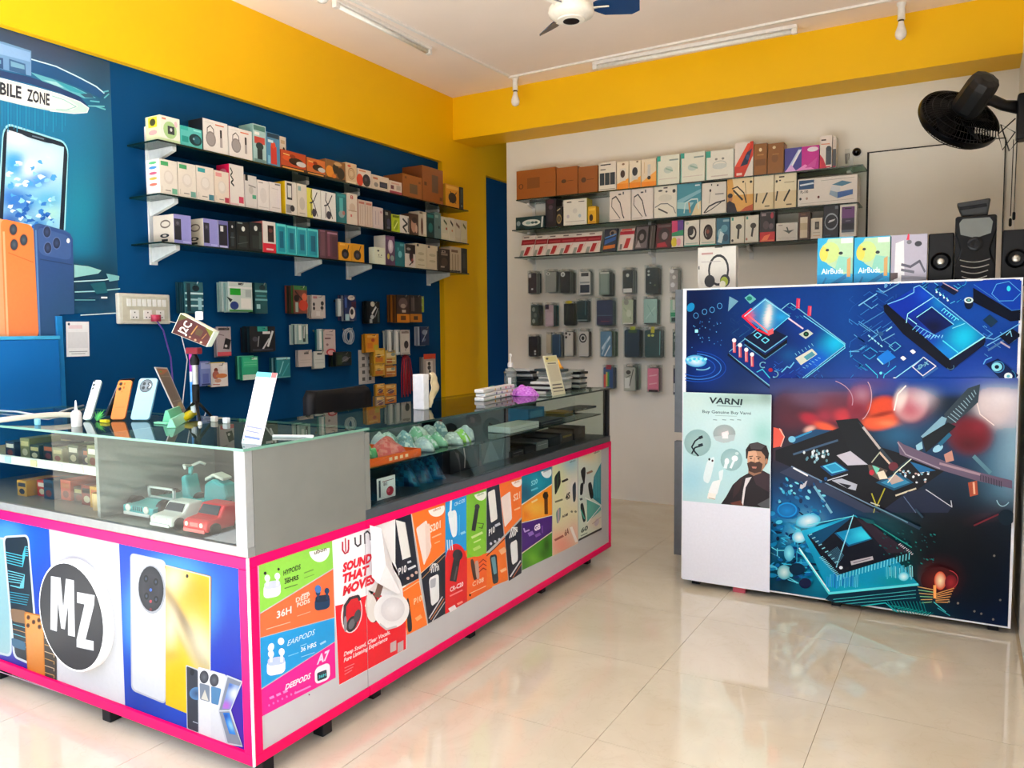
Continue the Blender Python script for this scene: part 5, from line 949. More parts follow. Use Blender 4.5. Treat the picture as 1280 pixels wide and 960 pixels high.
rest = [
 (ZE, 708, 800, 664, 'leaning blue and orange patterned pack', 'pack', '20283c', 'p 2a5a9c .1 .3 .9 .5 .9 .65 .1 .5; p c8702a .05 .1 .9 .15 .9 .3 .05 .25; e .65 .8 .25 .14 8a7a6a; e .6 .8 .12 .08 1a1a20; l .05 4a8ac8 .1 .6 .9 .75', dict(lean=16, d=.014)),
 (ZE, 812, 912, 660, 'leaning red-white pack', 'pack', 'd0c0ba', 'r 0 .72 1 .88 a81c34; r .1 .9 .8 .98 c8504a; p b02428 .35 .1 .65 .1 .8 .55 .5 .55; r .1 .05 .25 .3 6a6a68', dict(lean=18, d=.014)),
 (ZE, 918, 1012, 644, 'leaning black-framed lens pack', 'pack', '2a2426', 'r .08 .06 .92 .94 6a6266; e .5 .55 .34 .3 1c1a1e; e .5 .52 .16 .14 7a7478; p 9a9294 .1 .1 .5 .1 .3 .4', dict(lean=14, d=.02)),
 (ZE, 1016, 1056, 640, 'leaning stack-like dark grey pack', 'pack', '3a3432', 'l .06 8a8280 .3 .05 .4 .95; l .06 5a5250 .7 .05 .8 .95', dict(lean=12, d=.03)),
 (ZE, 1062, 1166, 634, 'leaning dark red car pack', 'pack', '4a1c26', 'e .5 .55 .36 .28 2a2024; e .55 .5 .2 .16 8a7c80; p a8243a .1 .05 .8 .05 .6 .25 .1 .2; r .1 .85 .9 .95 6a5a5c', dict(lean=12, d=.02)),
 (ZE, 1172, 1250, 620, 'rainbow-topped yellow-footed pack', 'pack', '3a6a7a', 'p c8386a 0 .5 .6 .6 .6 1 0 1; p 5a3a8c .5 .6 1 .6 1 1 .5 1; p 2a8a5c 0 .4 1 .45 1 .65 0 .55; r 0 0 1 .42 dcd0c8; e .2 .2 .25 .18 d8c02c; e .6 .2 .2 .14 e0a0b0', dict(d=.03)),
 (ZF, 75, 169, 572, 'white smart-watch box', 'box', 'd8d4c8', 'o .52 .52 .25 .22 .1 38302e; e .42 .6 .2 .18 2a2426; r 0 0 1 .05 3a9a88; e .2 .9 .1 .05 a8b8a8; r .1 .1 .9 .13 9ab0a4'),
 (ZF, 172, 269, 562, 'second white watch box', 'box', 'd8d4c8', 'o .52 .5 .25 .24 .1 2c2422; e .55 .5 .2 .2 3a2e2c; r 0 0 1 .05 3a9a88; e .5 .52 .1 .08 8a4a3a; r .1 .1 .9 .13 9ab0a4'),
 (ZF, 272, 356, 556, 'teal-blue cloudy box', 'box', '2c6a84', 'e .3 .4 .2 .2 8ab8c4; e .6 .6 .25 .14 5a9ab0; p c8dce0 .1 .1 .4 .05 .6 .4 .3 .5; r .5 .85 .95 .93 8ab0bc; e .7 .25 .2 .14 1c4a64'),
 (ZF, 359, 446, 548, 'white torch box', 'box', 'd8d4c4', 'l .14 2a2620 .55 .2 .6 .62; e .6 .62 .22 .1 3a342a; r .08 .86 .22 .97 2f8a7a; e .15 .12 .08 .05 2a2a2a; r 0 0 1 .04 b8b0a0'),
 (ZF, 449, 534, 540, 'second white torch box', 'box', 'd8d4c6', 'l .14 2a2620 .5 .25 .6 .62; e .6 .62 .22 .1 3a342a; r .08 .86 .22 .97 2f8a7a; e .12 .14 .07 .05 a86a5a; r 0 0 1 .04 b8b0a0'),
 (ZF, 540, 634, 516, 'black and red bottle box', 'box', '221a1e', 'r 0 0 1 .32 c82428; e .4 .55 .2 .14 4a3a40; e .75 .5 .15 .1 5a4a50; p f07a50 .1 .05 .5 .05 .7 .25 .3 .2; r .1 .85 .4 .94 8a7a7c; e .8 .85 .1 .1 a82a3a; r .05 .02 .95 .06 e0704a', dict(d=.08)),
 (ZF, 640, 774, 588, 'low white bracket box', 'box', 'cfcac2', 'p 3a4440 .3 .6 .6 .4 .85 .6 .6 .55; l .06 3a4440 .5 .75 .6 .4; r .1 .85 .3 .9 8a8480; l .02 a8a098 .1 .15 .9 .15'),
 (ZF, 777, 850, 520, 'brown-framed box with a cream window', 'box', '4a2c1c', 'r .14 .06 .78 .82 d0c4ac; r .14 .35 .78 .6 b8a888; r .2 .88 .6 .94 6a4630', dict(d=.08)),
 (ZF, 853, 926, 556, 'white black-screened box', 'box', 'd4ccbe', 'r .35 .45 .72 .82 22221f; r .42 .55 .66 .75 5a5a50; l .03 a89c88 .2 .3 .8 .3; l .03 c89c70 .2 .15 .8 .15'),
 (ZF, 930, 1025, 480, 'navy box with a silver ring', 'box', '0c1626', 'o .52 .5 .42 .24 .05 9aa4b0; p c8ccd4 .3 .46 .7 .52 .8 .58 .4 .54; r .75 .88 .95 .97 5a6470; r .1 .06 .5 .1 2a3a50', dict(d=.09)),
 (ZF, 1030, 1135, 474, 'white violet-screened phone box', 'box', 'e0dcd4', 'r .12 .08 .88 .93 14182c; p 6a3a7a .12 .55 .88 .55 .88 .93 .12 .93; r .12 .42 .88 .58 2c2244; r .12 .08 .88 .14 c8ccd0; r .3 .86 .7 .89 1c1424; r .12 .14 .88 .22 4a5870; r .35 .48 .65 .51 6a6a80', dict(d=.07)),
]
def fnb(zoom, x0, x1, yt, name, label, cat, col, art, kw): bput('bottom', .09)(zoom, x0, x1, yt, name if cat == 'box' else 'blister_pack', label, cat, col, art, kw)
series(rest, fnb, 'bottom back-wall shelf after red six')
# ---------------------------------------------------------------- goods hanging on hooks
HOOKM = pbr('chrome_wire', 'c8c8c8', .2, 1)
def hookrod(P, N, L, label, group):
    mb = MB().tube([P, P+N*L, P+N*(L+.008)+Vector((0, 0, .012))], .0022, 6)
    mb.lathe([(.008, 0), (.008, .003), (.003, .004)], P, N, 10)
    return tag(mb.build('wall_hook', HOOKM), label, 'hook', group)
def hang(wall, zoom, x0, x1, y0, y1, n, gap, front, back, art, desc, where, kind='accessory_pack', cat='pack', sub=None, film=False, thick=.008, dz=0, hook=True, lean=0):
    """a hook with n packs one behind the other; the pixel box is the front pack"""
    ox, oy, sc = zoom; off = .02+n*gap
    if wall == 'l': ax, val, N, Uv = 0, XL+off, Vector((1, 0, 0)), Vector((0, 1, 0))
    else: ax, val, N, Uv = 1, YB-off, Vector((0, -1, 0)), Vector((1, 0, 0))
    A, B_, C_ = at(ox+x0/sc, oy+y1/sc, ax, val), at(ox+x1/sc, oy+y1/sc, ax, val), at(ox+x0/sc, oy+y0/sc, ax, val)
    U = Uv*((B_-A).dot(Uv)); H = C_.z-A.z; V = Vector((0, 0, H))
    mid = A+U*.5+V
    rg = random.Random(int(x0*7+y0*3+ox)); g = f'packs on {where}'
    if hook: hookrod(mid-N*off+Vector((0, 0, -.012)), N, off+.025, f'chrome wire of the {where}', 'wall hooks')
    for k in range(n):
        c = front if k == 0 else back[(k-1) % len(back)]
        O = A-N*(gap*k)+Uv*rg.uniform(-.004, .004)*(k > 0)+Vector((0, 0, rg.uniform(-.006, .004)*(k > 0)))
        if lean and k == 0: O = O+Vector((0, 0, 0))
        noun = 'case' if film else 'pack'
        lab = f'{desc}, {where}' if k == 0 else f'{ORD[k]} {noun} back, {where}'
        grp = None if k == 0 else g
        if film: phonecase(kind, lab, O, U, V, N, c, thick, art if k == 0 else '', grp)
        else: carton(kind, lab, cat, O, U, V, N, thick, c, art if k == 0 else '', group=grp, bev=0)
def phonecase(name, label, O, U, V, N, col, thick, art, group):
    t = empty(name, O, label, 'phone case', group)
    B = -N*thick; mb = MB()
    P = [O, O+U, O+U+V, O+V]; mb.v = [tuple(p) for p in P+[p+B for p in P]]
    for f in ((0, 1, 2, 3), (5, 4, 7, 6), (4, 0, 3, 7), (1, 5, 6, 2), (3, 2, 6, 7), (4, 5, 1, 0)): mb.f.append(list(f)); mb.c.append([(1, 1, 1)]*4); mb.m.append(0)
    mb.build('clear_bag', FILM, t)
    a = Art(planemap(O-N*thick*.3, U, V), N, start=0); pts = []
    for (cu, cv, s) in ((.14, .07, 180), (.86, .07, 270), (.86, .85, 0), (.14, .85, 90)):
        for i in range(4):
            w = R(s+30*i); pts.append(a.mp(cu+.07*math.cos(w), cv+.04*math.sin(w)))
    body = MB().prism(pts, -N*thick*.5, col).build('case', PLAST, t)
    if art: draw(Art(planemap(O-N*thick*.3, U, V), N, start=2), art).build('camera_cutout', t, PLAST)
    MB().prism([O+U*.3+V*.93-N*thick*.4, O+U*.7+V*.93-N*thick*.4, O+U*.7+V-N*thick*.4, O+U*.3+V-N*thick*.4], -N*thick*.1, 'c8c0b4').build('hang_tab', CARD, t)

ZI, ZJ, ZG = (200, 330, 6.4), (390, 320, 6.4), (440, 440, 8)
WB = 'hook {} of the blue wall'
BW = "the blue wall's {} hook"
def HL(i, zoom, x0, x1, y0, y1, n, front, back, art, desc, where, **k):
    hang('l', zoom, x0, x1, y0, y1, n, k.pop('gap', .017), front, back, art, desc, where, **k)
HL(0, ZI, 205, 350, 140, 390, 5, '27606a', ['123c48', '0e2e3c'], 'r 0 .6 1 .66 c8e4e4; r 0 .4 1 .46 a8d0d4; r 0 .2 1 .26 b8dce0; r .1 .05 .3 .95 0c2c38; r .7 .1 .9 .5 9ac8d0; e .6 .8 .2 .1 0a2430', 'teal cable packs with pale bands', 'hook right of the switchboard')
HL(1, ZI, 555, 742, 140, 378, 6, 'c6d0c8', ['b0c4bc', '8fb0ac', 'c8d4cc'], 'r 0 .78 1 .84 e0e0dc; r .05 .55 .5 .78 1d9a24; e .22 .2 .18 .14 24387a; p 20302c -.1 .5 .15 .4 .05 .3; r .5 .1 .95 .45 e4e0d8; r .7 .5 .95 .75 a8b4b0; r 0 0 1 .06 3a8a44; t 1 .4 .9 .2 .07 34383c', 'white pack with a green square', 'hook holding the white and green packs')
HL(2, ZI, 765, 862, 150, 394, 4, '20585c', ['123c44', '0c2c34'], 'r 0 .7 1 .76 8ac4c4; r 0 .42 1 .48 7ab8bc; r .1 .15 .4 .3 a8d4d4; e .6 .85 .25 .08 0c2c34; r .1 .55 .9 .6 4a9498', 'dark teal cable pack', 'hook right of the white and green packs')
HL(3, ZI, 1075, 1180, 172, 395, 5, '7a4234', ['2c5a24', '54342c', '1c2c1c', '8a3a2c'], 'e .7 .3 .35 .2 c8402c; e .2 .55 .2 .12 1a1412; r 0 .85 1 1 3a7a44; e .8 .6 .2 .14 d86a4a; r .1 .05 .3 .4 9ab0a0; l .06 2a1a18 .1 .8 .6 .5', 'red and green earphone pack', 'hook with red and green packs')
HL(4, ZJ, 2, 108, 312, 496, 3, 'cfc4be', ['b8a8a4', 'c8bcb4'], 'r .1 .85 .4 .95 b8787c; e .15 .6 .08 .08 2a2424; e .15 .42 .08 .08 2a2424; e .78 .65 .12 .1 2a2424; l .04 3a3434 .75 .6 .75 .3; e .75 .45 .12 .08 24202a; r .3 .1 .6 .3 e0d8d4', 'white pack with small black plugs', 'hook right of the red and green packs')
HL(5, ZI, 462, 572, 502, 738, 2, 'b4a8aa', ['8a8084'], 'r 0 0 1 .14 c8505c; p 1c1a1c .4 .25 .85 .22 1 .55 .6 .62; e .62 .34 .1 .05 d0c8c4; r .1 .88 .9 .96 3a3034; l .03 7a6a6c .1 .75 .5 .7', 'grey card with a red foot', 'hook below the white and green packs')
HL(6, ZI, 722, 925, 500, 702, 5, '15161c', ['0e2c34', '1c1c22'], 'r .3 .8 .7 1 2a9a8c; r .5 .7 .8 .8 e0d8d4; l .08 dcdcdc .7 .2 .9 .8; l .06 c8c8c8 .5 .1 .75 .5; l .04 9a9a9a .3 .2 .35 .6; r .1 .02 .9 .1 3a3a44; e .2 .5 .1 .1 4a4a54', 'black pack with white earphones', 'hook with black earphone packs')
HL(7, ZI, 1105, 1185, 482, 640, 5, '9ab4ac', ['c8d0c8', '28484a', 'a8c0b8'], 'r .1 .2 .35 .95 dfe4de; r .5 .1 .75 .9 1c3434; l .08 e8ece8 .6 .3 .65 .9; r .8 .5 1 1 c8d4cc', 'clear pack with pale and dark strips', 'hook below the red and green packs')
HL(8, ZJ, 60, 92, 584, 752, 3, 'd4dcd8', ['c0d4d0', '2a7a7c'], 'r .1 .1 .5 .9 eef0ec; r .7 0 .95 1 2a7a74', 'slim white pack seen edge on', 'hook right of the clear strip packs', gap=.016)
HL(9, ZJ, 96, 190, 590, 790, 2, 'd0bcb8', ['b09c9a'], 'e .6 .1 .4 .14 c8303c; e .6 .08 .28 .1 e8b0b0; r .1 .62 .6 .68 7a5a5c; l .03 a0888a .2 .8 .8 .78; e .3 .4 .1 .05 8a6a6c', 'pale pink card with a red arc', 'hook left of the coiled white cable')
HL(10, ZI, 664, 788, 742, 930, 4, '2fae80', ['1f7a5e', '57b890', '174f40'], 'r .05 .55 .95 .95 38c08a; r .6 .85 .95 .95 c8f0d8; r 0 0 1 .22 cfe4d4; l .02 7fd8b0 .1 .75 .9 .75; l .02 7fd8b0 .1 .65 .9 .65', 'bright green screen-guard pack', 'hook with bright green packs')
HL(11, ZI, 935, 1045, 750, 912, 4, '1e7f86', ['0f4a52', '8ab8bc', '145a62'], 'l .06 8ad0d4 .2 .2 .5 .8; l .06 4aa8b0 .4 .1 .9 .7; r 0 .9 1 1 a8d4d4; r 0 0 1 .06 5aa0a4', 'teal pack with light streaks', 'hook right of the bright green packs')
HL(12, ZI, 1112, 1218, 690, 824, 2, 'c8bcb4', ['a8a09a'], 'r .4 .75 .75 .85 5a5450; l .02 a8a098 .1 .4 .9 .4; l .02 a8a098 .1 .25 .9 .25', 'small white packet', 'hook of the first small white packets')
HL(13, ZJ, 18, 104, 764, 898, 2, 'd2d4cc', ['a8b0aa'], 'r .3 .8 .75 .9 22302c; l .02 a8aca4 .1 .5 .9 .5; l .02 a8aca4 .1 .3 .9 .3', 'small white packet with a black tab', 'hook of the second small white packets')
HL(14, ZI, 328, 408, 782, 975, 3, '7a8ac4', ['4a5aa0', '8f9cd0'], 'r .05 .7 .95 .95 a8b4e0; r .2 .1 .8 .5 5a6ab0; r .1 .02 .9 .08 2a3670', 'lavender-blue pack', 'hook behind the phone tripod', hook=True)
HL(15, ZI, 412, 545, 795, 985, 2, 'ece4de', ['d8c83a', 'c8b82a'], 'e .3 .7 .12 .1 7a3a2a; e .28 .5 .2 .18 b86a5a; e .62 .45 .35 .1 d8824a; r .55 .7 .95 .92 f4f0ec; e .4 .25 .2 .08 d8a48a; l .03 d04a3a .1 .1 .5 .08', 'white card with a cartoon-like child over a yellow one', 'hook right of the phone tripod')
HL(16, ZJ, 190, 318, 772, 882, 4, '14201c', ['0c1420', '20301c'], 'r .1 .1 .4 .8 2a3c20; e .6 .5 .2 .2 5a5a62; l .05 7a7a80 .4 .3 .9 .6; r .5 .05 .9 .2 1c2a3a', 'dark green and black pack', 'hook with dark packs left of the white sheet')
HL(17, ZJ, 212, 250, 342, 482, 2, 'd0d4d4', ['8a9498'], 'r .2 .1 .8 .9 e4e6e4', 'slim white box', 'hook left of the blue earphone packs')
HL(18, ZJ, 262, 355, 312, 515, 4, '1c2a58', ['8a8a90', '14204a', '3a2a4a'], 'e .6 .9 .3 .1 d8ccc0; r .6 .5 1 .75 4a1c34; e .65 .3 .25 .24 e0d4cc; e .62 .34 .14 .12 1c1414; r .05 0 .4 .25 a8c8d0; r .05 .5 .2 .9 3a5aa0', 'blue earphone pack', 'hook with blue earphone packs')
HL(19, ZJ, 440, 545, 362, 540, 3, '101214', ['0c1a14', '1a1a1c'], 'e .45 .88 .16 .12 dcd4c0; l .1 e8e8e4 .4 .45 .7 .75; l .05 b8b8b8 .6 .3 .85 .7; e .4 .3 .14 .1 c8ccc8; r .8 .05 .95 .6 4a5a5a; r .2 .02 .4 .2 b0b4b4', 'black pack with a white pen', 'hook left of the orange-footed packs')
HL(20, ZJ, 680, 782, 310, 530, 6, '3a2620', ['7a4a1c', '5a3418', 'b0661c', '4a2c18'], 'r 0 0 1 .3 d8841c; r .3 .08 .7 .24 6a3a10; e .5 .7 .35 .2 6a5450; e .5 .6 .2 .08 a89484; r .1 .9 .9 .97 1c1412; r .4 .36 .7 .46 c0b0a0', 'dark pack with an orange foot', 'hook with orange-footed packs', gap=.016)
HL(21, ZJ, 786, 880, 312, 528, 3, '342a28', ['3a2c24', '5a4424'], 'r 0 0 1 .3 c87a20; r .3 .08 .65 .22 4a2c10; r .1 .4 .4 .9 5a4c4a; l .04 7a6a60 .3 .4 .3 .95', 'second dark pack with an orange foot', 'hook left of the lime pack')
HL(22, ZJ, 832, 896, 320, 448, 1, 'a8bc3c', ['7a9a2a'], 'r .1 .85 .9 .97 d8dca0; e .5 .5 .3 .2 c8d070; e .5 .25 .25 .14 5a7a20; r .2 .4 .8 .46 e4e8c0', 'lime green earbud pack', 'hook over the orange-footed packs', thick=.02)
HL(23, ZJ, 435, 535, 624, 770, 3, 'e0921c', ['a8701c', 'c88a20'], 'e .55 .65 .14 .1 b84a2c; r .1 .8 .8 .92 f0b85a; r .6 .1 .95 .4 c8b02c; r .1 .2 .5 .5 d87a1c', 'amber pack', 'hook over the golden packs')
for k, (y0, y1, d) in enumerate(((740, 862, 'upper'), (866, 960, 'middle'))):
    HL(24+k, ZJ, 500, 585, y0, y1, 3, ('d8a020', 'c8962c')[k], ['a87820', '8a6420', 'c0a050'], 'r .1 .6 .9 .9 e8c058; r .1 .1 .8 .4 c87020; e .4 .5 .2 .12 6a4a18; l .05 f0dca0 .1 .5 .9 .55', f'golden sachet strip', f'{d} left hook of the golden column')
    HL(26+k, ZJ, 590, 675, y0+15, y1+8, 3, ('c8a85a', 'c07a2c')[k], ['8a6a2c', 'a8702c', '6a5a4a'], 'r .1 .5 .9 .8 e0cc98; r .1 .1 .6 .4 b05a20; e .7 .7 .2 .12 8a9a90; l .05 e8d8a8 .1 .3 .9 .25', f'tan sachet strip', f'{d} right hook of the golden column')
for k, (x0, x1, y0, y1, c) in enumerate(((245, 328, 322, 440, 'e0a02c'), (332, 445, 330, 445, 'd8942c'), (240, 330, 450, 560, '9a8a74'), (334, 445, 452, 520, 'c87a24'))):
    HL(28+k, ZG, x0, x1, y0, y1, 2, c, ['8a641c', 'b08a3c'], 'r .1 .7 .9 .95 f0c878; e .5 .4 .3 .2 6a4a5a; r .1 .05 .9 .2 c86a20; l .04 e8d098 .1 .3 .9 .6', ('gold', 'gold and purple', 'silvery', 'burnt orange')[k]+' sachet', ('lower left', 'lower right', 'bottom left', 'bottom right')[k]+' hook of the golden column')
HL(32, ZJ, 608, 648, 592, 770, 3, 'c4c8c4', ['8a9494', 'b0b8b4'], 'r .2 .05 .6 .95 e4e6e0; r .75 .1 .95 .9 4a5454', 'slim pale pack', 'hook right of the amber pack')
HL(33, ZJ, 664, 706, 590, 790, 3, 'c8ccca', ['98a4a4', 'b8c0bc'], 'r .2 .05 .6 .95 e8eae6; r .75 .1 .95 .9 3a4444', 'slim pale pack with a dark edge', 'second hook right of the amber pack')
HL(34, ZJ, 712, 784, 590, 790, 3, 'ccc4bc', ['a09a94', 'c0bab4'], 'e .6 .4 .25 .16 2a1c1c; r .1 .85 .9 .93 8a7a74; l .05 3a3030 .6 .4 .5 .15; r .1 .02 .9 .08 a8a09a', 'white pack with a dark plug', 'third hook right of the amber pack')
HL(35, ZJ, 868, 938, 566, 716, 4, '1c2c50', ['c8ccd0', '9aa0a8', 'd0d0d0'], 'e .5 .7 .3 .14 8a94a8; e .4 .3 .2 .1 5a6a8a; l .05 b8c0c8 .2 .2 .8 .8', 'navy pack before slim white ones', 'hook below the lime pack')
HL(36, ZG, 720, 838, 50, 280, 3, 'b0a69e', ['8a8280', '6a6462'], 'r .2 .2 .75 .82 d8d0c8; e .45 .7 .12 .08 1c1c1c; e .45 .52 .14 .1 2a2a2a; e .5 .34 .1 .08 1c1c1c; r 0 .9 1 1.12 d8421c; r .05 .02 .95 .1 8a8480', 'grey blister pack with a red top', 'lowest right hook of the blue wall')
# red cables on one hook, coiled white cable on another
P = at(440+545/8, 440+70/8, 0, XL+.05); mb = MB()
for k in range(9):
    y = P.y+(k-4)*.012; x = XL+.03+(k % 3)*.012
    mb.tube([(x, P.y, P.z+.03), (x+.005, y*.6+P.y*.4, P.z), (x+.008, y, P.z-.12), (x+.006, y+.004, P.z-.28+.02*(k % 3))], .0055, 6, ('a81830', 'c02038', '8a1428')[k % 3])
tag(mb.build('cable_bunch', PLAST, smooth=2), 'bunch of dark red cables hanging right of the golden sachets', 'cable')
hookrod(Vector((XL, P.y, P.z+.025)), Vector((1, 0, 0)), .08, 'chrome hook holding the bunch of dark red cables', 'wall hooks')
P = at(390+285/6.4, 320+570/6.4, 0, XL+.04); mb = MB(); rg = random.Random(5)
for k in range(8):
    r0 = .035+rg.uniform(-.008, .008); mb.tube([(XL+.03+.004*k, P.y+r0*math.sin(w)+rg.uniform(-.002, .002), P.z-.06+(r0*1.25)*math.cos(w)) for w in np.linspace(0, 2*math.pi, 17)], .003, 5, ('c8ccd0', 'a8b0b8')[k % 2])
tag(mb.build('cable_coil', PLAST, smooth=2), 'coiled pale cable hanging below the blue earphone packs', 'cable')
hookrod(Vector((XL, P.y, P.z-.015)), Vector((1, 0, 0)), .075, 'chrome hook holding the coiled pale cable', 'wall hooks')
# white price sheet
A, B_ = at(440+72/8, 440+326/8, 0, XL+.004), at(440+222/8, 440-25/8, 0, XL+.004)
carton('price_sheet', 'white sheet with rows of small black symbols beside the golden sachets', 'sheet', A, (0, B_.y-A.y, 0), (0, 0, B_.z-A.z), (1, 0, 0), .003, 'c8c4c0',
       '; '.join(f'r {.2+.4*i} {.1+.2*j} {.38+.4*i} {.2+.2*j} 5a5654' for i in range(2) for j in range(4))+'; l .02 9a9490 .05 .5 .95 .5; l .02 9a9490 .52 .05 .52 .95; t 2X .2 .9 .3 .06 4a4644', bev=0)

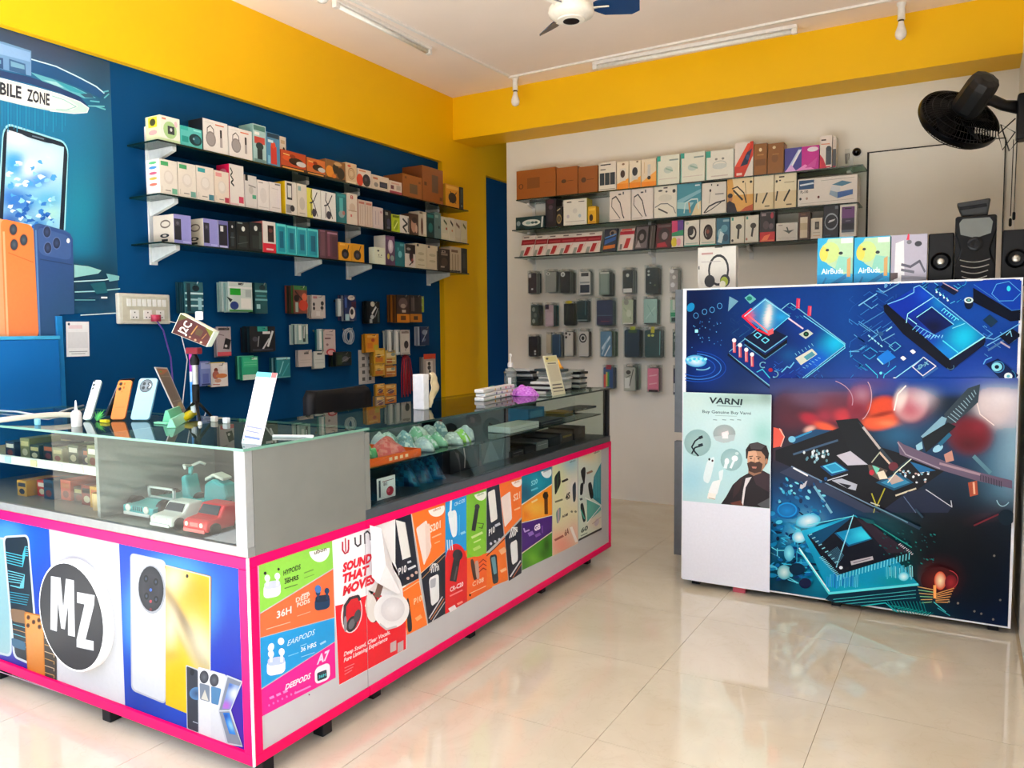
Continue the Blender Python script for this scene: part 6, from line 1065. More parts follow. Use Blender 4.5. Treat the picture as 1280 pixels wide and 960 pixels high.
# ---------------------------------------------------------------- phone cases on the back wall
ZH = (640, 310, 5.055)
CAM1 = 'e .3 .82 .16 .07 d8d4d0; e .3 .82 .08 .035 2a2a2c'
CAM3 = 'e .28 .8 .1 .05 6a7474; e .28 .7 .1 .05 6a7474; e .52 .75 .09 .045 8a9490'
BK = ['7f847c', '5a625e', 'a8aaa2', '3a4444', '8a8a82']
DK = ['2a3634', '1c2624', '49544f', '10201e']
def HB(row, col_, x0, x1, y0, y1, n, c, back, art, desc):
    names = ('top', 'second', 'third', 'lowest')
    hang('b', ZH, x0, x1, y0, y1, n, .021, c, back, art, desc, f'{ORD[col_]} hook, {names[row]} phone-case row', kind='phone_case_pack', film=True, thick=.011)
C = [
 (0, 98, 155, 145, 290, 5, '3a2a30', BK, 'r .1 .7 .4 .86 d8d4d4; e .5 .2 .12 .04 e0e0e0', 'maroon phone case'),
 (0, 205, 282, 138, 284, 5, '8f918c', BK, CAM1, 'grey see-through phone case'),
 (0, 300, 368, 134, 288, 6, '12181c', BK, 'e .3 .78 .2 .1 e4e4e4; e .3 .78 .1 .05 8a8a8a', 'black phone case with a white lens ring'),
 (0, 420, 498, 134, 300, 4, 'd8d6d2', BK, 'r .12 .1 .88 .4 14283c; r .12 .45 .88 .52 8a9090; r .2 .72 .8 .85 2a2a2e', 'white phone case card with a dark window'),
 (0, 545, 618, 134, 302, 6, '6f8078', DK, 'r .2 .1 .8 .8 83948b; r .15 .82 .9 .88 c8ccc4', 'smoky clear phone case'),
 (0, 694, 764, 124, 290, 5, '22281f', BK, 'e .5 .7 .14 .07 c8ccc0; r .12 .05 .9 .2 d8d8d4', 'olive-black phone case with a silver lens'),
 (0, 836, 930, 108, 292, 4, '0e221e', DK, 'e .28 .78 .08 .04 c8d0cc; e .28 .66 .08 .04 c8d0cc; e .4 .38 .06 .03 8a9490; e .7 .3 .06 .03 6a7a50', 'large black phone case with two silver lenses'),
 (0, 992, 1048, 122, 282, 5, 'a8a4a4', BK, 'e .3 .84 .25 .08 e8e8e8; e .55 .6 .2 .08 e4e4e4; e .4 .3 .25 .1 e0e0e4', 'pale grey phone case with bubbles'),
 (1, 116, 166, 345, 492, 5, '3c4a44', DK, 'e .4 .7 .2 .1 8a948c; e .6 .45 .2 .1 6a746c; e .4 .2 .2 .1 9aa49c', 'grey-green patterned phone case'),
 (1, 206, 264, 345, 498, 5, 'b8a4b0', ['175a58', '1c4a4c', '0f3434'], 'r .05 .72 .45 .92 3a1c34; r .15 .1 .85 .6 c8b4c0', 'mauve phone case with a dark square'),
 (1, 322, 395, 335, 490, 4, '12180e', ['2a3010', '1c1c14'], 'e .5 .95 .3 .06 c8b81c; l .06 3a442c .3 .2 .4 .8', 'black phone case with a yellow tag'),
 (1, 404, 480, 320, 468, 4, '0d3238', DK, 'l .04 5a8488 .75 .3 .8 .9; r .1 .05 .9 .1 8a9a98', 'dark teal phone case'),
 (1, 526, 644, 312, 492, 4, '182a50', ['2a6a6c', '1c4a4c'], 'r .12 .08 .86 .34 24204a; r .3 .14 .75 .17 7a3a4a; l .02 5a7a90 .1 .36 .9 .36', 'wide navy flip case'),
 (1, 690, 768, 308, 484, 4, 'b4c0a4', DK, 'e .4 .8 .2 .1 8a8f84; l .05 8aa080 .2 .6 .8 .2; e .6 .4 .2 .14 cfd8c4; r .15 .02 .9 .06 dfe4dc', 'pale green leafy phone case'),
 (1, 826, 920, 304, 484, 4, '9ac0b8', ['6f948c', '2a4440'], 'l .04 b8d8d0 .2 .2 .8 .6; l .04 7fa8a0 .3 .7 .7 .3; r .1 .02 .9 .06 2a3a38', 'frosted mint phone case'),
 (1, 996, 1046, 310, 472, 3, '9ac4b0', ['bcd0c4', '4a6a60'], 'r .2 .04 .8 .2 0f2c28; r .1 .24 .9 .4 2a9a6a; r .35 .5 .65 .9 d8e0d8', 'green-bottomed phone case beside the repair board'),
 (2, 100, 164, 545, 686, 4, '17121a', DK, 'e .7 .24 .1 .05 e0e0e0; e .7 .12 .1 .05 c8c8c8', 'black phone case with two white dots'),
 (2, 214, 246, 530, 668, 2, 'd4c4a8', ['8a9484', '5a6a5c'], '', 'cream phone case'),
 (2, 250, 312, 530, 692, 4, '1c4468', ['8a8a80', '24303c'], 'l .04 5a84a8 .8 .1 .8 .9', 'steel blue phone case'),
 (2, 326, 388, 512, 686, 4, 'd0ccc4', ['8a7c6c', '2c241c', 'b8a890'], 'e .25 .84 .12 .05 2a2a2a; e .25 .7 .12 .05 2a2a2a; e .6 .8 .1 .04 3a3a3a', 'white phone case with three black lenses'),
 (2, 416, 486, 508, 690, 4, 'cfccc6', ['2c1c14', '4a3420', '1a1210'], 'e .45 .66 .34 .16 16181a; e .45 .66 .24 .11 cfccc6; e .45 .66 .14 .07 16181a', 'white phone case with a big black camera ring'),
 (2, 552, 634, 508, 690, 6, '5d88a8', ['2c5040', '3f6a48', '7a9a8c'], 'l .1 cfe0ec .2 .3 .8 .7; l .08 a8c8dc .2 .1 .6 .6; l .06 e4ecf0 .4 .05 .8 .4', 'blue marbled phone case'),
 (2, 702, 810, 498, 694, 5, '0c2a38', ['123430', '0c2424'], 'r .4 .9 .7 1 b8c42c; l .03 2a4a5c .15 .1 .2 .85; r .3 .8 .8 .9 3a5c20', 'navy phone case with a lime tag'),
 (2, 830, 945, 498, 694, 5, '0c3c3c', ['0f4c48', '0a2a2a'], 'r .4 .8 .6 1 c8c02c; l .04 7fb8b4 .88 .1 .9 .85; e .3 .72 .08 .04 c8d06a; e .5 .72 .08 .04 c8d06a', 'dark green phone case with a lime tag'),
 (2, 1012, 1052, 512, 692, 4, '4a625c', DK, 'e .5 .8 .2 .05 c8d4cc; e .4 .6 .2 .06 8a9c94; l .05 b0c0b8 .3 .1 .7 .5', 'smoky phone case beside the repair board'),
 (3, 572, 640, 738, 890, 4, '2a4e8a', ['1c3c5c', '0f2c48'], 'r .1 .0 .3 .6 d8484a; r .3 .1 .45 .7 d8c060; r .45 .1 .6 .7 3a9a5a; r .3 .82 .8 1 9a2038', 'rainbow striped phone case'),
 (3, 704, 780, 735, 902, 6, 'b8bcb4', ['a8c4b0', '6a7a70', '2a3430', '98a498'], 'r .1 .1 .5 .5 e4e6e2; l .06 3a3e3c .5 .2 .8 .8; e .4 .7 .2 .08 3a3a3a; l .04 7a8078 .2 .5 .6 .6', 'grey and white patterned phone case'),
 (3, 850, 930, 740, 912, 4, 'd87a98', ['8a4a5c', '2c2428', 'c0a0a8'], 'r .1 .14 .9 .86 e8829f; r .15 .02 .9 .1 2a2024; l .04 f8c0d0 .2 .3 .8 .35; l .04 f8c0d0 .2 .6 .8 .65', 'pink phone case'),
 (3, 1016, 1052, 740, 930, 3, '2a2440', ['8a8a8c', '1c1824'], 'r .1 .1 .9 .4 dcdce0; l .1 4a3a6a .2 .5 .8 .9', 'purple and white phone case'),
]
cnt = {}
for r_ in C:
    k = cnt.get(r_[0], 0); cnt[r_[0]] = k+1
    HB(r_[0], k, *r_[1:])
# ---------------------------------------------------------------- repair counter with the big circuit-board print
YP, XP0, XP1, ZP0, ZP1 = 3.863, -1.232, .191, .03, 1.502
rc = empty('repair_counter', (-.5, 4.1, 0), 'tall repair counter faced with a big blue circuit-board print', 'counter')
MB().box((XP0+.03, YP+.016, .06), (XP1-.01, 4.36, 1.478)).build('cabinet', pbr('cabinet_grey', '7c8084', .5), rc)
MB().box((XP0, YP, ZP0), (XP1, YP+.016, ZP1)).build('front_board', M_LAM, rc, bevel=.001)
W1 = pbr('white_edge_strip', 'eef2f6', .3)
for a_, b_ in (((XP0-.006, YP-.003, ZP0), (XP0+.012, YP+.018, ZP1+.004)), ((XP1-.008, YP-.003, ZP0), (XP1+.002, YP+.018, ZP1+.004)), ((XP0+.012, YP-.003, ZP1-.004), (XP1-.008, YP+.018, ZP1+.004)), ((XP0+.012, YP-.003, ZP0), (XP1-.008, YP+.018, ZP0+.006))):
    MB().box(a_, b_).build('edge_strip', W1, rc)
xs = at(848.5, 500, 1, 4.33).x
for py0, py1 in ((362, 540), (551, 706)):
    za, zb = at(849, py1, 1, 4.33).z, at(849, py0, 1, 4.33).z
    MB().box((xs-.018, 4.31, max(za, .012)), (XP0+.06, 4.35, zb)).build('side_profile', pbr('profile_grey', '6f767c', .4, .4), rc, bevel=.002)
for fx in (XP0+.06, -.5, XP1-.06): MB().box((fx-.02, YP+.03, 0), (fx+.02, YP+.07, .06)).build('foot', RUBBER, rc)
p = at(925, 737, 1, YP+.02); MB().box((p.x-.03, YP+.0, .0), (p.x+.03, YP+.03, .028), 'd85a6a').build('pink_wedge', PLAST, rc)
EPS = 3e-5
def clip_rect(o, x0, x1, z0, z1): return clip(o, [((x0, 0, 0), (-1, 0, 0)), ((x1, 0, 0), (1, 0, 0)), ((0, 0, z0), (0, 0, -1)), ((0, 0, z1), (0, 0, 1))])
N_ = (0, -1, 0)
def BA(ox, oy, sc, k): return Art(pxmap(1, YP-.0012, ox, oy, sc), N_, EPS, k)
rg = random.Random(11)
def traces(a, cx, cy, w, h, n, cols, wd, ang=(35, -35)):
    for _ in range(n):
        x, y = cx+rg.uniform(-w, w), cy+rg.uniform(-h, h); pts = [(x, y)]
        for _ in range(rg.randint(1, 3)):
            t = R(rg.choice(ang)+rg.choice((0, 180))); L = rg.uniform(.1, .35)*min(w, h)*1.6
            x, y = min(max(x+L*math.cos(t), cx-w), cx+w), min(max(y+L*math.sin(t), cy-h), cy+h); pts.append((x, y))
        a.line(pts, wd*rg.uniform(.6, 1.2), rg.choice(cols))
    a.k += 1
c = lambda x, z: topx((x, YP, z))
TL, TR, BR, BL = c(XP0+.01, ZP1-.004), c(XP1-.008, ZP1-.004), c(XP1-.008, ZP0+.006), c(XP0+.01, ZP0+.006)
a = BA(0, 0, 1, 1)
base_fn = blobs('041a3e', [
 (1000, 390, 110, 70, 0, '0a3a86', .9), (870, 420, 30, 110, 0, '04123c', .95), (885, 460, 26, 30, 0, '0b3a9a', .6), (1060, 410, 20, 80, 0, '0a4a94', .6), (1180, 400, 120, 80, 0, '0b3f9c', .95), (1240, 380, 60, 60, 0, '0a50b4', .6), (1150, 470, 150, 20, 0, '0c4cae', .7), (1240, 470, 60, 30, 0, '1038b0', .7),
 (1010, 510, 60, 26, 0, '7a3848', .9), (1090, 500, 30, 24, 0, '9a4454', .8), (1010, 490, 70, 14, 0, '4a5a9a', .7), (1150, 530, 60, 30, 0, '1c3a60', .8), (985, 540, 30, 30, 0, '6a2430', .9), (1250, 520, 40, 36, 0, 'cfc8cc', .95), (1240, 560, 40, 40, 0, '8a98a8', .9), (1220, 550, 30, 34, 0, '8a2430', .95), (1150, 580, 60, 40, 0, '1a2c44', .8), (1130, 560, 40, 26, 0, '2f6a98', .6), (1255, 600, 22, 40, 0, '90a8b8', .9),
 (1040, 580, 70, 50, 20, '160c14', .97, 2), (1000, 610, 60, 30, 35, '140c16', .9), (1080, 610, 90, 40, 10, '120c16', .95, 2), (985, 615, 30, 25, 0, '1a5a8c', .9),
 (1010, 660, 60, 50, 0, '0a5a9c', .95), (990, 650, 30, 30, 0, '1c9ad0', .8), (1010, 655, 16, 14, 0, 'b8e8f0', .8), (1000, 672, 12, 10, 0, 'e8fafa', .8), (1040, 720, 70, 40, 15, '0898b8', .95), (1100, 730, 60, 30, 20, '087888', .9), (1130, 700, 40, 40, 0, '0a6a6a', .8), (1110, 760, 70, 18, 10, '0a3a48', .9), (980, 720, 18, 30, 0, '06283c', .9), (1120, 660, 40, 20, 30, '0c4a52', .9),
 (1200, 680, 80, 80, 0, '030409', .98, 2), (1220, 730, 60, 50, 0, '03101c', .9), (1172, 722, 22, 20, 0, '6a1c14', .8), (1180, 680, 40, 30, 0, '0a0c14', .8), (1250, 650, 26, 40, 0, '0c1420', .9), (1240, 640, 30, 12, -20, '4a2a34', .4)])
a.grid([TL, TR, BR, BL], 150, 150, base_fn)
k0 = a.k+1
# tablet with the glowing chip, zoom 850,355 scale 5.818
t = BA(850, 355, 5.818, k0+1)
t.rr([(345, 500), (800, 130), (1215, 440), (735, 810)], .04, 'a8c4d8')
t.grid([(352, 500), (800, 138), (1205, 440), (735, 800)], 36, 36, blobs('0a2a7a', [(1130, 430, 130, 90, -35, '12c0e4', 1), (1000, 560, 110, 90, -35, '0a5ad0', .9), (900, 300, 160, 120, 0, '0a3a90', .8), (620, 380, 200, 160, 0, '061c48', .9), (740, 720, 100, 60, 0, '0a2a9a', .9), (800, 520, 80, 60, 0, '0a5a94', .6)]))
t.line([(900, 232), (1195, 440), (1200, 465), (760, 800), (720, 800)], 5, 'a8e4f4')
t.poly([(350, 500), (620, 730), (730, 806), (700, 800), (345, 520)], '04102a')
traces(t, 860, 620, 180, 80, 26, ['2a6ac8', '3a8ae0', '1c4aa8'], 4); traces(t, 480, 330, 110, 120, 16, ['1c3a6a', '24507c', '2f6a9c'], 4); traces(t, 800, 200, 100, 60, 12, ['4aa8c8', '2f7aa8'], 4)
t.poly([(360, 90), (425, 125), (350, 200)], '9aa0b4'); t.poly([(470, 100), (510, 72), (555, 110), (510, 145)], '8ab4b0'); t.ell(505, 105, 20, 16, '2a7a6a')
t.poly([(470, 390), (620, 300), (780, 380), (620, 500)], '0c1434'); t.line([(470, 395), (620, 495), (780, 380)], 7, '9ab8d8'); t.poly([(470, 430), (620, 545), (780, 430), (780, 400), (620, 515), (470, 410)], '070c1e'); t.line([(470, 440), (620, 548), (775, 436)], 5, '7a98b8')
for x, y in ((565, 372), (620, 408)): t.line([(x-26, y), (x, y-20), (x+28, y), (x, y+22), (x-26, y)], 7, '9adcf0')
t.grid([(450, 235), (620, 100), (800, 230), (650, 370)], 18, 18, blobs('2a78b8', [(640, 230, 36, 110, 6, 'f4e8dc', 1), (560, 180, 60, 50, 0, '3a86c4', .8), (740, 240, 50, 30, 0, '2aa0d8', .9), (480, 235, 60, 60, 0, 'e83a44', .95)]))
t.line([(470, 235), (620, 112), (795, 232)], 6, 'c8e0f0'); t.line([(520, 180), (455, 235), (560, 330), (650, 372)], 12, 'f01c34'); t.line([(500, 230), (640, 345), (680, 330)], 9, 'ff6a6a'); t.line([(650, 360), (800, 235)], 5, '8ad8f4')
t.poly([(640, 340), (680, 320), (680, 360), (640, 376)], 'f05a60')
t.line([(790, 250), (895, 325)], 12, 'c8a8c8'); t.line([(790, 250), (895, 325)], 5, 'e8e4ee'); t.poly([(865, 365), (930, 330), (970, 360), (915, 400)], 'b8c4b8'); t.ell(918, 364, 20, 18, '14241c'); t.ell(918, 364, 9, 8, '3a6a44')
t.poly([(840, 540), (960, 470), (1000, 510), (880, 590)], 'c8d0c0'); t.poly([(900, 530), (960, 490), (985, 515), (925, 555)], '6a94a0')
for j in range(6): t.line([(850+j*24, 520-j*14), (838+j*24, 504-j*14)], 4, 'a8c8e0'); t.line([(895+j*22, 605-j*14), (912+j*22, 612-j*14)], 4, 'a8c8e0'); 
for x, y in ((395, 410), (437, 445), (483, 478), (525, 512)): t.line([(x, y), (x+2, y+85)], 22, 'c04a5c'); t.line([(x-4, y+10), (x-2, y+80)], 8, 'f0a4a0'); t.ell(x, y, 15, 15, 'f0f4f8')
t.ring(605, 588, 22, 20, 8, 'b8d0e8', a0=60, a1=320); t.ring(690, 655, 24, 22, 8, 'c8d8ec', a0=-90, a1=120); t.ell(660, 625, 16, 14, 'a81c38'); t.poly([(650, 735), (690, 695), (735, 715), (690, 760)], 'f01c44'); t.ell(690, 722, 14, 12, 'ff6a84')
for x, y in ((862, 140), (945, 195)): t.line([(x, y-30), (x-4, y+32)], 26, 'c83050'); t.line([(x+6, y-26), (x+2, y+28)], 8, 'f06a80')
t.line([(740, 640), (780, 600), (800, 610), (830, 570)], 8, '9ac8e8'); t.line([(560, 640), (600, 620), (660, 690)], 7, '4ac0e0')
# left strip
for x, y in ((118, 230), (180, 202), (235, 188), (290, 160)): t.ring(x, y, 17, 20, 4, '7aa8e0', n=16)
for j in range(30): t.ell(rg.uniform(50, 320), rg.uniform(250, 470), 4, 4, rg.choice(['5a8ac8', '3a6ab0', '8ab8e8']), n=8)
t.ell(122, 342, 16, 16, 'dfeefa', 45, n=4); t.ell(80, 170, 26, 34, '1c8ac0', 30)
for r_, cc_ in ((250, '1c4ab0'), (210, '5a8ae0'), (160, '2a5ac0')): t.ring(120, 600, r_*.86, r_*.44, 6, cc_, 4, -90, 130)
t.ell(118, 560, 78, 44, '2aa0d4', 4, 'e8fcff'); 
for j in range(9): t.ell(60+j*16, 548+8*math.sin(j*2), 12, 10, ('d8f6fc', '6ac8e8')[j % 2], n=10)
t.line([(40, 190), (36, 520)], 4, '3a6ac0'); t.line([(230, 36), (290, 34)], 9, 'a8b8d0')
t.ring(150, 590, 74, 34, 9, 'b8d4f4', 4, 20, 110)
k1 = t.k
# big processor at the upper right, zoom 1060,345 scale 5.818
u = BA(1060, 345, 5.818, k1+1)
traces(u, 180, 330, 170, 220, 34, ['2a62b4', '4a86d0', '1c4a9a', '8ab4e4'], 5); traces(u, 160, 620, 140, 120, 18, ['2a7ac8', '4aa8e0', '1c5ab0'], 5); traces(u, 700, 110, 160, 90, 24, ['4ab4e4', '2a86d0', '7ac8f0'], 5); traces(u, 1100, 480, 120, 120, 14, ['3a7ad0', '1c4ab0', '7aa8e4'], 6)
u.poly([(260, 215), (520, 75), (1000, 450), (990, 500), (745, 690), (700, 660), (400, 420), (265, 260)], '04081c')
u.poly([(745, 612), (995, 440), (1000, 480), (750, 690)], '081030')
u.grid([(285, 205), (520, 65), (990, 440), (742, 608)], 40, 30, blobs('0a34a8', [(840, 450, 110, 140, 40, '14c8e8', 1), (700, 560, 90, 60, 0, '0a8ae0', .9), (660, 190, 60, 60, 30, '0a8ad0', .8), (400, 220, 120, 90, 0, '0a2aa0', .8), (560, 130, 60, 60, 0, '0c4ac8', .8), (470, 350, 80, 60, 0, '0a1c70', .9)]))
u.line([(290, 205), (400, 165), (480, 120), (480, 85), (520, 68), (990, 440), (740, 606)], 6, 'a8c8f0'); u.line([(740, 606), (995, 442)], 8, 'd8f4fc')
u.poly([(490, 295), (610, 222), (770, 350), (625, 425)], '0a1450'); u.grid([(500, 295), (610, 235), (755, 350), (625, 412)], 8, 8, blobs('0a1a5c', [(620, 370, 80, 50, 0, '060a2c', .9)])); u.line([(500, 300), (610, 225), (768, 352)], 6, 'c8e4f8')
u.line([(620, 155), (435, 275), (425, 340)], 6, 'e0f0fc'); u.line([(440, 305), (500, 350)], 6, 'e0f0fc'); u.line([(690, 470), (800, 556)], 7, '7af0f8'); u.line([(760, 380), (850, 345)], 5, 'b8f0f8')
for j in range(6): u.line([(680+j*18, 255+j*14), (700+j*18, 235+j*14), (715+j*18, 250+j*14)], 6, '9af0fa'); u.line([(470+j*26, 390+j*14), (500+j*26, 360+j*14), (530+j*26, 375+j*14)], 5, '9ac8f0'); u.line([(560+j*24, 450), (580+j*22, 430)], 5, 'd8ecfc')
u.poly([(915, 60), (1080, -10), (1280, 40), (1280, 250), (1200, 260), (910, 90)], '0e3ca8'); u.poly([(910, 85), (1190, 255), (1280, 240), (1280, 320), (1180, 330), (910, 190)], '050a1e'); u.line([(915, 62), (1190, 250), (1280, 240)], 4, '5a86c8'); u.line([(1045, 130), (1080, 60), (1170, 40), (1260, 120), (1200, 180), (1100, 182), (1045, 130)], 4, '8ac0f0'); u.ell(1168, 92, 14, 20, '4ae0f0')
u.ell(878, 200, 32, 42, '081430'); u.ell(878, 176, 33, 22, 'd8ecec'); u.ell(878, 176, 20, 12, '1c3a40'); u.ell(878, 176, 10, 6, 'a8c8c8')
u.poly([(690, 60), (810, 110), (770, 140), (670, 80)], '0c1638'); u.line([(690, 50), (800, 110)], 6, 'c8a8b8'); u.poly([(980, 320), (1030, 280), (1090, 330), (1040, 375)], '1c3450'); u.poly([(1100, 440), (1190, 380), (1260, 430), (1170, 500)], '060c22'); u.line([(1150, 430), (1180, 400), (1190, 440)], 6, 'c8dcf0')
for j in range(4): u.line([(640+j*26, 100+j*20), (650+j*26, 120+j*20)], 9, 'c8f4fa'); u.ell(645+j*27, 118+j*20, 7, 7, 'e8feff', n=8)
u.poly([(1000, 640), (1090, 600), (1240, 720), (1160, 800)], '0a1c4a'); u.ring(1090, 660, 44, 40, 8, '5a8ac0'); u.ell(1082, 660, 38, 32, 'c8e4ec'); u.ell(1082, 660, 16, 14, '0c1c3c'); u.ell(1165, 728, 30, 26, 'e0f0f0'); u.ring(1165, 728, 52, 46, 6, '4a86b4', 0, -60, 100); u.ell(1165, 728, 12, 10, '8ab8c0')
u.line([(985, 640), (1000, 610), (1045, 590)], 8, '8ab8f0'); u.line([(1020, 540), (1130, 470)], 14, '6a7ab0'); u.line([(1010, 505), (1100, 455)], 7, 'a8c0f0'); u.line([(1110, 480), (1175, 520)], 12, 'b8b0c8'); u.line([(1000, 450), (1060, 460), (1275, 330)], 7, '9ac0f0')
u.poly([(215, 590), (290, 535), (350, 590), (260, 645)], '1c7ad8'); u.line([(215, 600), (255, 640)], 10, 'd8e4f0'); u.line([(345, 480), (385, 510), (340, 545), (300, 510), (345, 480)], 5, '8ac8e0')
for x, y in ((472, 550), (402, 598)): u.rr([(x-22, y-4), (x, y-18), (x+24, y+2), (x+2, y+18)], .2, 'f0f6f8')
u.line([(470, 660), (550, 590), (640, 655), (545, 725), (470, 660)], 7, 'd8e0ec'); u.line([(500, 680), (560, 640)], 10, '7a94b8'); u.text('D X', (515, 680), (590, 640), 30, 'a8bcd8', .03, up=(-.1, -1)); u.line([(340, 745), (540, 600)], 7, 'c8e0f8'); u.line([(545, 740), (650, 668)], 14, '4a6ab0')
for j in range(5): u.line([(150+j*22, 430+j*18), (162+j*22, 442+j*18)], 9, 'd8e4f0')
u.line([(210, 390), (250, 470), (340, 420)], 6, '9ab4dc'); u.line([(130, 640), (215, 720), (215, 780)], 6, '4ac0e8'); u.line([(350, 655), (265, 720), (245, 800)], 6, '5ac8f0'); u.ell(240, 705, 10, 10, '9af0fa'); u.ell(340, 745, 12, 10, 'f0f8ff'); u.line([(140, 790), (200, 745)], 6, 'a8d0f0')
u.line([(220, 90), (260, 120), (400, 40)], 6, '9ab0d8'); u.text('8 K', (265, 90), (340, 50), 34, '9ab0d8', .03); u.line([(80, 215), (210, 130)], 8, 'a8c0e8'); u.line([(110, 350), (260, 260)], 6, '5a86c8'); u.ell(240, 420, 20, 16, '3a5a90'); u.line([(280, 400), (320, 370)], 8, 'd8e4f0')
u.ring(745, 660, 26, 18, 6, '8a94b4', 0, -30, 150)
k2 = u.k
# fingers, screwdriver and tweezers over the phone board, zoom 960,480 scale 4
v = BA(960, 480, 4, k2+1)
def blob(art, pts, ctr, cedge, cin):
    for i in range(len(pts)): art.mb.face([art.P(ctr), art.P(pts[i]), art.P(pts[(i+1) % len(pts)])], [cin, cedge, cedge])
    art.k += 1
el = lambda cx, cy, rx, ry, rot=0, n=28: [(cx+rx*math.cos(w)*math.cos(R(rot))-ry*math.sin(w)*math.sin(R(rot)), cy+rx*math.cos(w)*math.sin(R(rot))+ry*math.sin(w)*math.cos(R(rot))) for w in np.linspace(0, 2*math.pi, n, endpoint=False)]
wf = blobs('0c1c30', [
 (640, 0, 700, 60, 0, '0c4a9c', .9, 2), (150, 40, 260, 60, 0, '46426e', .8, 2), (900, 330, 330, 110, 0, '0f3a60', .9), (660, 250, 110, 70, 0, '2a6488', .9), (820, 210, 120, 60, 0, '16486c', .8), (1180, 420, 120, 200, 0, '5a8098', .85), (1240, 300, 90, 260, 0, 'a8b8c8', .8), (1190, 90, 170, 130, 0, 'ccc4cc', .95, 2), (1130, 100, 90, 110, 0, 'd8c8c8', .95, 3), (1170, 60, 70, 60, 0, 'ece4e6', .7),
 (230, 90, 210, 130, -8, '4a2434', 1, 5), (250, 60, 150, 60, 0, '6a5068', .8, 2), (110, 190, 110, 60, 0, '5a2030', .8), (330, 130, 70, 70, 0, '8c2a38', .8), (375, 155, 46, 36, 0, 'd83a44', .9, 2), (215, 175, 56, 30, 20, 'b02438', .95, 2), (285, 160, 40, 30, 0, 'a83044', .8), (345, 90, 60, 50, 0, '5c3244', .6),
 (455, 80, 58, 104, 8, '8c3044', 1, 5), (470, 40, 44, 50, 0, 'b8889a', .8), (450, 130, 44, 40, 0, '7c1c30', .8),
 (575, 120, 78, 60, -15, 'e04a28', 1, 4), (560, 185, 95, 44, -8, 'f05c34', 1, 4), (570, 150, 70, 12, -12, '8c2414', .9, 2), (600, 195, 50, 16, 0, 'ff8a5a', .8),
 (715, 95, 86, 92, 20, 'd8a8a8', 1, 5), (720, 120, 70, 60, 0, 'b84058', .85), (668, 60, 30, 70, 14, 'f4e4dc', .85, 2), (780, 60, 60, 60, 0, 'd8c8d0', .8),
 (1010, 255, 118, 96, 10, '781420', .97, 3), (1000, 300, 80, 50, 0, '4a0c18', .8), (1060, 210, 50, 40, 0, '8c2030', .7),
 (290, 215, 60, 22, 18, 'f8603a', .95, 2), (210, 225, 30, 16, -20, 'f0b8a8', .9, 2), (60, 340, 120, 90, 0, '38202c', .9), (120, 600, 200, 120, 0, '0a5088', .9)])
def wfn(X, Y):
    sm = lambda q: (lambda k: k*k*(3-2*k))(np.clip(q, 0, 1))
    m_ = (sm((Y+30)/110)*sm((690-Y)/170))[..., None]
    return wf(X, Y)*m_+base_fn(960+X/4, 480+Y/4)*(1-m_)
v.grid([(10, -30), (1266, -30), (1250, 690), (10, 690)], 170, 100, wfn)

v.ring(250, 92, 176, 118, 4, 'b890a4', -6, -55, 15); v.ring(458, 78, 60, 108, 4, 'd0a8b4', 8, -60, 60)
v.line([(632, 130), (650, 50), (690, 8)], 7, 'f8ece4'); v.line([(1044, 90), (1060, 150), (1130, 205)], 5, 'f0e0d8')
v.poly([(30, 215), (70, 225), (84, 265), (65, 310), (28, 318)], 'e85a48'); v.line([(60, 222), (84, 262), (66, 312)], 5, 'f0b0a0')
v.poly([(105, 270), (150, 255), (240, 225), (330, 230), (250, 275), (130, 300)], '12466c'); v.ell(122, 275, 18, 16, '8ac0d8'); v.line([(140, 268), (220, 235)], 8, '3a94c0')
# main phone board
v.poly([(40, 330), (380, 210), (520, 300), (900, 420), (700, 560), (560, 640), (200, 450), (40, 380)], '0e0a12')
v.line([(130, 350), (350, 280)], 10, '4a5a74'); v.poly([(120, 410), (560, 640), (480, 640), (60, 440)], '3a3c54'); v.line([(120, 410), (530, 610)], 6, '8a94ac'); v.line([(130, 418), (200, 456)], 8, 'f0f2f4')
for j in range(26): v.ell(180+rg.uniform(0, 130), 330+rg.uniform(0, 60), 6, 8, rg.choice(['d0dce0', 'a8c0c8', 'e8f0f0', '6a8a94']), n=8)
v.poly([(262, 410), (340, 385), (405, 430), (320, 458)], '0a4a80'); v.poly([(275, 408), (338, 390), (392, 428), (322, 446)], '6ad0e8'); v.poly([(290, 408), (338, 396), (378, 426), (322, 438)], '2a9ac8')
v.poly([(345, 355), (440, 325), (520, 400), (400, 405)], 'c8c4d0'); v.line([(410, 305), (530, 420)], 4, '6a6470'); v.poly([(320, 480), (370, 470), (448, 500), (440, 530), (400, 520)], 'b8bcc8'); v.poly([(350, 490), (420, 505), (400, 520)], '1a1620')
v.line([(300, 480), (400, 450)], 5, 'c8ccd4')
for j in range(34): v.ell(700+rg.uniform(-40, 110), 450+rg.uniform(-25, 40), 6, 5, rg.choice(['e0e8ec', 'c8a8a0', '8ab0c0', 'f4f8f8']), n=8)
v.poly([(540, 490), (650, 440), (730, 490), (630, 530)], '14506e'); v.poly([(565, 490), (650, 455), (712, 490), (632, 518)], '3a8ab0'); v.poly([(600, 470), (640, 450), (680, 480), (620, 500)], 'c0a89c'); v.line([(640, 555), (740, 520)], 8, 'd8ccb0')
v.poly([(500, 390), (600, 430), (560, 480), (510, 450)], '5a4a40'); v.poly([(520, 400), (560, 420), (545, 450)], '8ad8b8'); v.ell(520, 440, 12, 14, 'c83040'); v.poly([(545, 440), (580, 430), (600, 470), (560, 475)], 'ece0c8')
v.line([(520, 545), (545, 610), (585, 520)], 6, 'b8b02c'); v.line([(540, 600), (530, 640)], 5, 'a8a84c'); v.line([(515, 590), (560, 606)], 5, 'd0d4c0')
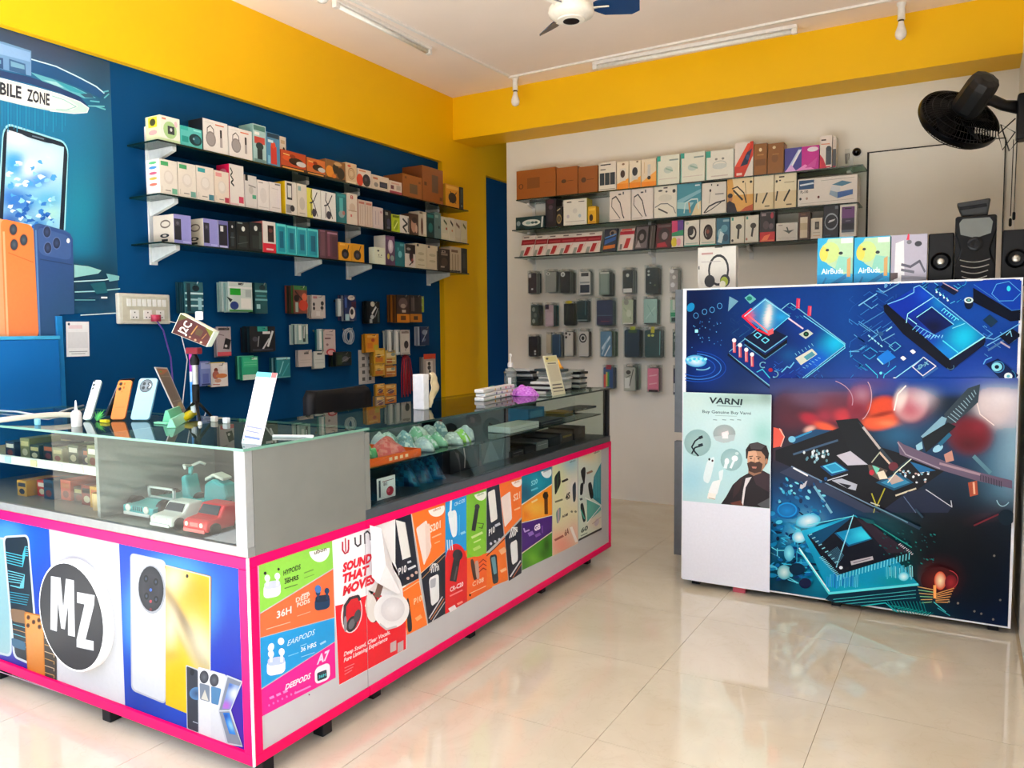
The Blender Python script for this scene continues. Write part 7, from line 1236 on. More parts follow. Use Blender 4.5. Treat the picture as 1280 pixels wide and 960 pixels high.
v.poly([(700, 535), (790, 525), (920, 610), (900, 640), (560, 640)], '23263e'); v.line([(790, 525), (920, 612), (915, 580)], 4, 'd0d4dc'); v.line([(680, 560), (740, 640)], 4, '6a7490')
# screwdriver (left) and tweezers (right)
v.poly([(340, 180), (450, 170), (640, 400), (600, 420), (500, 400), (410, 330)], '121016'); v.poly([(450, 185), (480, 215), (640, 400), (620, 405)], '3a3e46'); v.line([(478, 215), (560, 320)], 12, 'c0b8b4'); v.line([(560, 340), (618, 405)], 10, 'd8c0a8'); v.ell(628, 410, 24, 22, '6a2a34')
v.line([(520, 390), (560, 340)], 5, 'b8c0a8')
v.poly([(880, 150), (1000, 20), (1060, 0), (1050, 90), (940, 190), (900, 200)], '3c434c')
for j in range(11): v.line([(900+j*13, 160-j*13), (940+j*10, 190-j*14)], 4, 'a8b4bc')
v.poly([(765, 260), (870, 160), (895, 170), (880, 210), (790, 280)], '9ab4c4'); v.poly([(770, 270), (900, 190), (940, 210), (840, 300), (790, 340)], '12161c'); v.poly([(740, 305), (770, 285), (775, 320), (745, 335)], 'b0d0dc'); v.line([(770, 330), (690, 390), (630, 440)], 12, '2a3a44'); v.line([(760, 335), (640, 440), (600, 490)], 5, 'e0ecd8')
v.poly([(650, 280), (680, 300), (900, 390), (1060, 440), (1220, 480), (1220, 520), (1040, 480), (840, 420), (660, 350)], '6a5a70'); v.line([(650, 290), (690, 350), (860, 420)], 6, 'a89aa8'); v.line([(860, 395), (1060, 450)], 12, 'a88c98')
for j in range(14): v.line([(1062+j*8, 450+j*2.6), (1062+j*8, 480+j*2.6)], 3, '2a2430')
v.poly([(710, 385), (760, 400), (840, 430), (760, 440)], '1a6a9c'); v.line([(1030, 360), (1110, 440)], 20, '6a8a98'); v.poly([(1000, 490), (1045, 480), (1050, 550), (1010, 560)], 'b05034'); v.line([(1028, 490), (1032, 545)], 10, 'f4b890'); v.poly([(880, 350), (920, 330), (930, 380), (890, 390)], 'c89080'); v.ell(850, 320, 28, 16, 'b8d8e8', -30); v.line([(860, 300), (910, 250)], 20, '2a6a88')
v.ring(1200, 430, 60, 180, 5, 'c0d4dc', 10, 60, 120)
v.line([(235, 510), (320, 640)], 12, '8ab8cc'); v.poly([(165, 500), (200, 480), (190, 510), (160, 530)], 'c8c8cc')
for j in range(60): v.ell(40+rg.uniform(0, 260), 470+rg.uniform(0, 170), rg.uniform(4, 14), rg.uniform(3, 9), rg.choice(['1c7ab0', '4ab8d8', '0a4a80', '8ad8e4', '062c50']), rg.uniform(0, 90), n=8)
k3 = v.k
# lower glowing processor, zoom 960,630 scale 4
w = BA(960, 630, 4, k3+1)
for j in range(110): w.ell(20+rg.uniform(0, 230), 20+rg.uniform(0, 360), rg.uniform(5, 26), rg.uniform(3, 12), rg.choice(['0f6aa8', '2a9ad0', '0a3a70', '6ac8e4', '042440', '0c84b4']), rg.uniform(-40, 40), n=10)
traces(w, 130, 250, 110, 140, 26, ['4ac0e4', '1c7ab8', '8ae0f0'], 5, (0, 90, 30))
w.ell(100, 30, 60, 40, '0a5a9c', 0, '0f8ad0'); w.ring(100, 25, 46, 34, 7, '1c9ae0'); w.ell(205, 80, 62, 36, '4ac0e0', -10, 'e8f4f8'); w.ell(160, 160, 36, 30, '5ac8e4', 0, 'f4fefe'); w.ell(110, 240, 26, 40, '5aa8c8', 0, 'c8f0f4'); w.ell(85, 335, 34, 36, '6ab4c0', 0, 'd8eeea'); w.ell(150, 320, 40, 30, '0a2a44'); w.ell(190, 390, 30, 26, '1c1c40')
w.grid([(170, 130), (440, 50), (760, 400), (310, 440)], 20, 16, blobs('0a9ac0', [(250, 120, 90, 60, 0, '3ac8ec', .9), (400, 420, 120, 40, 0, '0ab0c8', .9), (640, 380, 90, 40, 0, '0c9aa0', .9)]))
w.line([(165, 225), (310, 440), (750, 395)], 12, '8af0f4'); w.line([(160, 215), (310, 430)], 5, 'e8ffff')
w.poly([(310, 446), (750, 402), (800, 430), (740, 500), (380, 500), (290, 470)], '0c2c3e')
for j in range(3): w.line([(330, 470+j*14), (740, 425+j*18)], 3, '6ac8c8')
w.poly([(200, 150), (430, 55), (520, 90), (715, 235), (350, 350), (270, 260)], '1a1420'); w.poly([(440, 62), (520, 95), (712, 238), (600, 240)], '2a1e2c'); w.poly([(200, 150), (430, 55), (340, 130), (260, 200)], '0a4a70')
w.poly([(335, 140), (470, 105), (525, 170), (405, 208)], '0a5a84'); w.grid([(345, 138), (468, 108), (518, 166), (408, 198)], 10, 8, blobs('1aa0c8', [(480, 150, 50, 30, 0, '4ae0f0', .9), (380, 140, 40, 20, 0, '0a84b4', .8)]))
w.poly([(415, 280), (525, 255), (530, 272), (420, 300)], 'b8b4bc'); w.line([(430, 288), (515, 266)], 4, '6a6470')
w.line([(430, 50), (345, 310)], 5, 'd0e4f0'); w.line([(200, 100), (430, 55)], 4, '9ae0e8'); w.ell(368, 312, 9, 8, 'e0e8f0')
for j in range(24):
    w.line([(352+j*15.5, 350-j*4.8), (350+j*15.5, 376-j*4.6)], 5, 'a8e8f0')
for j in range(14): w.line([(262+j*6.5, 262+j*7), (278+j*6.5, 256+j*7)], 4, 'b8d8e4')
for j in range(9): w.line([(300+j*6, 240-j*4), (350+j*4, 300-j*6)], 2.5, '6a86a0'); w.line([(210+j*16, 150+j*17), (224+j*16, 144+j*17)], 5, 'c8d8e0'); w.line([(655+j*8, 198+j*6), (665+j*8, 192+j*6)], 4, 'd0c8d0')
for j in range(20): w.line([(300+j*8, 340+rg.uniform(0, 20)), (298+j*8, 400+rg.uniform(0, 16))], 3, rg.choice(['1c4ac8', '4aa8f0', '8ae0f8'])); w.line([(590+j*7, 295+rg.uniform(0, 20)), (592+j*7, 350+rg.uniform(0, 20))], 3, rg.choice(['8ae8f0', '4ac0d8', 'd8f8fc']))
w.ell(680, 355, 26, 22, '6ad8e8', 0, 'e8ffff'); w.line([(520, 85), (720, 210)], 5, '2aa090'); w.poly([(460, 60), (530, 75), (540, 95), (500, 90)], '0c5a60')
for j in range(60): w.ell(560+rg.uniform(0, 280), 110+rg.uniform(0, 200), rg.uniform(3, 9), 3, rg.choice(['0c5a5c', '1c8a80', '0a4448']), 30, n=8)
w.ell(855, 370, 90, 66, '3a1014', 0, '6a1c18'); w.ell(862, 375, 30, 46, 'd8401c', 0, 'fff0c0'); w.line([(835, 400), (835, 460)], 14, 'ffb060'); w.ell(915, 385, 30, 40, '6a1420', 0, 'a82c30'); w.ring(900, 370, 50, 46, 3, 'c83a44', 0, -80, 60)
for j in range(6): w.line([(750+j*4, 405+j*16), (830-j*2, 420+j*12)], 4, ('e0b070', '8ac890')[j % 2]); w.line([(840, 440+j*8), (930-j*6, 412+j*14)], 4, 'e8a860')
for j in range(18): w.line([(610+j*11, 500+j*3), (640+j*11, 470+j*2+30)], 4, ('2ab0a0', '0c6a6c')[j % 2]); 
for j in range(12): w.line([(600+j*16, 478), (640+j*14, 540)], 4, '1c8a8c'); 
w.line([(830, 480), (890, 530)], 4, '6ad8d8'); w.line([(850, 510), (910, 548)], 4, '4ab0b8'); w.line([(470, 500), (590, 485), (660, 540)], 5, '3ac8c8')
for x, y in ((905, 478), (950, 486), (1032, 526), (1066, 538), (1125, 566), (1160, 470), (1130, 250)): w.ell(x, y, 6, 6, '8a8478', n=8)
w.line([(540, 10), (760, 115)], 14, '3a3e50'); w.line([(535, 5), (700, 85)], 6, '8a90a0'); w.line([(1030, 100), (1150, 45)], 8, '7a2a34'); w.ell(1190, 60, 40, 40, '1a2430'); w.line([(740, 20), (775, 60)], 10, '3a4254')
k4 = w.k
# paper poster and blank sheet, zoom 850,485 scale 6.19
bl = c(XP0+.012, ZP0+.007); z5 = 6.19
x_ = BA(850, 485, z5, k4+1)
r1 = ((963-850)*z5, 0)
x_.poly([(30, 28), (718, 52), ((963.5-850)*z5, (739.5-485)*z5), ((852.8-850)*z5, (721.5-485)*z5)], 'e6eaf6')
x_.grid([(32, 28), (716, 48), (705, 925), (32, 862)], 30, 36, blobs('bfe0e0', [(500, 80, 260, 60, 0, '9ab8ac', .9), (680, 60, 60, 60, 0, '7a9488', .7), (100, 100, 140, 100, 0, 'c8e0da', .8), (350, 300, 200, 120, 0, 'cfe8e8', .8), (100, 700, 160, 160, 0, '9fd2e2', .9), (400, 600, 160, 160, 0, 'b4dee2', .8), (650, 350, 90, 120, 0, '9ad2cc', .9), (300, 800, 120, 60, 0, 'b8e0e4', .6)]))
x_.text('VARNI', (240, 112), (496, 128), 44, '2c3a3e', .03, .1); x_.line([(300, 132), (480, 142)], 5, '6a8084'); x_.text('Buy Genuine Buy Varni', (186, 188), (560, 202), 22, '5a7478', .02)
x_.line([(285, 208), (450, 214)], 4, '9ab8b8')
for xx in (270, 340, 400, 455): x_.line([(xx, 240), (xx+28, 243)], 7, '8aa8a8')
x_.ell(150, 418, 104, 104, '8fb4b4', 0, 'a4c4c2'); x_.line([(175, 372), (130, 405), (105, 450), (130, 490), (155, 518)], 12, '16202a'); x_.line([(180, 440), (130, 455), (105, 500)], 12, '16202a'); x_.line([(165, 380), (185, 372)], 22, '1c2830'); x_.line([(160, 440), (186, 432)], 22, '1c2830')
x_.ell(355, 348, 86, 70, '9aacac', 0, 'b4b8b8'); x_.poly([(335, 340), (385, 325), (390, 355), (360, 360), (380, 385), (335, 385)], 'f0e4e4'); x_.poly([(270, 370), (440, 355), (430, 400), (350, 420), (290, 400)], 'b8c8c8'); x_.poly([(340, 350), (380, 335), (385, 385), (340, 385)], 'f4ecec')
x_.ell(410, 548, 84, 86, '8fb8ba', 0, 'a8cacc'); x_.line([(375, 560), (362, 610)], 26, 'e4f0f2'); x_.ell(375, 560, 18, 24, 'eef6f8'); x_.line([(440, 530), (405, 610)], 18, 'e8f4f6'); x_.ell(436, 538, 24, 22, 'f4fafa'); x_.ell(452, 500, 14, 12, 'c8e0e0')
x_.rr([(225, 545), (290, 520), (240, 740), (185, 705)], .3, 'dff0f2'); x_.ell(240, 545, 8, 10, '1c2428'); x_.ell(264, 556, 8, 9, '4a3038')
x_.rr([(310, 640), (350, 620), (340, 700), (320, 720)], .2, 'e4f2f4'); x_.rr([(265, 715), (330, 700), (300, 820), (230, 800)], .15, 'eef4f4'); x_.rr([(232, 800), (292, 812), (284, 856), (222, 846)], .1, 'f4f0e8'); x_.line([(236, 842), (284, 852)], 6, 'a8a088')
x_.poly([(330, 888), (370, 830), (420, 740), (480, 685), (560, 640), (640, 625), (706, 660), (704, 922)], '2a2428'); x_.poly([(560, 640), (640, 630), (706, 665), (704, 800), (600, 740)], '3f3036'); x_.poly([(430, 740), (500, 680), (470, 790), (420, 850)], '3a2a2c'); x_.poly([(520, 690), (566, 680), (520, 760), (500, 900), (486, 898), (500, 780)], 'e4dede'); x_.poly([(400, 880), (480, 860), (500, 902), (420, 896)], '6a3a30'); x_.poly([(610, 890), (704, 840), (704, 922), (640, 914)], '55585c')
x_.poly([(540, 600), (630, 600), (640, 650), (580, 672), (540, 650)], '9a7058')
x_.rr([(526, 470), (660, 478), (650, 640), (540, 632)], (.3, .35), 'd8a888'); x_.poly([(600, 480), (668, 490), (668, 600), (640, 640), (620, 560)], 'b88868'); x_.poly([(530, 575), (560, 560), (590, 568), (625, 562), (650, 580), (640, 640), (590, 652), (545, 636)], '4a342c'); x_.poly([(566, 600), (606, 602), (600, 616), (572, 614)], 'b87868')
x_.poly([(522, 540), (520, 470), (550, 425), (610, 412), (680, 440), (700, 500), (690, 560), (670, 600), (668, 520), (640, 485), (580, 478), (540, 485), (532, 540)], '2a1e1c'); x_.poly([(548, 430), (610, 414), (670, 440), (640, 470), (560, 465)], '4a4444')
x_.line([(545, 525), (575, 520)], 6, '2a1a16'); x_.line([(600, 524), (635, 528)], 6, '2a1a16'); x_.ell(560, 538, 9, 5, '2a1a16'); x_.ell(618, 541, 9, 5, '2a1a16'); x_.line([(590, 530), (584, 566), (598, 570)], 5, 'b07a5c'); x_.ell(680, 560, 10, 22, 'b88464')
def vivid(ar, kr=.45, kg=.95):
    for cl in ar.mb.c:
        for i_, q_ in enumerate(cl):
            if q_[2] > q_[0]*1.25: cl[i_] = (q_[0]*kr, q_[1]*kg, q_[2])
for ar in (a, t, u, w): vivid(ar)
vivid(v, .7)
for nm, ar in (('board_print', a), ('tablet_print', t), ('processor_print', u), ('workbench_print', v), ('lower_chip_print', w), ('poster', x_)): clip_rect(ar.build(nm, rc, BOARD), XP0+.008, XP1-.004, ZP0+.004, ZP1-.002)

# ---- goods standing on the repair counter
ZR = 1.479; ZGq = (1000, 80, 3.4286)
AIR = 'r 0 0 1 1 19aee0; p b8dcb4 .3 .98 1 .98 1 .35 .75 .3 .3 .5 .1 .7; e .35 .72 .28 .2 c8e08a; e .18 .7 .12 .14 e8d858; p 8fd4c0 .5 .4 1 .3 1 .6 .6 .65; e .28 .77 .05 .025 16242a; e .66 .7 .06 .03 16242a; p 0f9ad8 0 0 1 0 1 .22 .5 .34 0 .3; l .08 0a78b8 .35 .08 .8 .26; l .05 0a78b8 .15 .1 .25 .24; t {} .12 .32 .62 .1 e8fafa; r .66 .88 .98 .98 e8eee8; p d8a868 .84 .25 .94 .25 .94 .62 .84 .58'
brow(ZGq, 72, 226, 748, ZR, 3.96, .07, 'earbud_box', 'cyan and yellow earbud box, left one of the pair on the repair counter', 'box', '19aee0', AIR.format('AirBuds'))
brow(ZGq, 229, 384, 744, ZR, 3.96, .07, 'earbud_box', 'cyan and yellow earbud box, right one of the pair on the repair counter', 'box', '19aee0', AIR.format('AirBuds'))
brow(ZGq, 387, 543, 735, ZR, 3.96, .05, 'neckband_box', 'silver-lilac neckband box beside the cyan boxes on the repair counter', 'box', 'b4b0c2', 'p e8e8ec .1 .1 .4 .05 .35 .9 .12 .85; e .75 .82 .1 .05 2c2c34; e .5 .86 .07 .04 6a6a74; p d8284a .42 .9 .5 .9 .5 1 .46 1.02; l .05 5a5a6a .3 .45 .55 .4 .8 .5 .95 .3; l .05 6a6a78 .3 .35 .65 .3; p 8a8a9a .3 .05 1 .05 1 .2 .3 .25; p 5a4a4c 0 .15 .2 .2 .2 .3 0 .3; r 0 .02 .2 .14 6a6a30')
brow((840, 160, 4.923), 157, 394, 738, ZR, 4.12, .05, 'headphone_box', 'white box picturing black headphones behind the left end of the repair counter', 'box', 'd8d6ce', 'o .55 .52 .25 .3 .05 24282a; e .32 .3 .14 .13 23272a; e .72 .3 .13 .13 2c3032; e .7 .28 .1 .1 a8b83a; e .66 .22 .08 .08 e8e8d0; r .1 .85 .4 .89 b8908c; r .45 .98 .65 1 1a1a1a; l .015 b0a8a8 .1 .7 .6 .7; r .02 .55 .05 .62 2a2a2a', side=None)
GLB = pbr('gloss_black', '08080a', .25, 0, .1, 30, spec=.22)
def speaker(x0, x1, yt, label):
    P0 = solvex(1000+x0/3.4286, (0, 3.97, ZR), (1, 0, 0)); P1 = solvex(1000+x1/3.4286, (0, 3.97, ZR), (1, 0, 0)); zt = solvey(80+yt/3.4286, P0, (0, 0, 1)).z
    w_ = P1.x-P0.x; cx = P0.x+w_/2; h = zt-ZR
    t = empty('satellite_speaker', (cx, 4.03, ZR), label, 'speaker')
    MB().box((P0.x, 3.97, ZR), (P1.x, 4.09, zt)).build('cabinet', BLACKP, t, bevel=.006)
    r0 = w_*.4; cz = ZR+h*.48
    MB().lathe([(r0, 0), (r0, .006), (r0*.9, .009), (r0*.86, .004), (r0*.8, .007), (r0*.72, .002), (r0*.45, .001)], (cx, 3.97, cz), (0, -1, 0), 32).build('woofer', GLB, t, True)
    MB().lathe([(r0*.4, 0), (r0*.3, .009), (.002, .012)], (cx, 3.97, cz), (0, -1, 0), 20, 'b8b4a0').build('dust_cap', pbr('silver_cap', 'b0aca0', .3, .6), t, True)
    MB().box((cx-w_*.16, 3.968, ZR+h*.04), (cx+w_*.16, 3.971, ZR+h*.09), 'c8c8c8').build('badge', STEEL, t)
speaker(545, 655, 728, 'small black speaker left of the subwoofer on the repair counter')
speaker(862, 985, 712, 'small black speaker right of the subwoofer, cut by the photo edge')
P0 = solvex(1000+657/3.4286, (0, 3.95, ZR), (1, 0, 0)); P1 = solvex(1000+836/3.4286, (0, 3.95, ZR), (1, 0, 0)); zt = solvey(80+655/3.4286, P0, (0, 0, 1)).z
w_, h, cx = P1.x-P0.x, zt-ZR, (P0.x+P1.x)/2
t = empty('subwoofer', (cx, 4.05, ZR), 'black subwoofer with a waisted glossy front on the repair counter', 'speaker')
MB().box((P0.x, 3.97, ZR), (P1.x, 4.17, zt)).build('cabinet', BLACKP, t, bevel=.006)
pr = [(.02, 0), (.98, 0), (1, .3), (.9, .42), (.86, .52), (.92, .66), (1, .78), (.98, 1), (.02, 1), (0, .78), (.08, .66), (.14, .52), (.1, .42), (0, .3)]
MB().prism([(P0.x+w_*u_, 3.97, ZR+h*v_) for u_, v_ in pr], (0, -.022, 0)).build('front_panel', GLB, t, bevel=.006)
MB().prism([(P0.x+w_*u_, 3.948, ZR+h*v_) for u_, v_ in ((.14, .74), (.5, .68), (.86, .74), (.9, .9), (.82, .96), (.18, .96), (.1, .9))], (0, -.003, 0)).build('display_window', pbr('mirror_window', '8a9498', .1, .9), t)
MB().lathe([(.03, 0), (.03, .01), (.022, .014), (.012, .012)], (cx, 3.948, ZR+h*.6), (0, -1, 0), 24).build('volume_knob', GLB, t, True)
for j in range(4):
    zz = ZR+h*(.38-.08*j); MB().tube([(cx-w_*(.36-.02*j)+w_*(.72-.04*j)*i/8, 3.945-.006*math.sin(math.pi*i/8), zz-.012*math.sin(math.pi*i/8)) for i in range(9)], .0022, 5).build('trim_ring', STEEL, t)
Q0, Q1 = solvex(1199, (0, 4.0, zt), (1, 0, 0)), solvex(1236, (0, 4.0, zt), (1, 0, 0)); zq = solvey(80+585/3.4286, Q0, (0, 0, 1)).z
t = empty('black_receiver', (Q0.x+.06, 4.03, zt), 'small black angular receiver on top of the subwoofer', 'electronics')
MB().prism([(Q0.x+.012, 3.99, zt), (Q1.x-.004, 3.99, zt), (Q1.x+.006, 3.985, zq), (Q0.x-.012, 3.985, zq-.012)], (0, .09, .0)).build('body', pbr('soft_black', '101214', .5), t, bevel=.008)
MB().prism([(Q0.x+.0, 3.984, zq-.03), (Q1.x-.01, 3.984, zq-.022), (Q1.x-.008, 3.984, zq-.036), (Q0.x+.002, 3.984, zq-.045)], (0, .004, 0)).build('front_slot', GLB, t)
# ---------------------------------------------------------------- goods on and in the counters
ZTB = ZT-.0078
def g(x, y, z=ZT): return at(x, y, 2, z)
def slab(pts, th, col, name, label, cat, mat=None, art=None, group=None, bev=.001):
    """thin card or phone given by four real corner points (bottom-left, bottom-right, top-right, top-left)"""
    P = [Vector(p) for p in pts]; n = (P[1]-P[0]).cross(P[3]-P[0]).normalized()
    if n.dot(CAM-P[0]) < 0: n = -n
    o = MB().prism(P, -n*th, col).build(name, mat or PLAST, bevel=bev); tag(o, label, cat, group)
    if art:
        mp = lambda u, v: (P[0]*(1-u)+P[1]*u)*(1-v)+(P[3]*(1-u)+P[2]*u)*v
        draw(Art(mp, n, start=3), art).build('printed_face', o, mat or PLAST)
    return o
def roundslab(A, B_, H, lean, th, col, edge, name, label, cat, art=None, r=.1, sink=0):
    """phone standing on its short edge: base from A to B_, height H, leaning back by lean degrees away from the camera"""
    A, B_ = Vector(A), Vector(B_); U = B_-A; w = U.length; U.normalize(); N = Vector((U.y, -U.x, 0))
    if N.dot(CAM-A) < 0: N = -N
    V = Vector((0, 0, 1))*math.cos(R(lean))-N*math.sin(R(lean)); n = (N*math.cos(R(lean))+Vector((0, 0, 1))*math.sin(R(lean)))
    t = empty(name, (A+B_)/2, label, cat)
    q = []
    ru = .012
    for cu, cv, s in ((ru, ru, 180), (w-ru, ru, 270), (w-ru, H-ru, 0), (ru, H-ru, 90)):
        for i in range(5): a_ = R(s+22.5*i); q.append(A+U*(cu+ru*math.cos(a_))+V*(cv+ru*math.sin(a_)))
    q = [p+Vector((0, 0, th*math.sin(R(lean))+.0005)) for p in q]
    MB().prism(q, -n*th, edge).build('frame', PLAST, t, bevel=.002)
    a = Art(lambda u, v: A+U*(w*u)+V*(H*v)+Vector((0, 0, th*math.sin(R(lean))+.0005)), n, 1e-4, 1)
    a.rr([(.02, .012), (.98, .012), (.98, .988), (.02, .988)], (.12, .06), col)
    if art: draw(a, art)
    a.build('back_cover', t, GLOSS); return t
# dummy phones, zoom 100,440 scale 8
def ph(x0, y0, x1, y1): return g(100+x0/8, 440+y0/8), g(100+x1/8, 440+y1/8)
A, B_ = ph(498, 690, 690, 690)
roundslab(A, B_, .168, 27, .009, 'a9dbec', '7fb4cc', 'display_phone', 'light blue phone with a big round camera standing on the counter', 'phone', 'g .46 .81 .33 .15 5f6f78 8795a0; o .46 .81 .33 .15 .02 3f4a52; e .34 .86 .08 .04 2f3a40; e .6 .86 .08 .04 3a454c; e .34 .76 .08 .04 2c363c; e .6 .76 .08 .04 3a444a; l .03 d8e4ea .62 .86 .72 .81 .62 .76; l .004 9cc8da .1 .45 .9 .45')
A, B_ = ph(300, 688, 448, 686)
roundslab(A, B_, .163, 30, .009, 'f58a3c', 'c8642a', 'display_phone', 'orange phone standing on the counter', 'phone', 'e .24 .9 .12 .05 8a4414; e .24 .9 .08 .034 1c0f08; e .5 .9 .06 .03 c8641c; e .24 .77 .12 .05 8a4414; e .24 .77 .08 .034 1c0f08; e .5 .8 .06 .03 b8601c; e .42 .7 .05 .02 d87a2c; l .01 d8742c .2 .3 .8 .3')
A = g(100+236/8, 440+655/8); A.z += .0045; T_ = at(100+392/8, 440+272/8, 1, A.y+.075); E_ = Vector((.011, .002, 0))
t = empty('display_phone', A, 'black phone seen edge-on, standing beside the orange phone', 'phone')
MB().prism([A, A+E_, T_+E_, T_], (-.0125, .069, 0), '1a1a20').build('frame', PLAST, t, bevel=.002)
MB().prism([A+(T_-A)*.3+E_*.3-Vector((0, .0006, 0)), A+(T_-A)*.3+E_*.6-Vector((0, .0006, 0)), A+(T_-A)*.96+E_*.6-Vector((0, .0006, 0)), A+(T_-A)*.96+E_*.3-Vector((0, .0006, 0))], (0, .001, 0), '8a8a90').build('side_button', PLAST, t)
A, B_ = ph(22, 690, 106, 690)
roundslab(A, B_, .165, 30, .009, 'e2f0ec', 'b4c8c4', 'display_phone', 'white phone leaning at the left end of the row on the counter', 'phone', 'e .15 .97 .12 .03 2a3a44; e .2 .87 .14 .035 2a3a44; e .2 .78 .1 .03 44545c; l .01 c8dcd8 .2 .3 .7 .3; e .5 .3 .1 .03 cfe0dc')
# leaning grey payment stand
P0, P1 = g(100+975/8, 440+640/8), g(100+1068/8, 440+605/8); q0 = at(100+872/8, 440+156/8, 1, P1.y+.03); q1 = at(100+748/8, 440+148/8, 1, P0.y+.02)
slab([P0, P1, q0, q1], .004, 'c8c8c8', 'payment_stand', 'tall grey payment card stand leaning left on the counter', 'card stand', PLAST, 'r .06 .03 .94 .97 7c6e66; r .12 .84 .9 .95 b06a4a; r .14 .1 .88 .24 a8946a; e .3 .9 .1 .02 5aa04a; r .2 .3 .8 .78 74685f; l .02 968a80 .15 .28 .85 .28; l .02 968a80 .15 .8 .85 .8')
# mint folded price clips and a yellow clip
z8 = lambda x, y, z=ZT+.001: g(100+x/8, 440+y/8, z)
def wedge(a, b, h, col, name, label, back=.03, cat='clip'):
    U = (b-a); N = Vector((-U.y, U.x, 0)).normalized()*back
    if N.y < 0: N = -N
    m = Vector((0, 0, h))
    tag(MB().prism([a, a+N, a+N*.6+m, a+N*.35+m], U, col).build(name, PLAST, bevel=.001), label, cat)
wedge(z8(820, 712), z8(945, 660), .045, '7fd8ae', 'price_clip', 'mint green folded clip left of the leaning payment stand', .035)
wedge(z8(866, 760), z8(990, 690), .03, '9ae4c0', 'price_clip', 'paler mint clip in front of the other mint clip', .03)
mb = MB(); p = z8(735, 716); mb.prism([p, p+Vector((.07, 0, 0)), p+Vector((.075, .02, 0)), p+Vector((.0, .02, 0))], (0, 0, .006), '8fe0b8')
tag(mb.build('flat_clip', PLAST, bevel=.001), 'flat mint strip lying left of the mint clips', 'clip')
a_, b_ = z8(1002, 706), z8(1180, 650); D = b_-a_; S = Vector((-D.y, D.x, 0)).normalized()
mb = MB(); k = 10; vs = []
for i in range(k+1):
    u_ = i/k; w_ = .012*math.sin(math.pi*min(1, u_*1.2+.1))+.003; h_ = .014+.02*math.sin(math.pi*u_)*u_
    for s_, z_ in ((-1, 0), (1, 0), (.8, 1), (-.8, 1)): vs.append(a_+D*u_+S*(w_*s_)+Vector((0, 0, h_*z_+.012*u_)))
fs = [[i*4+j, i*4+(j+1) % 4, i*4+4+(j+1) % 4, i*4+4+j] for i in range(k) for j in range(4)]+[[3, 2, 1, 0], [k*4+j for j in range(4)]]
tag(mb.add(vs, fs, 'e8d810').build('yellow_clip', PLAST, smooth=2), 'yellow plastic clip at the foot of the leaning payment stand', 'clip')
mb = MB(); rg = random.Random(3); c0 = z8(165, 690)
for j in range(9):
    w_ = R(20*j-10); e = Vector((math.cos(w_), .4*math.sin(w_), abs(math.sin(w_))*.8)); mb.prism([c0, c0+e*.02+Vector((.004, 0, .003)), c0+e*(.045+.01*rg.random()), c0+e*.02+Vector((-.004, 0, .006))], (0, .002, 0), rg.choice(['3aa838', '58c040', '2a8a3a']))
tag(mb.build('green_tag', PLAST, kind=None), 'green plastic leafy tag between the white and black phones', 'tag')
p = z8(195, 704); MBy = MB().prism([p, p+Vector((.04, .0, 0)), p+Vector((.042, .014, 0)), p+Vector((.01, .02, 0))], (0, 0, .01), 'e8d21c')
tag(MBy.build('yellow_tag', PLAST, bevel=.002), 'yellow tag beside the green leafy tag', 'tag')
# glue bottle and white cables at the left
p = g(96, 533)
t = empty('white_bottle', p, 'small white bottle with a thin nozzle beside the white phone', 'bottle')
MB().lathe([(.016, 0), (.017, .004), (.017, .045), (.012, .055), (.006, .058)], p, (0, 0, 1), 20).build('body', pbr('milky_plastic', 'e8dfe0', .4), t, True)
MB().lathe([(.006, .058), (.005, .064), (.0022, .09), (.001, .092)], p, (0, 0, 1), 14).build('nozzle', WHITEP, t, True)
c0, c1 = g(-30, 528, ZT+.012), g(90, 519, ZT+.02)
mb = MB(); K_ = 150; L_ = (c1-c0); path = []
for i in range(K_*6+1):
    u_ = i/(K_*6); b_ = c0+L_*u_+Vector((0, .02*math.sin(u_*3), .012*math.sin(u_*math.pi)*u_)); w_ = 2*math.pi*i/6
    path.append(b_+Vector((0, math.cos(w_), math.sin(w_)))*.0085)
mb.tube(path, .0026, 4, 'e6d8c8'); tag(mb.build('coiled_cable', PLAST, smooth=2), 'thick cream coiled cable lying along the left of the counter', 'cable')
a_, b_, c_ = g(-20, 512, ZT+.004), g(60, 521, ZT+.004), g(104, 508, ZT+.004)
tag(MB().tube([a_, a_*.5+b_*.5+Vector((0, .01, .004)), b_, b_*.5+c_*.5+Vector((0, .0, .006)), c_+Vector((0, 0, .004))], .004, 8, 'f0f2f4').build('white_cable', PLAST, smooth=2), 'smooth white cable behind the coiled cable on the counter', 'cable')
p = g(47, 531); tag(MB().box(p+Vector((-.012, -.006, 0)), p+Vector((.012, .006, .022)), '8fd0ea').build('blue_tub', PLAST, bevel=.003), 'small light blue tub in front of the coiled cable', 'tub')
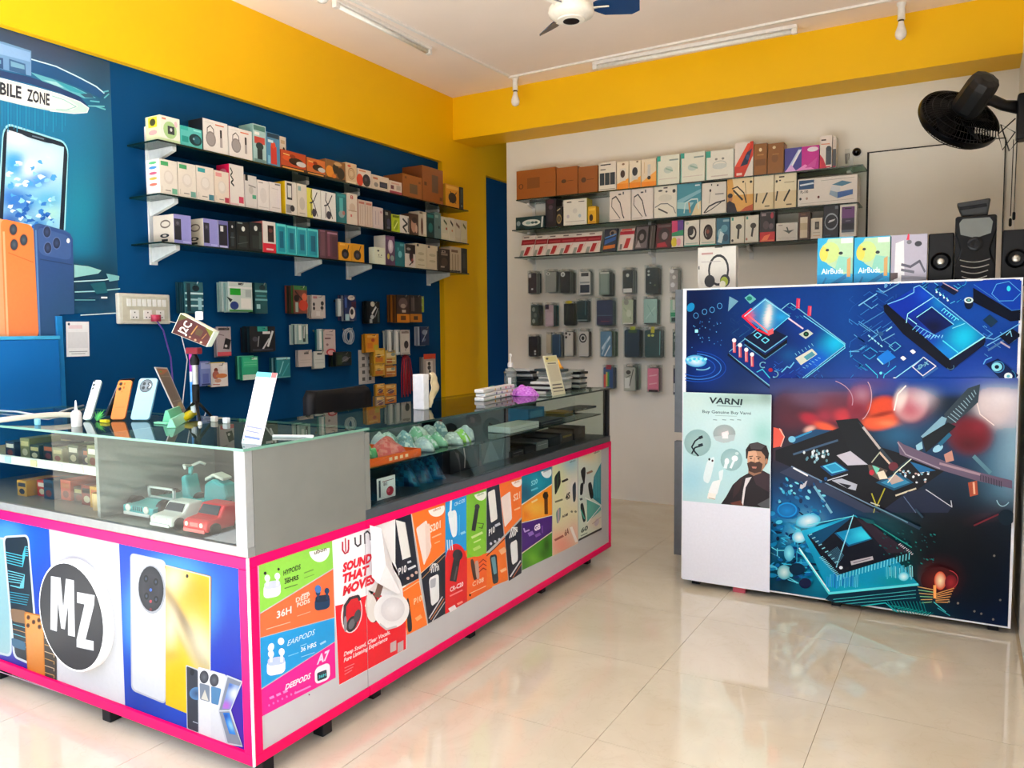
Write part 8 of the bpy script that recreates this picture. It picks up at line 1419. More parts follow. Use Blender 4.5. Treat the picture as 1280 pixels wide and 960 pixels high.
# phone tripod with a tilted brown box on it
TB = g(246, 526); t = empty('phone_tripod', TB, 'small phone tripod holding a tilted brown box at the counter edge', 'tripod')
zt = solvey(446, TB, (0, 0, 1)).z; top_ = Vector((TB.x, TB.y, zt)); zm = ZT+.075
for px, py in ((266, 524), (229, 521), (250, 531)):
    f_ = g(px, py); MB().tube([Vector((TB.x, TB.y, zm)), f_+Vector((0, 0, .006))], [.006, .005], 8).build('leg', BLACKP, t, smooth=2)
    MB().lathe([(.007, 0), (.007, .008), (.004, .012)], f_, (0, 0, 1), 10).build('foot', WHITEP, t, True)
MB().lathe([(.011, zm-ZT-.01), (.013, zm-ZT), (.013, zm-ZT+.055), (.011, zm-ZT+.06)], TB, (0, 0, 1), 16).build('hub', BLACKP, t, True)
MB().lathe([(.0105, zm-ZT+.06), (.0105, zt-ZT-.02)], TB, (0, 0, 1), 16).build('pole', pbr('satin_silver', 'c4c6c4', .3, .7), t, True)
MB().lathe([(.016, -.03), (.018, -.012), (.012, 0), (.008, .012)], top_, (0, 0, 1), 16).build('ball_head', BLACKP, t, True)
MB().box(top_+Vector((-.035, -.012, .01)), top_+Vector((.03, .012, .034)), '7c1420').build('clamp', PLAST, t, bevel=.004)
bx = [at(190+x/6, 380+y/6, 1, TB.y-.03) for x, y in ((145, 215), (410, 322), (468, 208), (212, 68))]
slab(bx, .022, 'd8dcc8', 'brown_box', 'brown printed box tilted on the phone tripod, lettered J2C', 'box', CARD, 'r .02 .02 .98 .98 4a1c16; p 4a4a1a .02 .6 .25 .98 .02 .98; p 6a6a1c .74 .98 .98 .6 .98 .98; p 5a241a .3 .05 .98 .05 .98 .4; r .58 .4 .75 .75 4f3a1c; l .03 a87a3c .5 .3 .55 .85; l .02 9a6a34 .8 .3 .85 .7; e .5 .15 .03 .06 b88a6a; e .66 .12 .03 .06 b08a6a; e .82 .12 .03 .06 c8a88a')
a = Art(lambda u, v: (bx[0]*(1-u)+bx[1]*u)*(1-v)+(bx[3]*(1-u)+bx[2]*u)*v, (0, -1, 0), start=30)
a.text('J2C', (.34, .12), (.42, .82), .2, 'f0e0d0', .02, up=(-1, .05)); a.build('lettering', bpy.data.objects['brown_box'], CARD)
p_ = at(249, 395, 1, TB.y-.02); tag(MB().box(p_+Vector((-.018, -.004, -.014)), p_+Vector((.018, .004, .016)), 'e8e6ea').build('white_tag', PLAST, bevel=.003), 'small white tag on the top corner of the brown box', 'tag')
lx = TB+Vector((-.042, .02, 0)); mb = MB()
for j, cc_ in enumerate(('c8309c', '8a2a9a', 'd8d0e4', '3a8ad8', '4a9ae0', 'e0e8f0')):
    za, zb = zt+.02-(zt-ZT)*j/6*.97, zt+.02-(zt-ZT)*(j+1)/6*.97; mb.box((lx.x-.011, lx.y-.003, zb), (lx.x+.011, lx.y+.003, za), cc_)
tag(mb.build('lanyard', PLAST), 'purple and blue lanyard hanging behind the phone tripod', 'lanyard')
# small things near the tripod
for px, py, c_, lab in ((268, 527, 'd8d0c8', 'small cream plug right of the tripod foot'), (283, 529, 'e8e8ea', 'small white adapter right of the cream plug')):
    p = g(px, py); tag(MB().box(p+Vector((-.012, -.008, 0)), p+Vector((.012, .008, .02)), c_).build('adapter', PLAST, bevel=.003), lab, 'adapter')
# white payment stand on the corner (the code itself is left out)
zc = lambda x, y: (x/3.556, 400+y/3.556)
A, B_ = g(*zc(1072, 548)), g(*zc(1158, 556)); T1 = at(*zc(1232, 236), 1, B_.y+.05); T0 = at(*zc(1142, 230), 1, A.y+.05); M0 = at(*zc(1064, 500), 1, A.y+.01); M1 = at(*zc(1150, 530), 1, B_.y+.01)
slab([A, B_, T1, T0], .003, 'f4f2f4', 'payment_stand', 'white payment card stand leaning on the corner of the counter', 'card stand', PLAST, 'r .0 .93 .75 1 58b0b8; r .75 .93 1 1 c85a50; l .02 b0a8c0 .1 .84 .9 .83; l .02 b0a8c0 .1 .8 .7 .79; r .12 .3 .88 .72 dcd8e4; l .025 8a88a0 .1 .24 .9 .22; l .02 8a88a0 .1 .18 .8 .16; l .03 7a86c0 .1 .1 .9 .08; e .1 .05 .05 .01 5aa08a')
p = g(340, 547); tag(MB().prism([p, p+Vector((.12, .05, 0)), p+Vector((.115, .062, 0)), p+Vector((-.005, .012, 0))], (0, 0, .008), 'f0f0f0').build('white_bar', PLAST, bevel=.002), 'white plastic bar lying behind the corner payment stand', 'bar')

# ---- on the long counter (top slightly lower)
gb = lambda x, y: at(x, y, 2, ZTB)
zs = lambda x, y: gb(590+x/4.74, 420+y/4.74)
p = gb(523, 512); p1 = gb(536, 510); zt2 = solvey(468, p, (0, 0, 1)).z
t = empty('upright_box', p, 'white upright box draped with a cream cloth on the long counter', 'box')
MB().box((p.x-.028, p.y, ZTB), (p.x+.028, p.y+.04, zt2)).build('box', pbr('white_card', 'e6e4e6', .5), t, bevel=.003)
mb = MB(); ny, nz = 10, 14; vs = []
for j in range(nz+1):
    for i in range(ny+1):
        u_, v_ = i/ny, j/nz; fold = .012*math.sin(u_*9+v_*5)+.006*math.sin(v_*17)
        wdt = .035+.05*math.sin(math.pi*min(1, v_*1.15)); vs.append((p.x+.03-.02*u_+fold*.6+.004, p.y+.03+wdt*1.15*u_*(1 if v_ < .75 else .6)+.004+abs(fold)*.3, ZTB+.004+(zt2-ZTB)*(1.02-v_)*.98))
fs = [[j*(ny+1)+i, j*(ny+1)+i+1, (j+1)*(ny+1)+i+1, (j+1)*(ny+1)+i] for j in range(nz) for i in range(ny)]
o = mb.add(vs, fs, 'dcc8a0').build('cloth', MATTE, t, smooth=2); so = o.modifiers.new('thick', 'SOLIDIFY'); so.thickness = .004
# packs of pens
names = ('lowest', 'middle', 'topmost')
b0 = zs(70, 388); b1 = zs(255, 350); U = Vector((b1.x-b0.x, b1.y-b0.y, 0)); S = Vector((-U.y, U.x, 0)).normalized()
for j in range(3):
    O = b0+Vector((0, 0, .019*j))+U*(.04*(j % 2))
    t = empty('pen_pack', O, f'white pack with coloured end dots, {names[j]} of the pile of three on the long counter', 'pack')
    MB().prism([O, O+U, O+U+S*.05, O+S*.05], (0, 0, .018), 'ece8e6').build('pack', PLAST, t, bevel=.005)
    mb = MB()
    for i in range(4):
        q_ = O+U*(.35+.17*i)-S*.0006+Vector((0, 0, .009)); mb.lathe([(.006, 0), (.006, .0006)], q_+S*.0004, -S, 12, (('e8a81c', '1c2c6a', 'd83a3a', 'e87aa0'), ('2a3a7a', '1c2c6a', 'e8b02c', 'd8485a'), ('e8c02c', '3a9a5a', 'd83a3a', 'c84a8a'))[j][i])
    mb.build('end_dots', PLAST, t, kind='stuff')
def lump(c0, rx, ry, rz, col, seed, n=18, amp=.3, cols=None):
    """crumpled cloth or bag: rounded mound with random creases"""
    rg = random.Random(seed); F = [(rg.uniform(-9, 9), rg.uniform(-9, 9), rg.uniform(0, 6), rg.uniform(.3, 1)) for _ in range(7)]
    mb = MB(); vs = [c0+Vector((0, 0, rz))]; m = n//2
    for j in range(1, m+1):
        for i in range(n):
            a_ = 2*math.pi*i/n; r_ = j/m; x, y = r_*math.cos(a_), r_*math.sin(a_)
            k_ = sum(w*math.sin(fx*x+fy*y+ph_) for fx, fy, ph_, w in F)/4
            vs.append(c0+Vector((rx*x*(1+.12*k_), ry*y*(1+.12*k_), max(0, rz*(1-r_**2.2)*(1+amp*k_)))))
    fs = [[0, 1+i, 1+(i+1) % n] for i in range(n)]+[[1+(j-1)*n+i, 1+j*n+i, 1+j*n+(i+1) % n, 1+(j-1)*n+(i+1) % n] for j in range(1, m) for i in range(n)]
    fs.append([1+(m-1)*n+i for i in range(n)][::-1])
    mb.add(vs, fs, col)
    if cols:
        for q_ in range(len(mb.c)):
            c_ = lin(rg.choice(cols)); mb.c[q_] = [c_]*len(mb.f[q_])
    return mb
p = zs(310, 352); tag(lump(p, .08, .058, .05, 'c06ad0', 4, 40, .3, ['b85ac8', 'c874d8', 'd48ae0']).build('purple_cloth', MATTE, smooth=2), 'crumpled purple net cloth beside the pile of white packs', 'cloth')
p = Vector((-2.12, 3.5, ZTB)); tag(lump(p, .06, .05, .04, '1f8a84', 6, 20, .3).build('teal_pouch', PLAST, smooth=2), 'folded teal pouch behind the purple cloth', 'pouch')
p = solvex(637, (0, 3.66, ZTB), (1, 0, 0))
for j in range(3):
    o = MB().box(p+Vector((-.06, -.03, .007*j)), p+Vector((.09, .05, .007*j+.0065)), ('163c40', '0f2a30', '1c5054')[j]).build('flat_pack', PLAST, bevel=.002)
    tag(o, f'dark teal flat pack, {names[j]} of three under the sanitizer bottle', 'pack')
p = p+Vector((-.005, .02, .0205)); zt3 = solvey(442, p, (0, 0, 1)).z; H = zt3-p.z
t = empty('sanitizer_bottle', p, 'clear sanitizer bottle with a white pump on the flat packs', 'bottle')
MB().lathe([(.0, .0), (.03, 0), (.034, .006), (.034, H*.42), (.028, H*.52), (.012, H*.58), (.012, H*.62)], p, (0, 0, 1), 24).build('body', glass('clear_plastic', 'e2e8e6', 1.45, .05, .25, 'd4dad8'), t, True)
MB().lathe([(.014, H*.6), (.016, H*.64), (.015, H*.72), (.005, H*.75), (.004, H*.9), (.009, H*.92), (.009, H*.97), (.003, H)], p, (0, 0, 1), 16).build('pump', WHITEP, t, True)
MB().box(p+Vector((.005, -.0352, H*.1)), p+Vector((.022, -.03, H*.3)), 'f4f4f4').build('label', CARD, t)
# pile of phone-case packs at the far end
rg = random.Random(21); HT = [ZTB]*3; STK = ((-2.215, 3.76, 'left'), (-2.01, 3.74, 'right front'), (-1.99, 3.9, 'right rear'))
for j in range(24):
    cx_, cy_, nm = STK[j % 3]; a_ = rg.uniform(-.12, .12); th = rg.choice((.011, .014, .016))
    U = Vector((math.cos(a_), math.sin(a_), 0)); V = Vector((-U.y, U.x, 0)); o_ = Vector((cx_+rg.uniform(-.012, .012), cy_+rg.uniform(-.012, .012), HT[j % 3]+.0006)); HT[j % 3] += th+.0012
    o = MB().prism([o_, o_+U*.165, o_+U*.165+V*.088, o_+V*.088], (0, 0, th), rg.choice(['1c2224', '2a3032', 'a8aaa6', '0f1416', '3a4648', '8a908c', '14343a', 'c8c8c4'])).build('case_packet', PLAST, bevel=.003)
    tag(o, f'flat phone-case packet, {ORD[j//3]} from the bottom of the {nm} stack on the long counter', 'packet')
p = Vector((-1.92, 3.785, HT[1]+.0005)); mb = lump(p, .05, .035, .04, 'e8901c', 9, 18, .6, ['f0a02a', 'e8821c', 'f4b84a']); tag(mb.build('orange_flower', MATTE, smooth=2), 'orange cloth flower on the stacks of phone-case packets', 'flower')
for j in range(5):
    q_ = Vector((-2.02+.012*j, 3.585+.004*j, ZTB+.012*j+.0003)); mb = MB().box(q_, q_+Vector((.15, .06, .0112)), ('d0d0cc', '1a1a1c', 'c8ccc8', '14181a', 'e0e0dc')[j]); tag(mb.build('flat_box', PLAST, bevel=.002), f'black or white flat box, {ORD[j]} from the bottom behind the cream payment stand', 'box')
A, B_ = zs(480, 355), zs(555, 340); T1 = at(590+500/4.74, 420+112/4.74, 1, B_.y+.04); T0 = at(590+420/4.74, 420+118/4.74, 1, A.y+.04)
slab([A, B_, T1, T0], .003, 'e4dfc0', 'payment_stand', 'cream payment card stand leaning back on the long counter', 'card stand', PLAST, 'r .08 .84 .92 .97 d8cf8c; e .25 .92 .1 .03 2a2a2a; r .12 .34 .9 .76 cfc8ac; l .03 4a4638 .15 .26 .85 .25; l .03 4a4638 .12 .18 .88 .16; l .025 8a846c .12 .1 .88 .08; l .03 6a644c .2 .8 .8 .79')

# ---- inside the long counter
zi = lambda x, y, X: at(440+x/3.765, 480+y/3.765, 0, X)
XS = .8325
def inb(x0, x1, y0, xf, d, z, cols, name, label, cat, art='', **k):
    P0 = solvex(440+x0/3.765, (xf, 0, z), (0, 1, 0)); P1 = solvex(440+x1/3.765, (xf, 0, z), (0, 1, 0)); zt_ = solvey(480+y0/3.765, P0, (0, 0, 1)).z
    return carton(name, label, cat, P0, (0, max(.02, P1.y-P0.y), 0), (0, 0, max(.012, zt_-z)), (1, 0, 0), d, cols, art, **k)
YN = YSEAM+.035
t = empty('orange_tray', (XK-.2, YN+.15, XS), 'orange display tray with white marks on the upper shelf of the long counter', 'tray')
ye = solvex(440+325/3.765, (XK-.05, 0, XS), (0, 1, 0)).y; hz = .03
MB().box((XK-.36, YN, XS), (XK-.05, ye, XS+.006), 'e86a1c').build('floor', PLAST, t)
for a_, b_ in (((XK-.056, YN, XS+.006), (XK-.05, ye, XS+hz)), ((XK-.36, YN, XS+.006), (XK-.354, ye, XS+hz)), ((XK-.354, ye-.006, XS+.006), (XK-.056, ye, XS+hz)), ((XK-.354, YN, XS+.006), (XK-.056, YN+.006, XS+hz))): MB().box(a_, b_, 'f0641a').build('rim', PLAST, t)
draw(Art(planemap((XK-.05, YN, XS), (0, ye-YN, 0), (0, 0, hz)), (1, 0, 0), start=3), 'r .45 .3 .5 .7 ffd8b0; r .54 .3 .59 .7 ffd8b0; r .63 .3 .68 .7 ffd8b0; r .72 .3 .77 .7 ffd8b0').build('lettering', t, PLAST)
y_ = lambda x: solvex(440+x/3.765, (XK-.12, 0, XS), (0, 1, 0)).y
tag(lump(Vector((XK-.14, y_(190), XS+.0065)), .075, .07, .07, 'f07a74', 12, 26, .18, ['f0827a', 'e86a68', 'f49088']).build('coral_cloth', MATTE, smooth=2), 'crumpled coral pink cloth on the orange tray', 'cloth')
tag(lump(Vector((XK-.12, y_(84)+.0, XS+.0065)), .04, .026, .06, '7cc07a', 13, 16, .3, ['6ab86a', 'a8d8a0', '58a868']).build('green_pouch', PLAST, smooth=2), 'small green pouch at the near end of the orange tray', 'pouch')
tag(lump(Vector((XK-.28, y_(110)+.03, XS+.0065)), .06, .08, .045, 'b8cce0', 14, 16, .3, ['b0c8e0', 'd8e4f0', '98b4d4']).build('pale_blue_bag', PLAST, smooth=2), 'pale blue plastic bag at the back of the orange tray', 'bag')
rg = random.Random(31)
for j in range(14):
    y0 = ye+.02+.066*(j % 7)+rg.uniform(-.003, .003); x0 = XK-.14-.14*(j//7)+rg.uniform(-.02, .02); zz = XS+.001
    c_ = rg.choice(['bcc8c4', 'a8c4b4', 'd4dcd4', '8fb0b4', 'c8d4d8', '9ad0a8']) if j != 5 else '9ad83a'
    o = lump(Vector((x0, y0+.03, zz)), .055, .025, (.05 if j < 7 else .062)+.012*rg.random(), c_, 40+j, 18, .16, [c_, c_, 'e4ece8']).build('clear_pouch', PLAST, smooth=2)
    tag(o, (f'glossy pale pouch on the upper case shelf, ' + ('front' if j < 7 else 'back') + f' row, {ORD[j % 7]} from the orange tray') if j != 5 else 'lime green accessory pouch among the pale pouches of the upper shelf', 'pouch')
p = zi(640, 260, XK-.05); mb = MB()
for k_, (x0, x1, y0) in enumerate(((745, 880, 205), (890, 990, 180))):
    o = inb(x0, x1, y0, XK-.06, .12, XS+.001, ('d8dcd8', '2a2c30')[k_], 'strip_box', ('long white strip box on the upper shelf right of the pouches', 'long dark strip box next to the white one on the upper shelf')[k_], 'box', 'l .1 aab0ac .05 .5 .95 .5')
for k_, (x0, x1, y0, c_, lab, art) in enumerate(((830, 905, 120, '3a86b8', 'sky blue charger pack on the upper shelf of the long counter', 'r .1 .2 .9 .8 6ab4dc'), (1000, 1040, 150, 'c8962c', 'small amber pack on the upper shelf near the far end', 'r .2 .3 .8 .7 e8c060'), (1050, 1150, 140, '22282a', 'black charger box with pale plugs on the upper shelf at the far end', 'e .2 .6 .1 .2 c8ccc8; e .45 .6 .08 .2 c8ccc8; r .1 .1 .9 .25 4a4e50'))):
    inb(x0, x1, y0, XK-.2, .12, XS+.001, c_, 'charger_pack', lab, 'pack', art)
ZL = ZP+.0345
inb(118, 205, 448, XK-.06, .12, ZL, 'dcdcdc', 'gadget_box', 'small white box with a red earphone at the near end of the lower level', 'box', 'e .7 .3 .2 .22 a82438; r .1 .1 .2 .9 1c2434; e .62 .35 .08 .1 d85a6a; l .04 8a5a60 .3 .8 .9 .82; t 81 .35 .6 .2 .16 5a4a50', side=('1a2a3a',))
inb(66, 104, 480, XK-.2, .06, ZL, '3aa0a8', 'gadget_box', 'narrow teal box behind the small white box in the long counter', 'box', 'r .1 .7 .9 .9 d8e8e8')
for j in range(3):
    y0 = solvex(440+(240+j*60)/3.765, (XK-.15, 0, ZL), (0, 1, 0)).y
    tag(lump(Vector((XK-.16, y0+.02, ZL)), .08, .034, .085, '123a5c', 60+j, 20, .2, ['0f3a5e', '165a7a', '0a2440', '1c6a80']).build('blue_bag', PLAST, smooth=2), f'dark blue plastic bag on the lower level, {ORD[j]} from the near end', 'bag')
inb(462, 600, 300, XK-.12, .2, ZL, '16181c', 'dark_reflection_block', 'black carton with a pale streak on the lower level of the long counter', 'box', 'l .03 c8b8b4 .45 .95 .5 .5 .48 .1; r .6 .05 .95 .9 2a3236')  # dark reflection in the frosted panel, built as an added black block
inb(610, 745, 262, XK-.12, .2, ZL, '5a6a6c', 'frosted_panel_block', 'grey-green carton right of the black carton on the lower level', 'box', 'p 7a8c8c .05 .05 .6 .05 .3 .95; l .02 8a9a9a .7 .1 .8 .9')  # frosted grey panel, built as an added solid block
for j in range(6):
    x0 = 755+j*58; inb(x0, x0+52, 320-j*22, XK-.1, .16, ZL, ('2a2e30', '0f1113', '8a8e8c', '14181a', '3a3428', '101416', '1c2022')[j], 'dark_box', f'dark accessory box on the lower level, {ORD[j]} right of the grey-green carton', 'box', ('l .06 c0c4c4 .1 .7 .9 .7; r .1 .1 .6 .3 5a5e60', 'r .1 .1 .9 .3 3a3e40', 'l .05 e0e0e0 .1 .6 .9 .6', 'r .2 .5 .8 .8 2a2e30', 'r .1 .5 .9 .7 a8964a', 'e .5 .6 .2 .2 4a4e50', 'r .1 .2 .6 .4 6a6040')[j])

# ---- inside the front counter
ZF_ = ZP+.0285
zt_ = lambda x, y, Y: at(120+x/6.4, 570+y/6.4, 1, Y)
def car(name, label, x0, x1, ytop, Y, col, trim, kind):
    P0 = solvex(120+x0/6.4, (0, Y, ZF_), (1, 0, 0)); P1 = solvex(120+x1/6.4, (0, Y, ZF_), (1, 0, 0)); H = solvey(570+ytop/6.4, P0, (0, 0, 1)).z-ZF_; w = P1.x-P0.x
    cx = (P0.x+P1.x)/2; t = empty(name, (cx, Y, ZF_), label, 'toy'); L_ = w*1.4; r_ = w*.17
    Z = lambda k: ZF_+H*k
    X = lambda k: P0.x+w*k
    Yk = lambda k: Y+L_*k
    b = MB()
    if kind == 'jeep':
        b.prism([(X(.05), Yk(0), Z(.14)), (X(.05), Yk(0), Z(.45)), (X(.05), Yk(.35), Z(.52)), (X(.05), Yk(1), Z(.5)), (X(.05), Yk(1), Z(.14))], (w*.9, 0, 0), col)
        b.build('body', PLAST, t, bevel=.004)
        ws = MB(); 
        for a_, c_ in (((.1, .52), (.15, 1)), ((.85, .52), (.9, 1))): ws.box((X(a_[0]), Yk(.36), Z(a_[1])), (X(c_[0]), Yk(.39), Z(c_[1])), trim)
        ws.box((X(.1), Yk(.36), Z(.93)), (X(.9), Yk(.39), Z(1)), trim); ws.box((X(.1), Yk(.36), Z(.56)), (X(.9), Yk(.39), Z(.63)), trim)
        ws.build('windscreen_frame', PLAST, t)
        MB().box((X(.15), Yk(.37), Z(.63)), (X(.85), Yk(.38), Z(.93))).build('windscreen', PANE, t)
        MB().box((X(.12), Yk(-.03), Z(.1)), (X(.88), Yk(0), Z(.22)), trim).build('bumper', PLAST, t, bevel=.002)
        for s in (.18, .72): MB().lathe([(w*.07, 0), (w*.07, .004), (w*.03, .005)], (X(s+.05), Yk(0), Z(.36)), (0, -1, 0), 14, 'f0f0e8').build('headlight', PLAST, t, True)
        gr = MB()
        for j in range(5): gr.box((X(.36+.06*j), Yk(0)-.001, Z(.28)), (X(.385+.06*j), Yk(0), Z(.44)), '24484c')
        gr.build('grille', PLAST, t, kind='stuff')
    else:
        pf = [(0, .16), (0, .5), (.08, .58), (.32, .62), (.45, 1), (.78, 1), (.95, .62), (1, .55), (1, .16)]
        b.prism([(X(.04), Yk(u_), Z(v_)) for u_, v_ in pf], (w*.92, 0, 0), col); b.build('body', PLAST, t, bevel=.006)
        MB().prism([(X(.12), Yk(.335)-.002, Z(.66)), (X(.88), Yk(.335)-.002, Z(.66)), (X(.84), Yk(.44)-.002, Z(.95)), (X(.16), Yk(.44)-.002, Z(.95))], (0, -.002, .001), '20282c').build('windscreen', PLAST, t)
        MB().box((X(.08), Yk(-.025), Z(.14)), (X(.92), Yk(0), Z(.28)), trim).build('bumper', PLAST, t, bevel=.002)
        for s in (.16, .74): MB().lathe([(w*.06, 0), (w*.06, .003), (w*.02, .004)], (X(s+.05), Yk(0), Z(.42)), (0, -1, 0), 14, 'f4f0e0').build('headlight', PLAST, t, True)
        MB().box((X(.34), Yk(0)-.001, Z(.34)), (X(.66), Yk(0), Z(.48)), trim).build('grille', PLAST, t)
    for sx in (-.02, .86):
        for sy in (.2, .78): MB().lathe([(r_*.4, 0), (r_, .001), (r_, w*.15), (r_*.4, w*.16)], (X(sx), Yk(sy), ZF_+r_), (1, 0, 0), 18, '181818').build('wheel', PLAST, t, True)
car('toy_jeep', 'teal toy jeep with a white windscreen frame in the front counter', 205, 470, 270, YK+.085, '4fb8bc', 'e8ecea', 'jeep')
car('toy_car', 'white toy car beside the teal jeep in the front counter', 425, 605, 385, YK+.022, 'eceeea', 'd4d8d4', 'car')
car('toy_car', 'red toy car at the front of the glass case', 690, 890, 400, YK+.022, 'e8303a', 'f06a6a', 'car')
# teal toy scooter: lying diagonally, front shield to the left
S0 = solvex(120+738/6.4, (0, YK+.26, ZF_), (1, 0, 0)); S1 = solvex(120+1100/6.4, (0, YK+.28, ZF_), (1, 0, 0))
D = (S1-S0); Ls = D.length; D.normalize(); Sd = Vector((-D.y, D.x, 0))
t = empty('toy_scooter', (S0+S1)/2, 'teal toy scooter with white handlebars behind the red toy car', 'toy')
Q = lambda u_, s_, z_: S0+D*(Ls*u_)+Sd*s_+Vector((0, 0, z_))
TE = '58c4c8'
MB().prism([Q(.02, -.03, .03), Q(.0, -.03, .115), Q(.1, -.03, .125), Q(.2, -.03, .04)], Sd*.06, TE).build('front_shield', PLAST, t, bevel=.008)
MB().prism([Q(.18, -.025, .03), Q(.18, -.025, .042), Q(.5, -.025, .042), Q(.5, -.025, .03)], Sd*.05, TE).build('footboard', PLAST, t, bevel=.004)
MB().prism([Q(.48, -.03, .03), Q(.52, -.03, .1), Q(.7, -.03, .118), Q(.95, -.03, .1), Q(1.0, -.03, .06), Q(.9, -.03, .035)], Sd*.06, TE).build('rear_body', PLAST, t, bevel=.01)
MB().prism([Q(.5, -.022, .105), Q(.68, -.022, .124), Q(.9, -.022, .112), Q(.9, -.022, .122), Q(.68, -.022, .136), Q(.5, -.022, .118)], Sd*.044, 'f0ece4').build('seat', PLAST, t, bevel=.004)
MB().tube([Q(.08, 0, .12), Q(.1, 0, .15)], .008, 8, TE).build('stem', PLAST, t, smooth=2)
for s_ in (-1, 1): MB().tube([Q(.1, 0, .15), Q(.12, s_*.035, .158), Q(.2, s_*.045, .15)], .005, 8, 'f4f2ee').build('handlebar', PLAST, t, smooth=2)
for u_ in (.06, .8): MB().lathe([(.012, -.01), (.03, -.008), (.03, .008), (.012, .01)], Q(u_, 0, .03), Sd, 20, '1a1a1a').build('wheel', PLAST, t, True)
# glass mugs near the divider, goods of the left half
for k_, x in enumerate((30, 130)):
    p = zt_(x, 480, YK+.1); p.z = ZF_
    tag(MB().lathe([(.018, 0), (.02, .002), (.021, .06), (.018, .06), (.017, .004)], p, (0, 0, 1), 16, ('e0b878', 'e8c858')[k_]).build('amber_cup', PLAST, smooth=True), ('amber cup nearest the divider of the front counter', 'yellow cup between the amber cup and the toy jeep')[k_], 'cup')
rg = random.Random(8)
for lv, (z0, n_, cs) in enumerate(((.8425, 9, ['3a4a34', '8a8a5a', '24303a', '4a5a3c', '9a9468', '2a3a2c']), (ZF_, 8, ['c8402c', 'd8a03a', '8a2c1c', '5a4a3a', 'd85a3c', '2a4a5a']))):
    for j in range(n_):
        x1 = xd-.03-.075*j; h_ = rg.uniform(.05, .085) if lv else rg.uniform(.05, .09); w_ = .068
        if x1-w_ < XA0+.02: break
        c_ = cs[j % len(cs)]
        carton('accessory_box', f'{["olive", "orange or red"][lv]} toned box in the front counter, {"upper" if lv == 0 else "lower"} level, {ORD[j]} left of the divider', 'box', (x1-w_, YK+.1+rg.uniform(0, .05), z0), (w_-.006, 0, 0), (0, 0, h_), (0, -1, 0), .12, c_, f'r .1 .6 .9 .85 {rg.choice(["d8c88a", "e8e0d0", "2a2a2a", "c86a3a"])}; e .5 .3 .3 .18 {rg.choice(["1a1a1a", "e0d4b0", "8a3a2a"])}')
# swivel chair behind the long counter
p0 = at(415, 487, 0, -2.95); t = empty('office_chair', (-2.95, p0.y, 0), 'black swivel chair with a curved backrest behind the long counter', 'chair')
cx, cy, zt5 = -2.95, p0.y, p0.z
mb = MB(); n_ = 10; vs = []
for z_ in (zt5-.42, zt5-.03, zt5):
    for i in range(n_+1):
        w_ = (i/n_-.5); vs.append((cx+.03-.12*(2*w_)**2*-.4, cy+.46*w_*(1 if z_ < zt5-.01 else .9), z_))
fs = [[j*(n_+1)+i, j*(n_+1)+i+1, (j+1)*(n_+1)+i+1, (j+1)*(n_+1)+i] for j in range(2) for i in range(n_)]
CH_ = pbr('black_mesh', '0b0c10', .6); o = mb.add(vs, fs).build('backrest', CH_, t, smooth=2); so = o.modifiers.new('thick', 'SOLIDIFY'); so.thickness = .05
MB().box((cx+.04, cy-.23, .44), (cx+.5, cy+.23, .51)).build('seat', CH_, t, bevel=.03)
MB().tube([(cx+.02, cy, zt5-.3), (cx+.06, cy, .47), (cx+.25, cy, .43)], .02, 8).build('back_stem', BLACKP, t, smooth=2)
MB().tube([(cx+.26, cy, .44), (cx+.26, cy, .09)], .025, 12).build('gas_column', BLACKP, t)
for j in range(5):
    w_ = 2*math.pi*j/5; e = Vector((math.cos(w_), math.sin(w_), 0)); b0 = Vector((cx+.26, cy, .09))
    lg = MB().tube([b0, b0+e*.24+Vector((0, 0, -.03))], [.02, .014], 8).build('leg', BLACKP, t, smooth=2)
    MB().lathe([(.02, -.012), (.026, -.01), (.026, .01), (.02, .012)], (b0.x+e.x*.24, b0.y+e.y*.24, .027), Vector((-e.y, e.x, 0)), 14).build('caster', RUBBER, lg, True)
# ---------------------------------------------------------------- ceiling: fan, battens, casing strips, bulbs; wall fan
M_HUB = pbr('cream_enamel', 'e8dccc', .35); M_BLADE = pbr('navy_blade', '0c2f55', .35)
d = ray(714, 17)*(3.55/FPX); F0 = CAM+d
t = empty('ceiling_fan', F0, 'ceiling fan with a cream hub and dark navy blades', 'fan')
MB().tube([F0+Vector((0, 0, .05)), (F0.x, F0.y, ZC-.03)], .012, 12).build('down_rod', M_HUB, t)
MB().lathe([(.02, -.09), (.055, -.07), (.06, -.03), (.05, 0)], (F0.x, F0.y, ZC), (0, 0, 1), 24).build('canopy', M_HUB, t, True)
MB().lathe([(.038, -.034), (.06, -.031), (.064, -.026), (.07, -.025), (.098, -.01), (.104, .004), (.1, .024), (.06, .04), (.015, .06)], F0, (0, 0, 1), 40).build('motor_hub', M_HUB, t, True)
MB().lathe([(.027, -.0355), (.037, -.0355), (.037, -.034), (.027, -.034)], F0, (0, 0, 1), 32).build('hub_ring', BLACKP, t)
for i, ang in enumerate((-22, 98, 218)):
    w0 = R(ang+42); D = Vector((math.cos(w0), math.sin(w0), 0)); S = Vector((-math.sin(w0), math.cos(w0), 0)); U = Vector((0, 0, 1))
    bl_ = MB(); P = lambda r_, s_, z_: F0+D*r_+S*s_+U*z_
    bl_.prism([P(.1, -.022, .03), P(.15, -.045, .04), P(.27, -.05, .044), P(.305, -.03, .036), P(.305, .03, .002), P(.27, .045, -.006), P(.15, .04, -.002), P(.1, .022, .012)], (0, 0, .004))
    b_ = bl_.build('blade', M_BLADE, t)
    MB().prism([P(.07, -.018, .016), P(.17, -.018, .016), P(.17, .018, .024), P(.07, .018, .02)], (0, 0, -.004)).build('blade_iron', M_HUB, b_)
M_PVC = pbr('white_pvc', 'ece4dc', .4)
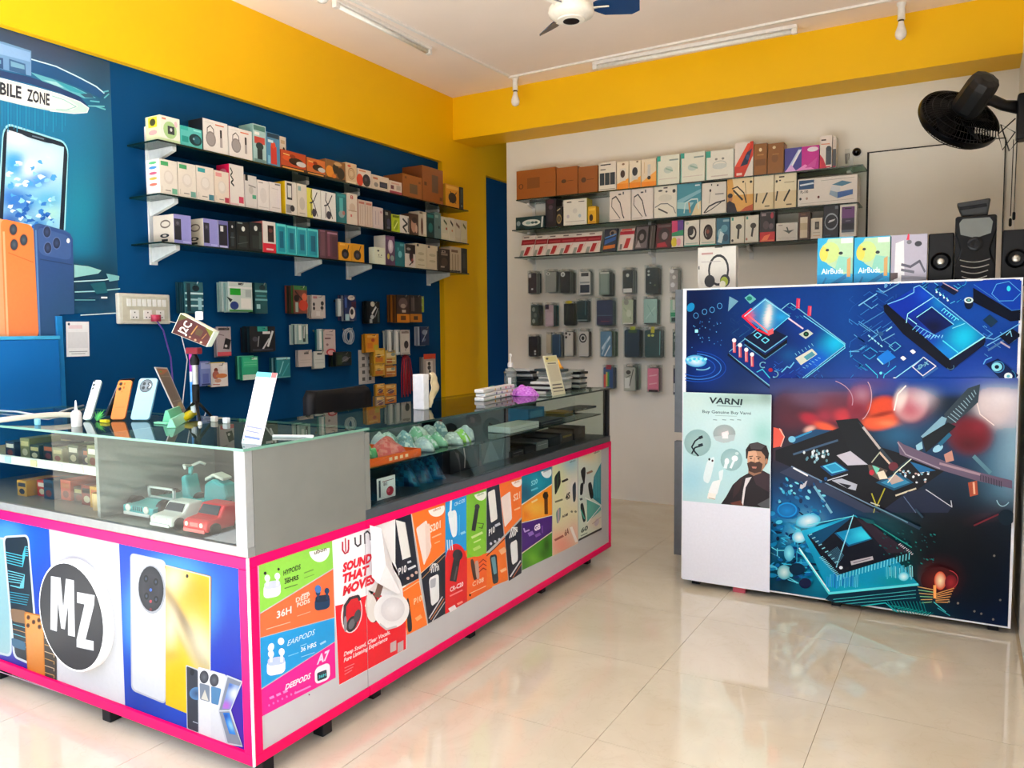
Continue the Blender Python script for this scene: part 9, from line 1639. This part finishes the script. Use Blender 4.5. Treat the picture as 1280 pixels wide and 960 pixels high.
def strip(pts, w, h, label, name='casing_strip', cat='casing'):
    mb = MB(); P = [at(x, y, 2, ZC) for x, y in pts]
    for A, B_ in zip(P, P[1:]):
        D = (B_-A).normalized(); S = Vector((-D.y, D.x, 0))*w/2; D = D*w/2
        mb.prism([A-D-S, B_+D-S, B_+D+S, A-D+S], (0, 0, -h))
    return tag(mb.build(name, M_PVC, bevel=.002), label, cat)
strip([(432, -6), (635, 94)], .02, .014, 'white cable casing running along the ceiling towards the back corner')
strip([(637, 95.5), (1003, 20), (1120, -3)], .02, .014, 'white cable casing running along the ceiling beside the yellow beam')
def batten(p0, p1, label):
    A, B_ = at(*p0, 2, ZC), at(*p1, 2, ZC); D = (B_-A).normalized(); S = Vector((-D.y, D.x, 0))
    t = empty('tube_light', (A+B_)/2, label, 'lamp')
    o_ = lambda a, s, z: a+S*s+Vector((0, 0, z))
    MB().prism([o_(A, -.022, 0), o_(B_, -.022, 0), o_(B_, .022, 0), o_(A, .022, 0)], (0, 0, -.022)).build('housing', M_PVC, t, bevel=.003)
    MB().tube([A+D*.02+Vector((0, 0, -.036)), B_-D*.02+Vector((0, 0, -.036))], .013, 12).build('tube', pbr('frosted_tube', 'f2eee6', .3), t, smooth=2)
    for P in (A+D*.012, B_-D*.012): MB().box(P-Vector((.016, .016, .052)), P+Vector((.016, .016, 0))).build('end_cap', M_PVC, t, bevel=.003)
batten((418, -3), (537, 59), 'unlit tube light on the ceiling near the left wall')
batten((742, 78), (996, 31), 'unlit tube light on the ceiling beside the yellow beam')
for i, (px, pyt, pyb, py0, lab) in enumerate(((644, 97, 133, 97, 'white bulb hanging at the corner of the ceiling casing'), (1127, -2, 50, 4, 'white bulb hanging in front of the right half of the yellow beam'), (402, -40, 4, -30, 'white bulb at the top edge near the left tube light'))):
    C0 = at(px, py0, 2, ZC); zb = solvey(pyb, C0, (0, 0, 1)).z; H = ZC-zb
    t = empty('bulb_holder', C0, lab, 'lamp')
    MB().lathe([(.026, 0), (.026, -.012), (.02, -.02), (.02, -H*.42), (.022, -H*.44), (.014, -H*.46)], C0, (0, 0, 1), 20).build('holder', M_PVC, t, True)
    MB().lathe([(.0155, -H*.44), (.0155, -H*.50)], C0, (0, 0, 1), 20).build('bulb_cap', pbr('dull_brass', '5a4a2c', .4, .8), t)
    MB().lathe([(.014, -H*.5), (.018, -H*.6), (.030, -H*.78), (.031, -H*.86), (.024, -H*.95), (.006, -H)], C0, (0, 0, 1), 24).build('bulb', pbr('bulb_white', 'f0e8e0', .25), t, True)
# black wall fan on the right wall
C0 = at(1198, 149, 1, 4.6); Ax = Vector((.47, -.64, .56)).normalized()          # Ax: from the grille to the motor
X_ = Ax.orthogonal().normalized(); Y_ = Ax.cross(X_)
t = empty('wall_fan', (XR, 4.6, C0.z), 'black wall-mounted fan tilted down on the right wall', 'fan')
RF = .195
def cage(sgn, depth):
    mb = MB()
    for r0, h0 in ((1, 0), (.93, .45), (.78, .75), (.6, .92), (.42, 1), (.24, 1.04)):
        pts = [C0+Ax*(sgn*depth*h0)+(X_*math.cos(w)+Y_*math.sin(w))*RF*r0 for w in np.linspace(0, 2*math.pi, 37)]
        mb.tube(pts, .004 if r0 == 1 else .0018, 5, cap=False)
    for j in range(60):
        w = 2*math.pi*j/60; e = X_*math.cos(w)+Y_*math.sin(w)
        mb.tube([C0+Ax*(sgn*depth*h0)+e*RF*r0 for r0, h0 in ((1, 0), (.93, .45), (.78, .75), (.5, .96), (.2, 1.04))], .0014, 4, cap=False)
    return mb
cage(1, .055).build('rear_grille', BLACKP, t); cage(-1, .07).build('front_grille', BLACKP, t)
MB().lathe([(RF*1.01, -.016), (RF*1.03, 0), (RF*1.01, .016), (RF*.97, .016), (RF*.97, -.016)], C0, Ax, 48).build('grille_band', GLB, t, True)
MB().lathe([(.05, -.075), (.05, -.07), (.02, -.066)], C0, Ax, 24).build('front_badge', GLB, t, True)
for j in range(5):
    w0 = 2*math.pi*j/5; e = X_*math.cos(w0)+Y_*math.sin(w0); s_ = -X_*math.sin(w0)+Y_*math.cos(w0)
    MB().prism([C0+e*.03-s_*.02+Ax*.02, C0+e*.09-s_*.05+Ax*.03, C0+e*.16-s_*.045+Ax*.025, C0+e*.172+s_*.035-Ax*.02, C0+e*.1+s_*.07-Ax*.03, C0+e*.03+s_*.02-Ax*.02], Ax*.004).build('blade', BLACKP, t)
MB().lathe([(.066, .055), (.072, .075), (.07, .2), (.064, .235), (.03, .245)], C0, Ax, 10).build('motor_housing', pbr('matt_black', '08080a', .45), t, bevel=.004)
lb = MB()
for j in range(9):
    o_ = C0+Ax*.066+X_*0; pp = C0+(Vector((1, 0, -.35)).normalized())*(.08+.012*j)-Ax*0+Vector((0, -.03, -.045))
    lb.box(pp-Vector((.003, .002, .014)), pp+Vector((.003, .002, .014)), 'b8b4a8')
lb.build('vent_marks', PLAST, t)
J = C0+Ax*.13+Vector((.08, .02, -.02)); WP = Vector((XR, 4.62, at(1270, 135, 1, 4.62).z))
MB().tube([C0+Ax*.12, J, WP+Vector((-.1, 0, .02)), WP+Vector((-.03, 0, .0))], [.03, .026, .026, .034], 12).build('arm', pbr('matt_black', '08080a', .45), t, smooth=2)
MB().box((XR-.045, WP.y-.05, WP.z-.16), (XR, WP.y+.05, WP.z+.06)).build('wall_plate', BLACKP, t, bevel=.012)
MB().tube([WP+Vector((-.05, 0, -.05)), WP+Vector((-.12, -.02, -.12)), WP+Vector((-.1, -.03, -.2)), WP+Vector((-.05, -.02, -.12)), WP+Vector((-.11, 0, -.07)), WP+Vector((-.07, .02, -.2)), WP+Vector((-.03, 0, -.15))], .0035, 6).build('cable_loop', RUBBER, t)
for dx in (.0, -.014):
    MB().tube([WP+Vector((-.04+dx, .0, -.15)), WP+Vector((-.042+dx, 0, -.5-.02*(dx < 0)))], .002, 5).build('pull_cord', RUBBER, t)
    MB().lathe([(.004, .02), (.007, .014), (.007, -.014), (.004, -.02)], WP+Vector((-.042+dx, 0, -.52-.03*(dx < 0))), (0, 0, 1), 10).build('cord_knob', BLACKP, t)
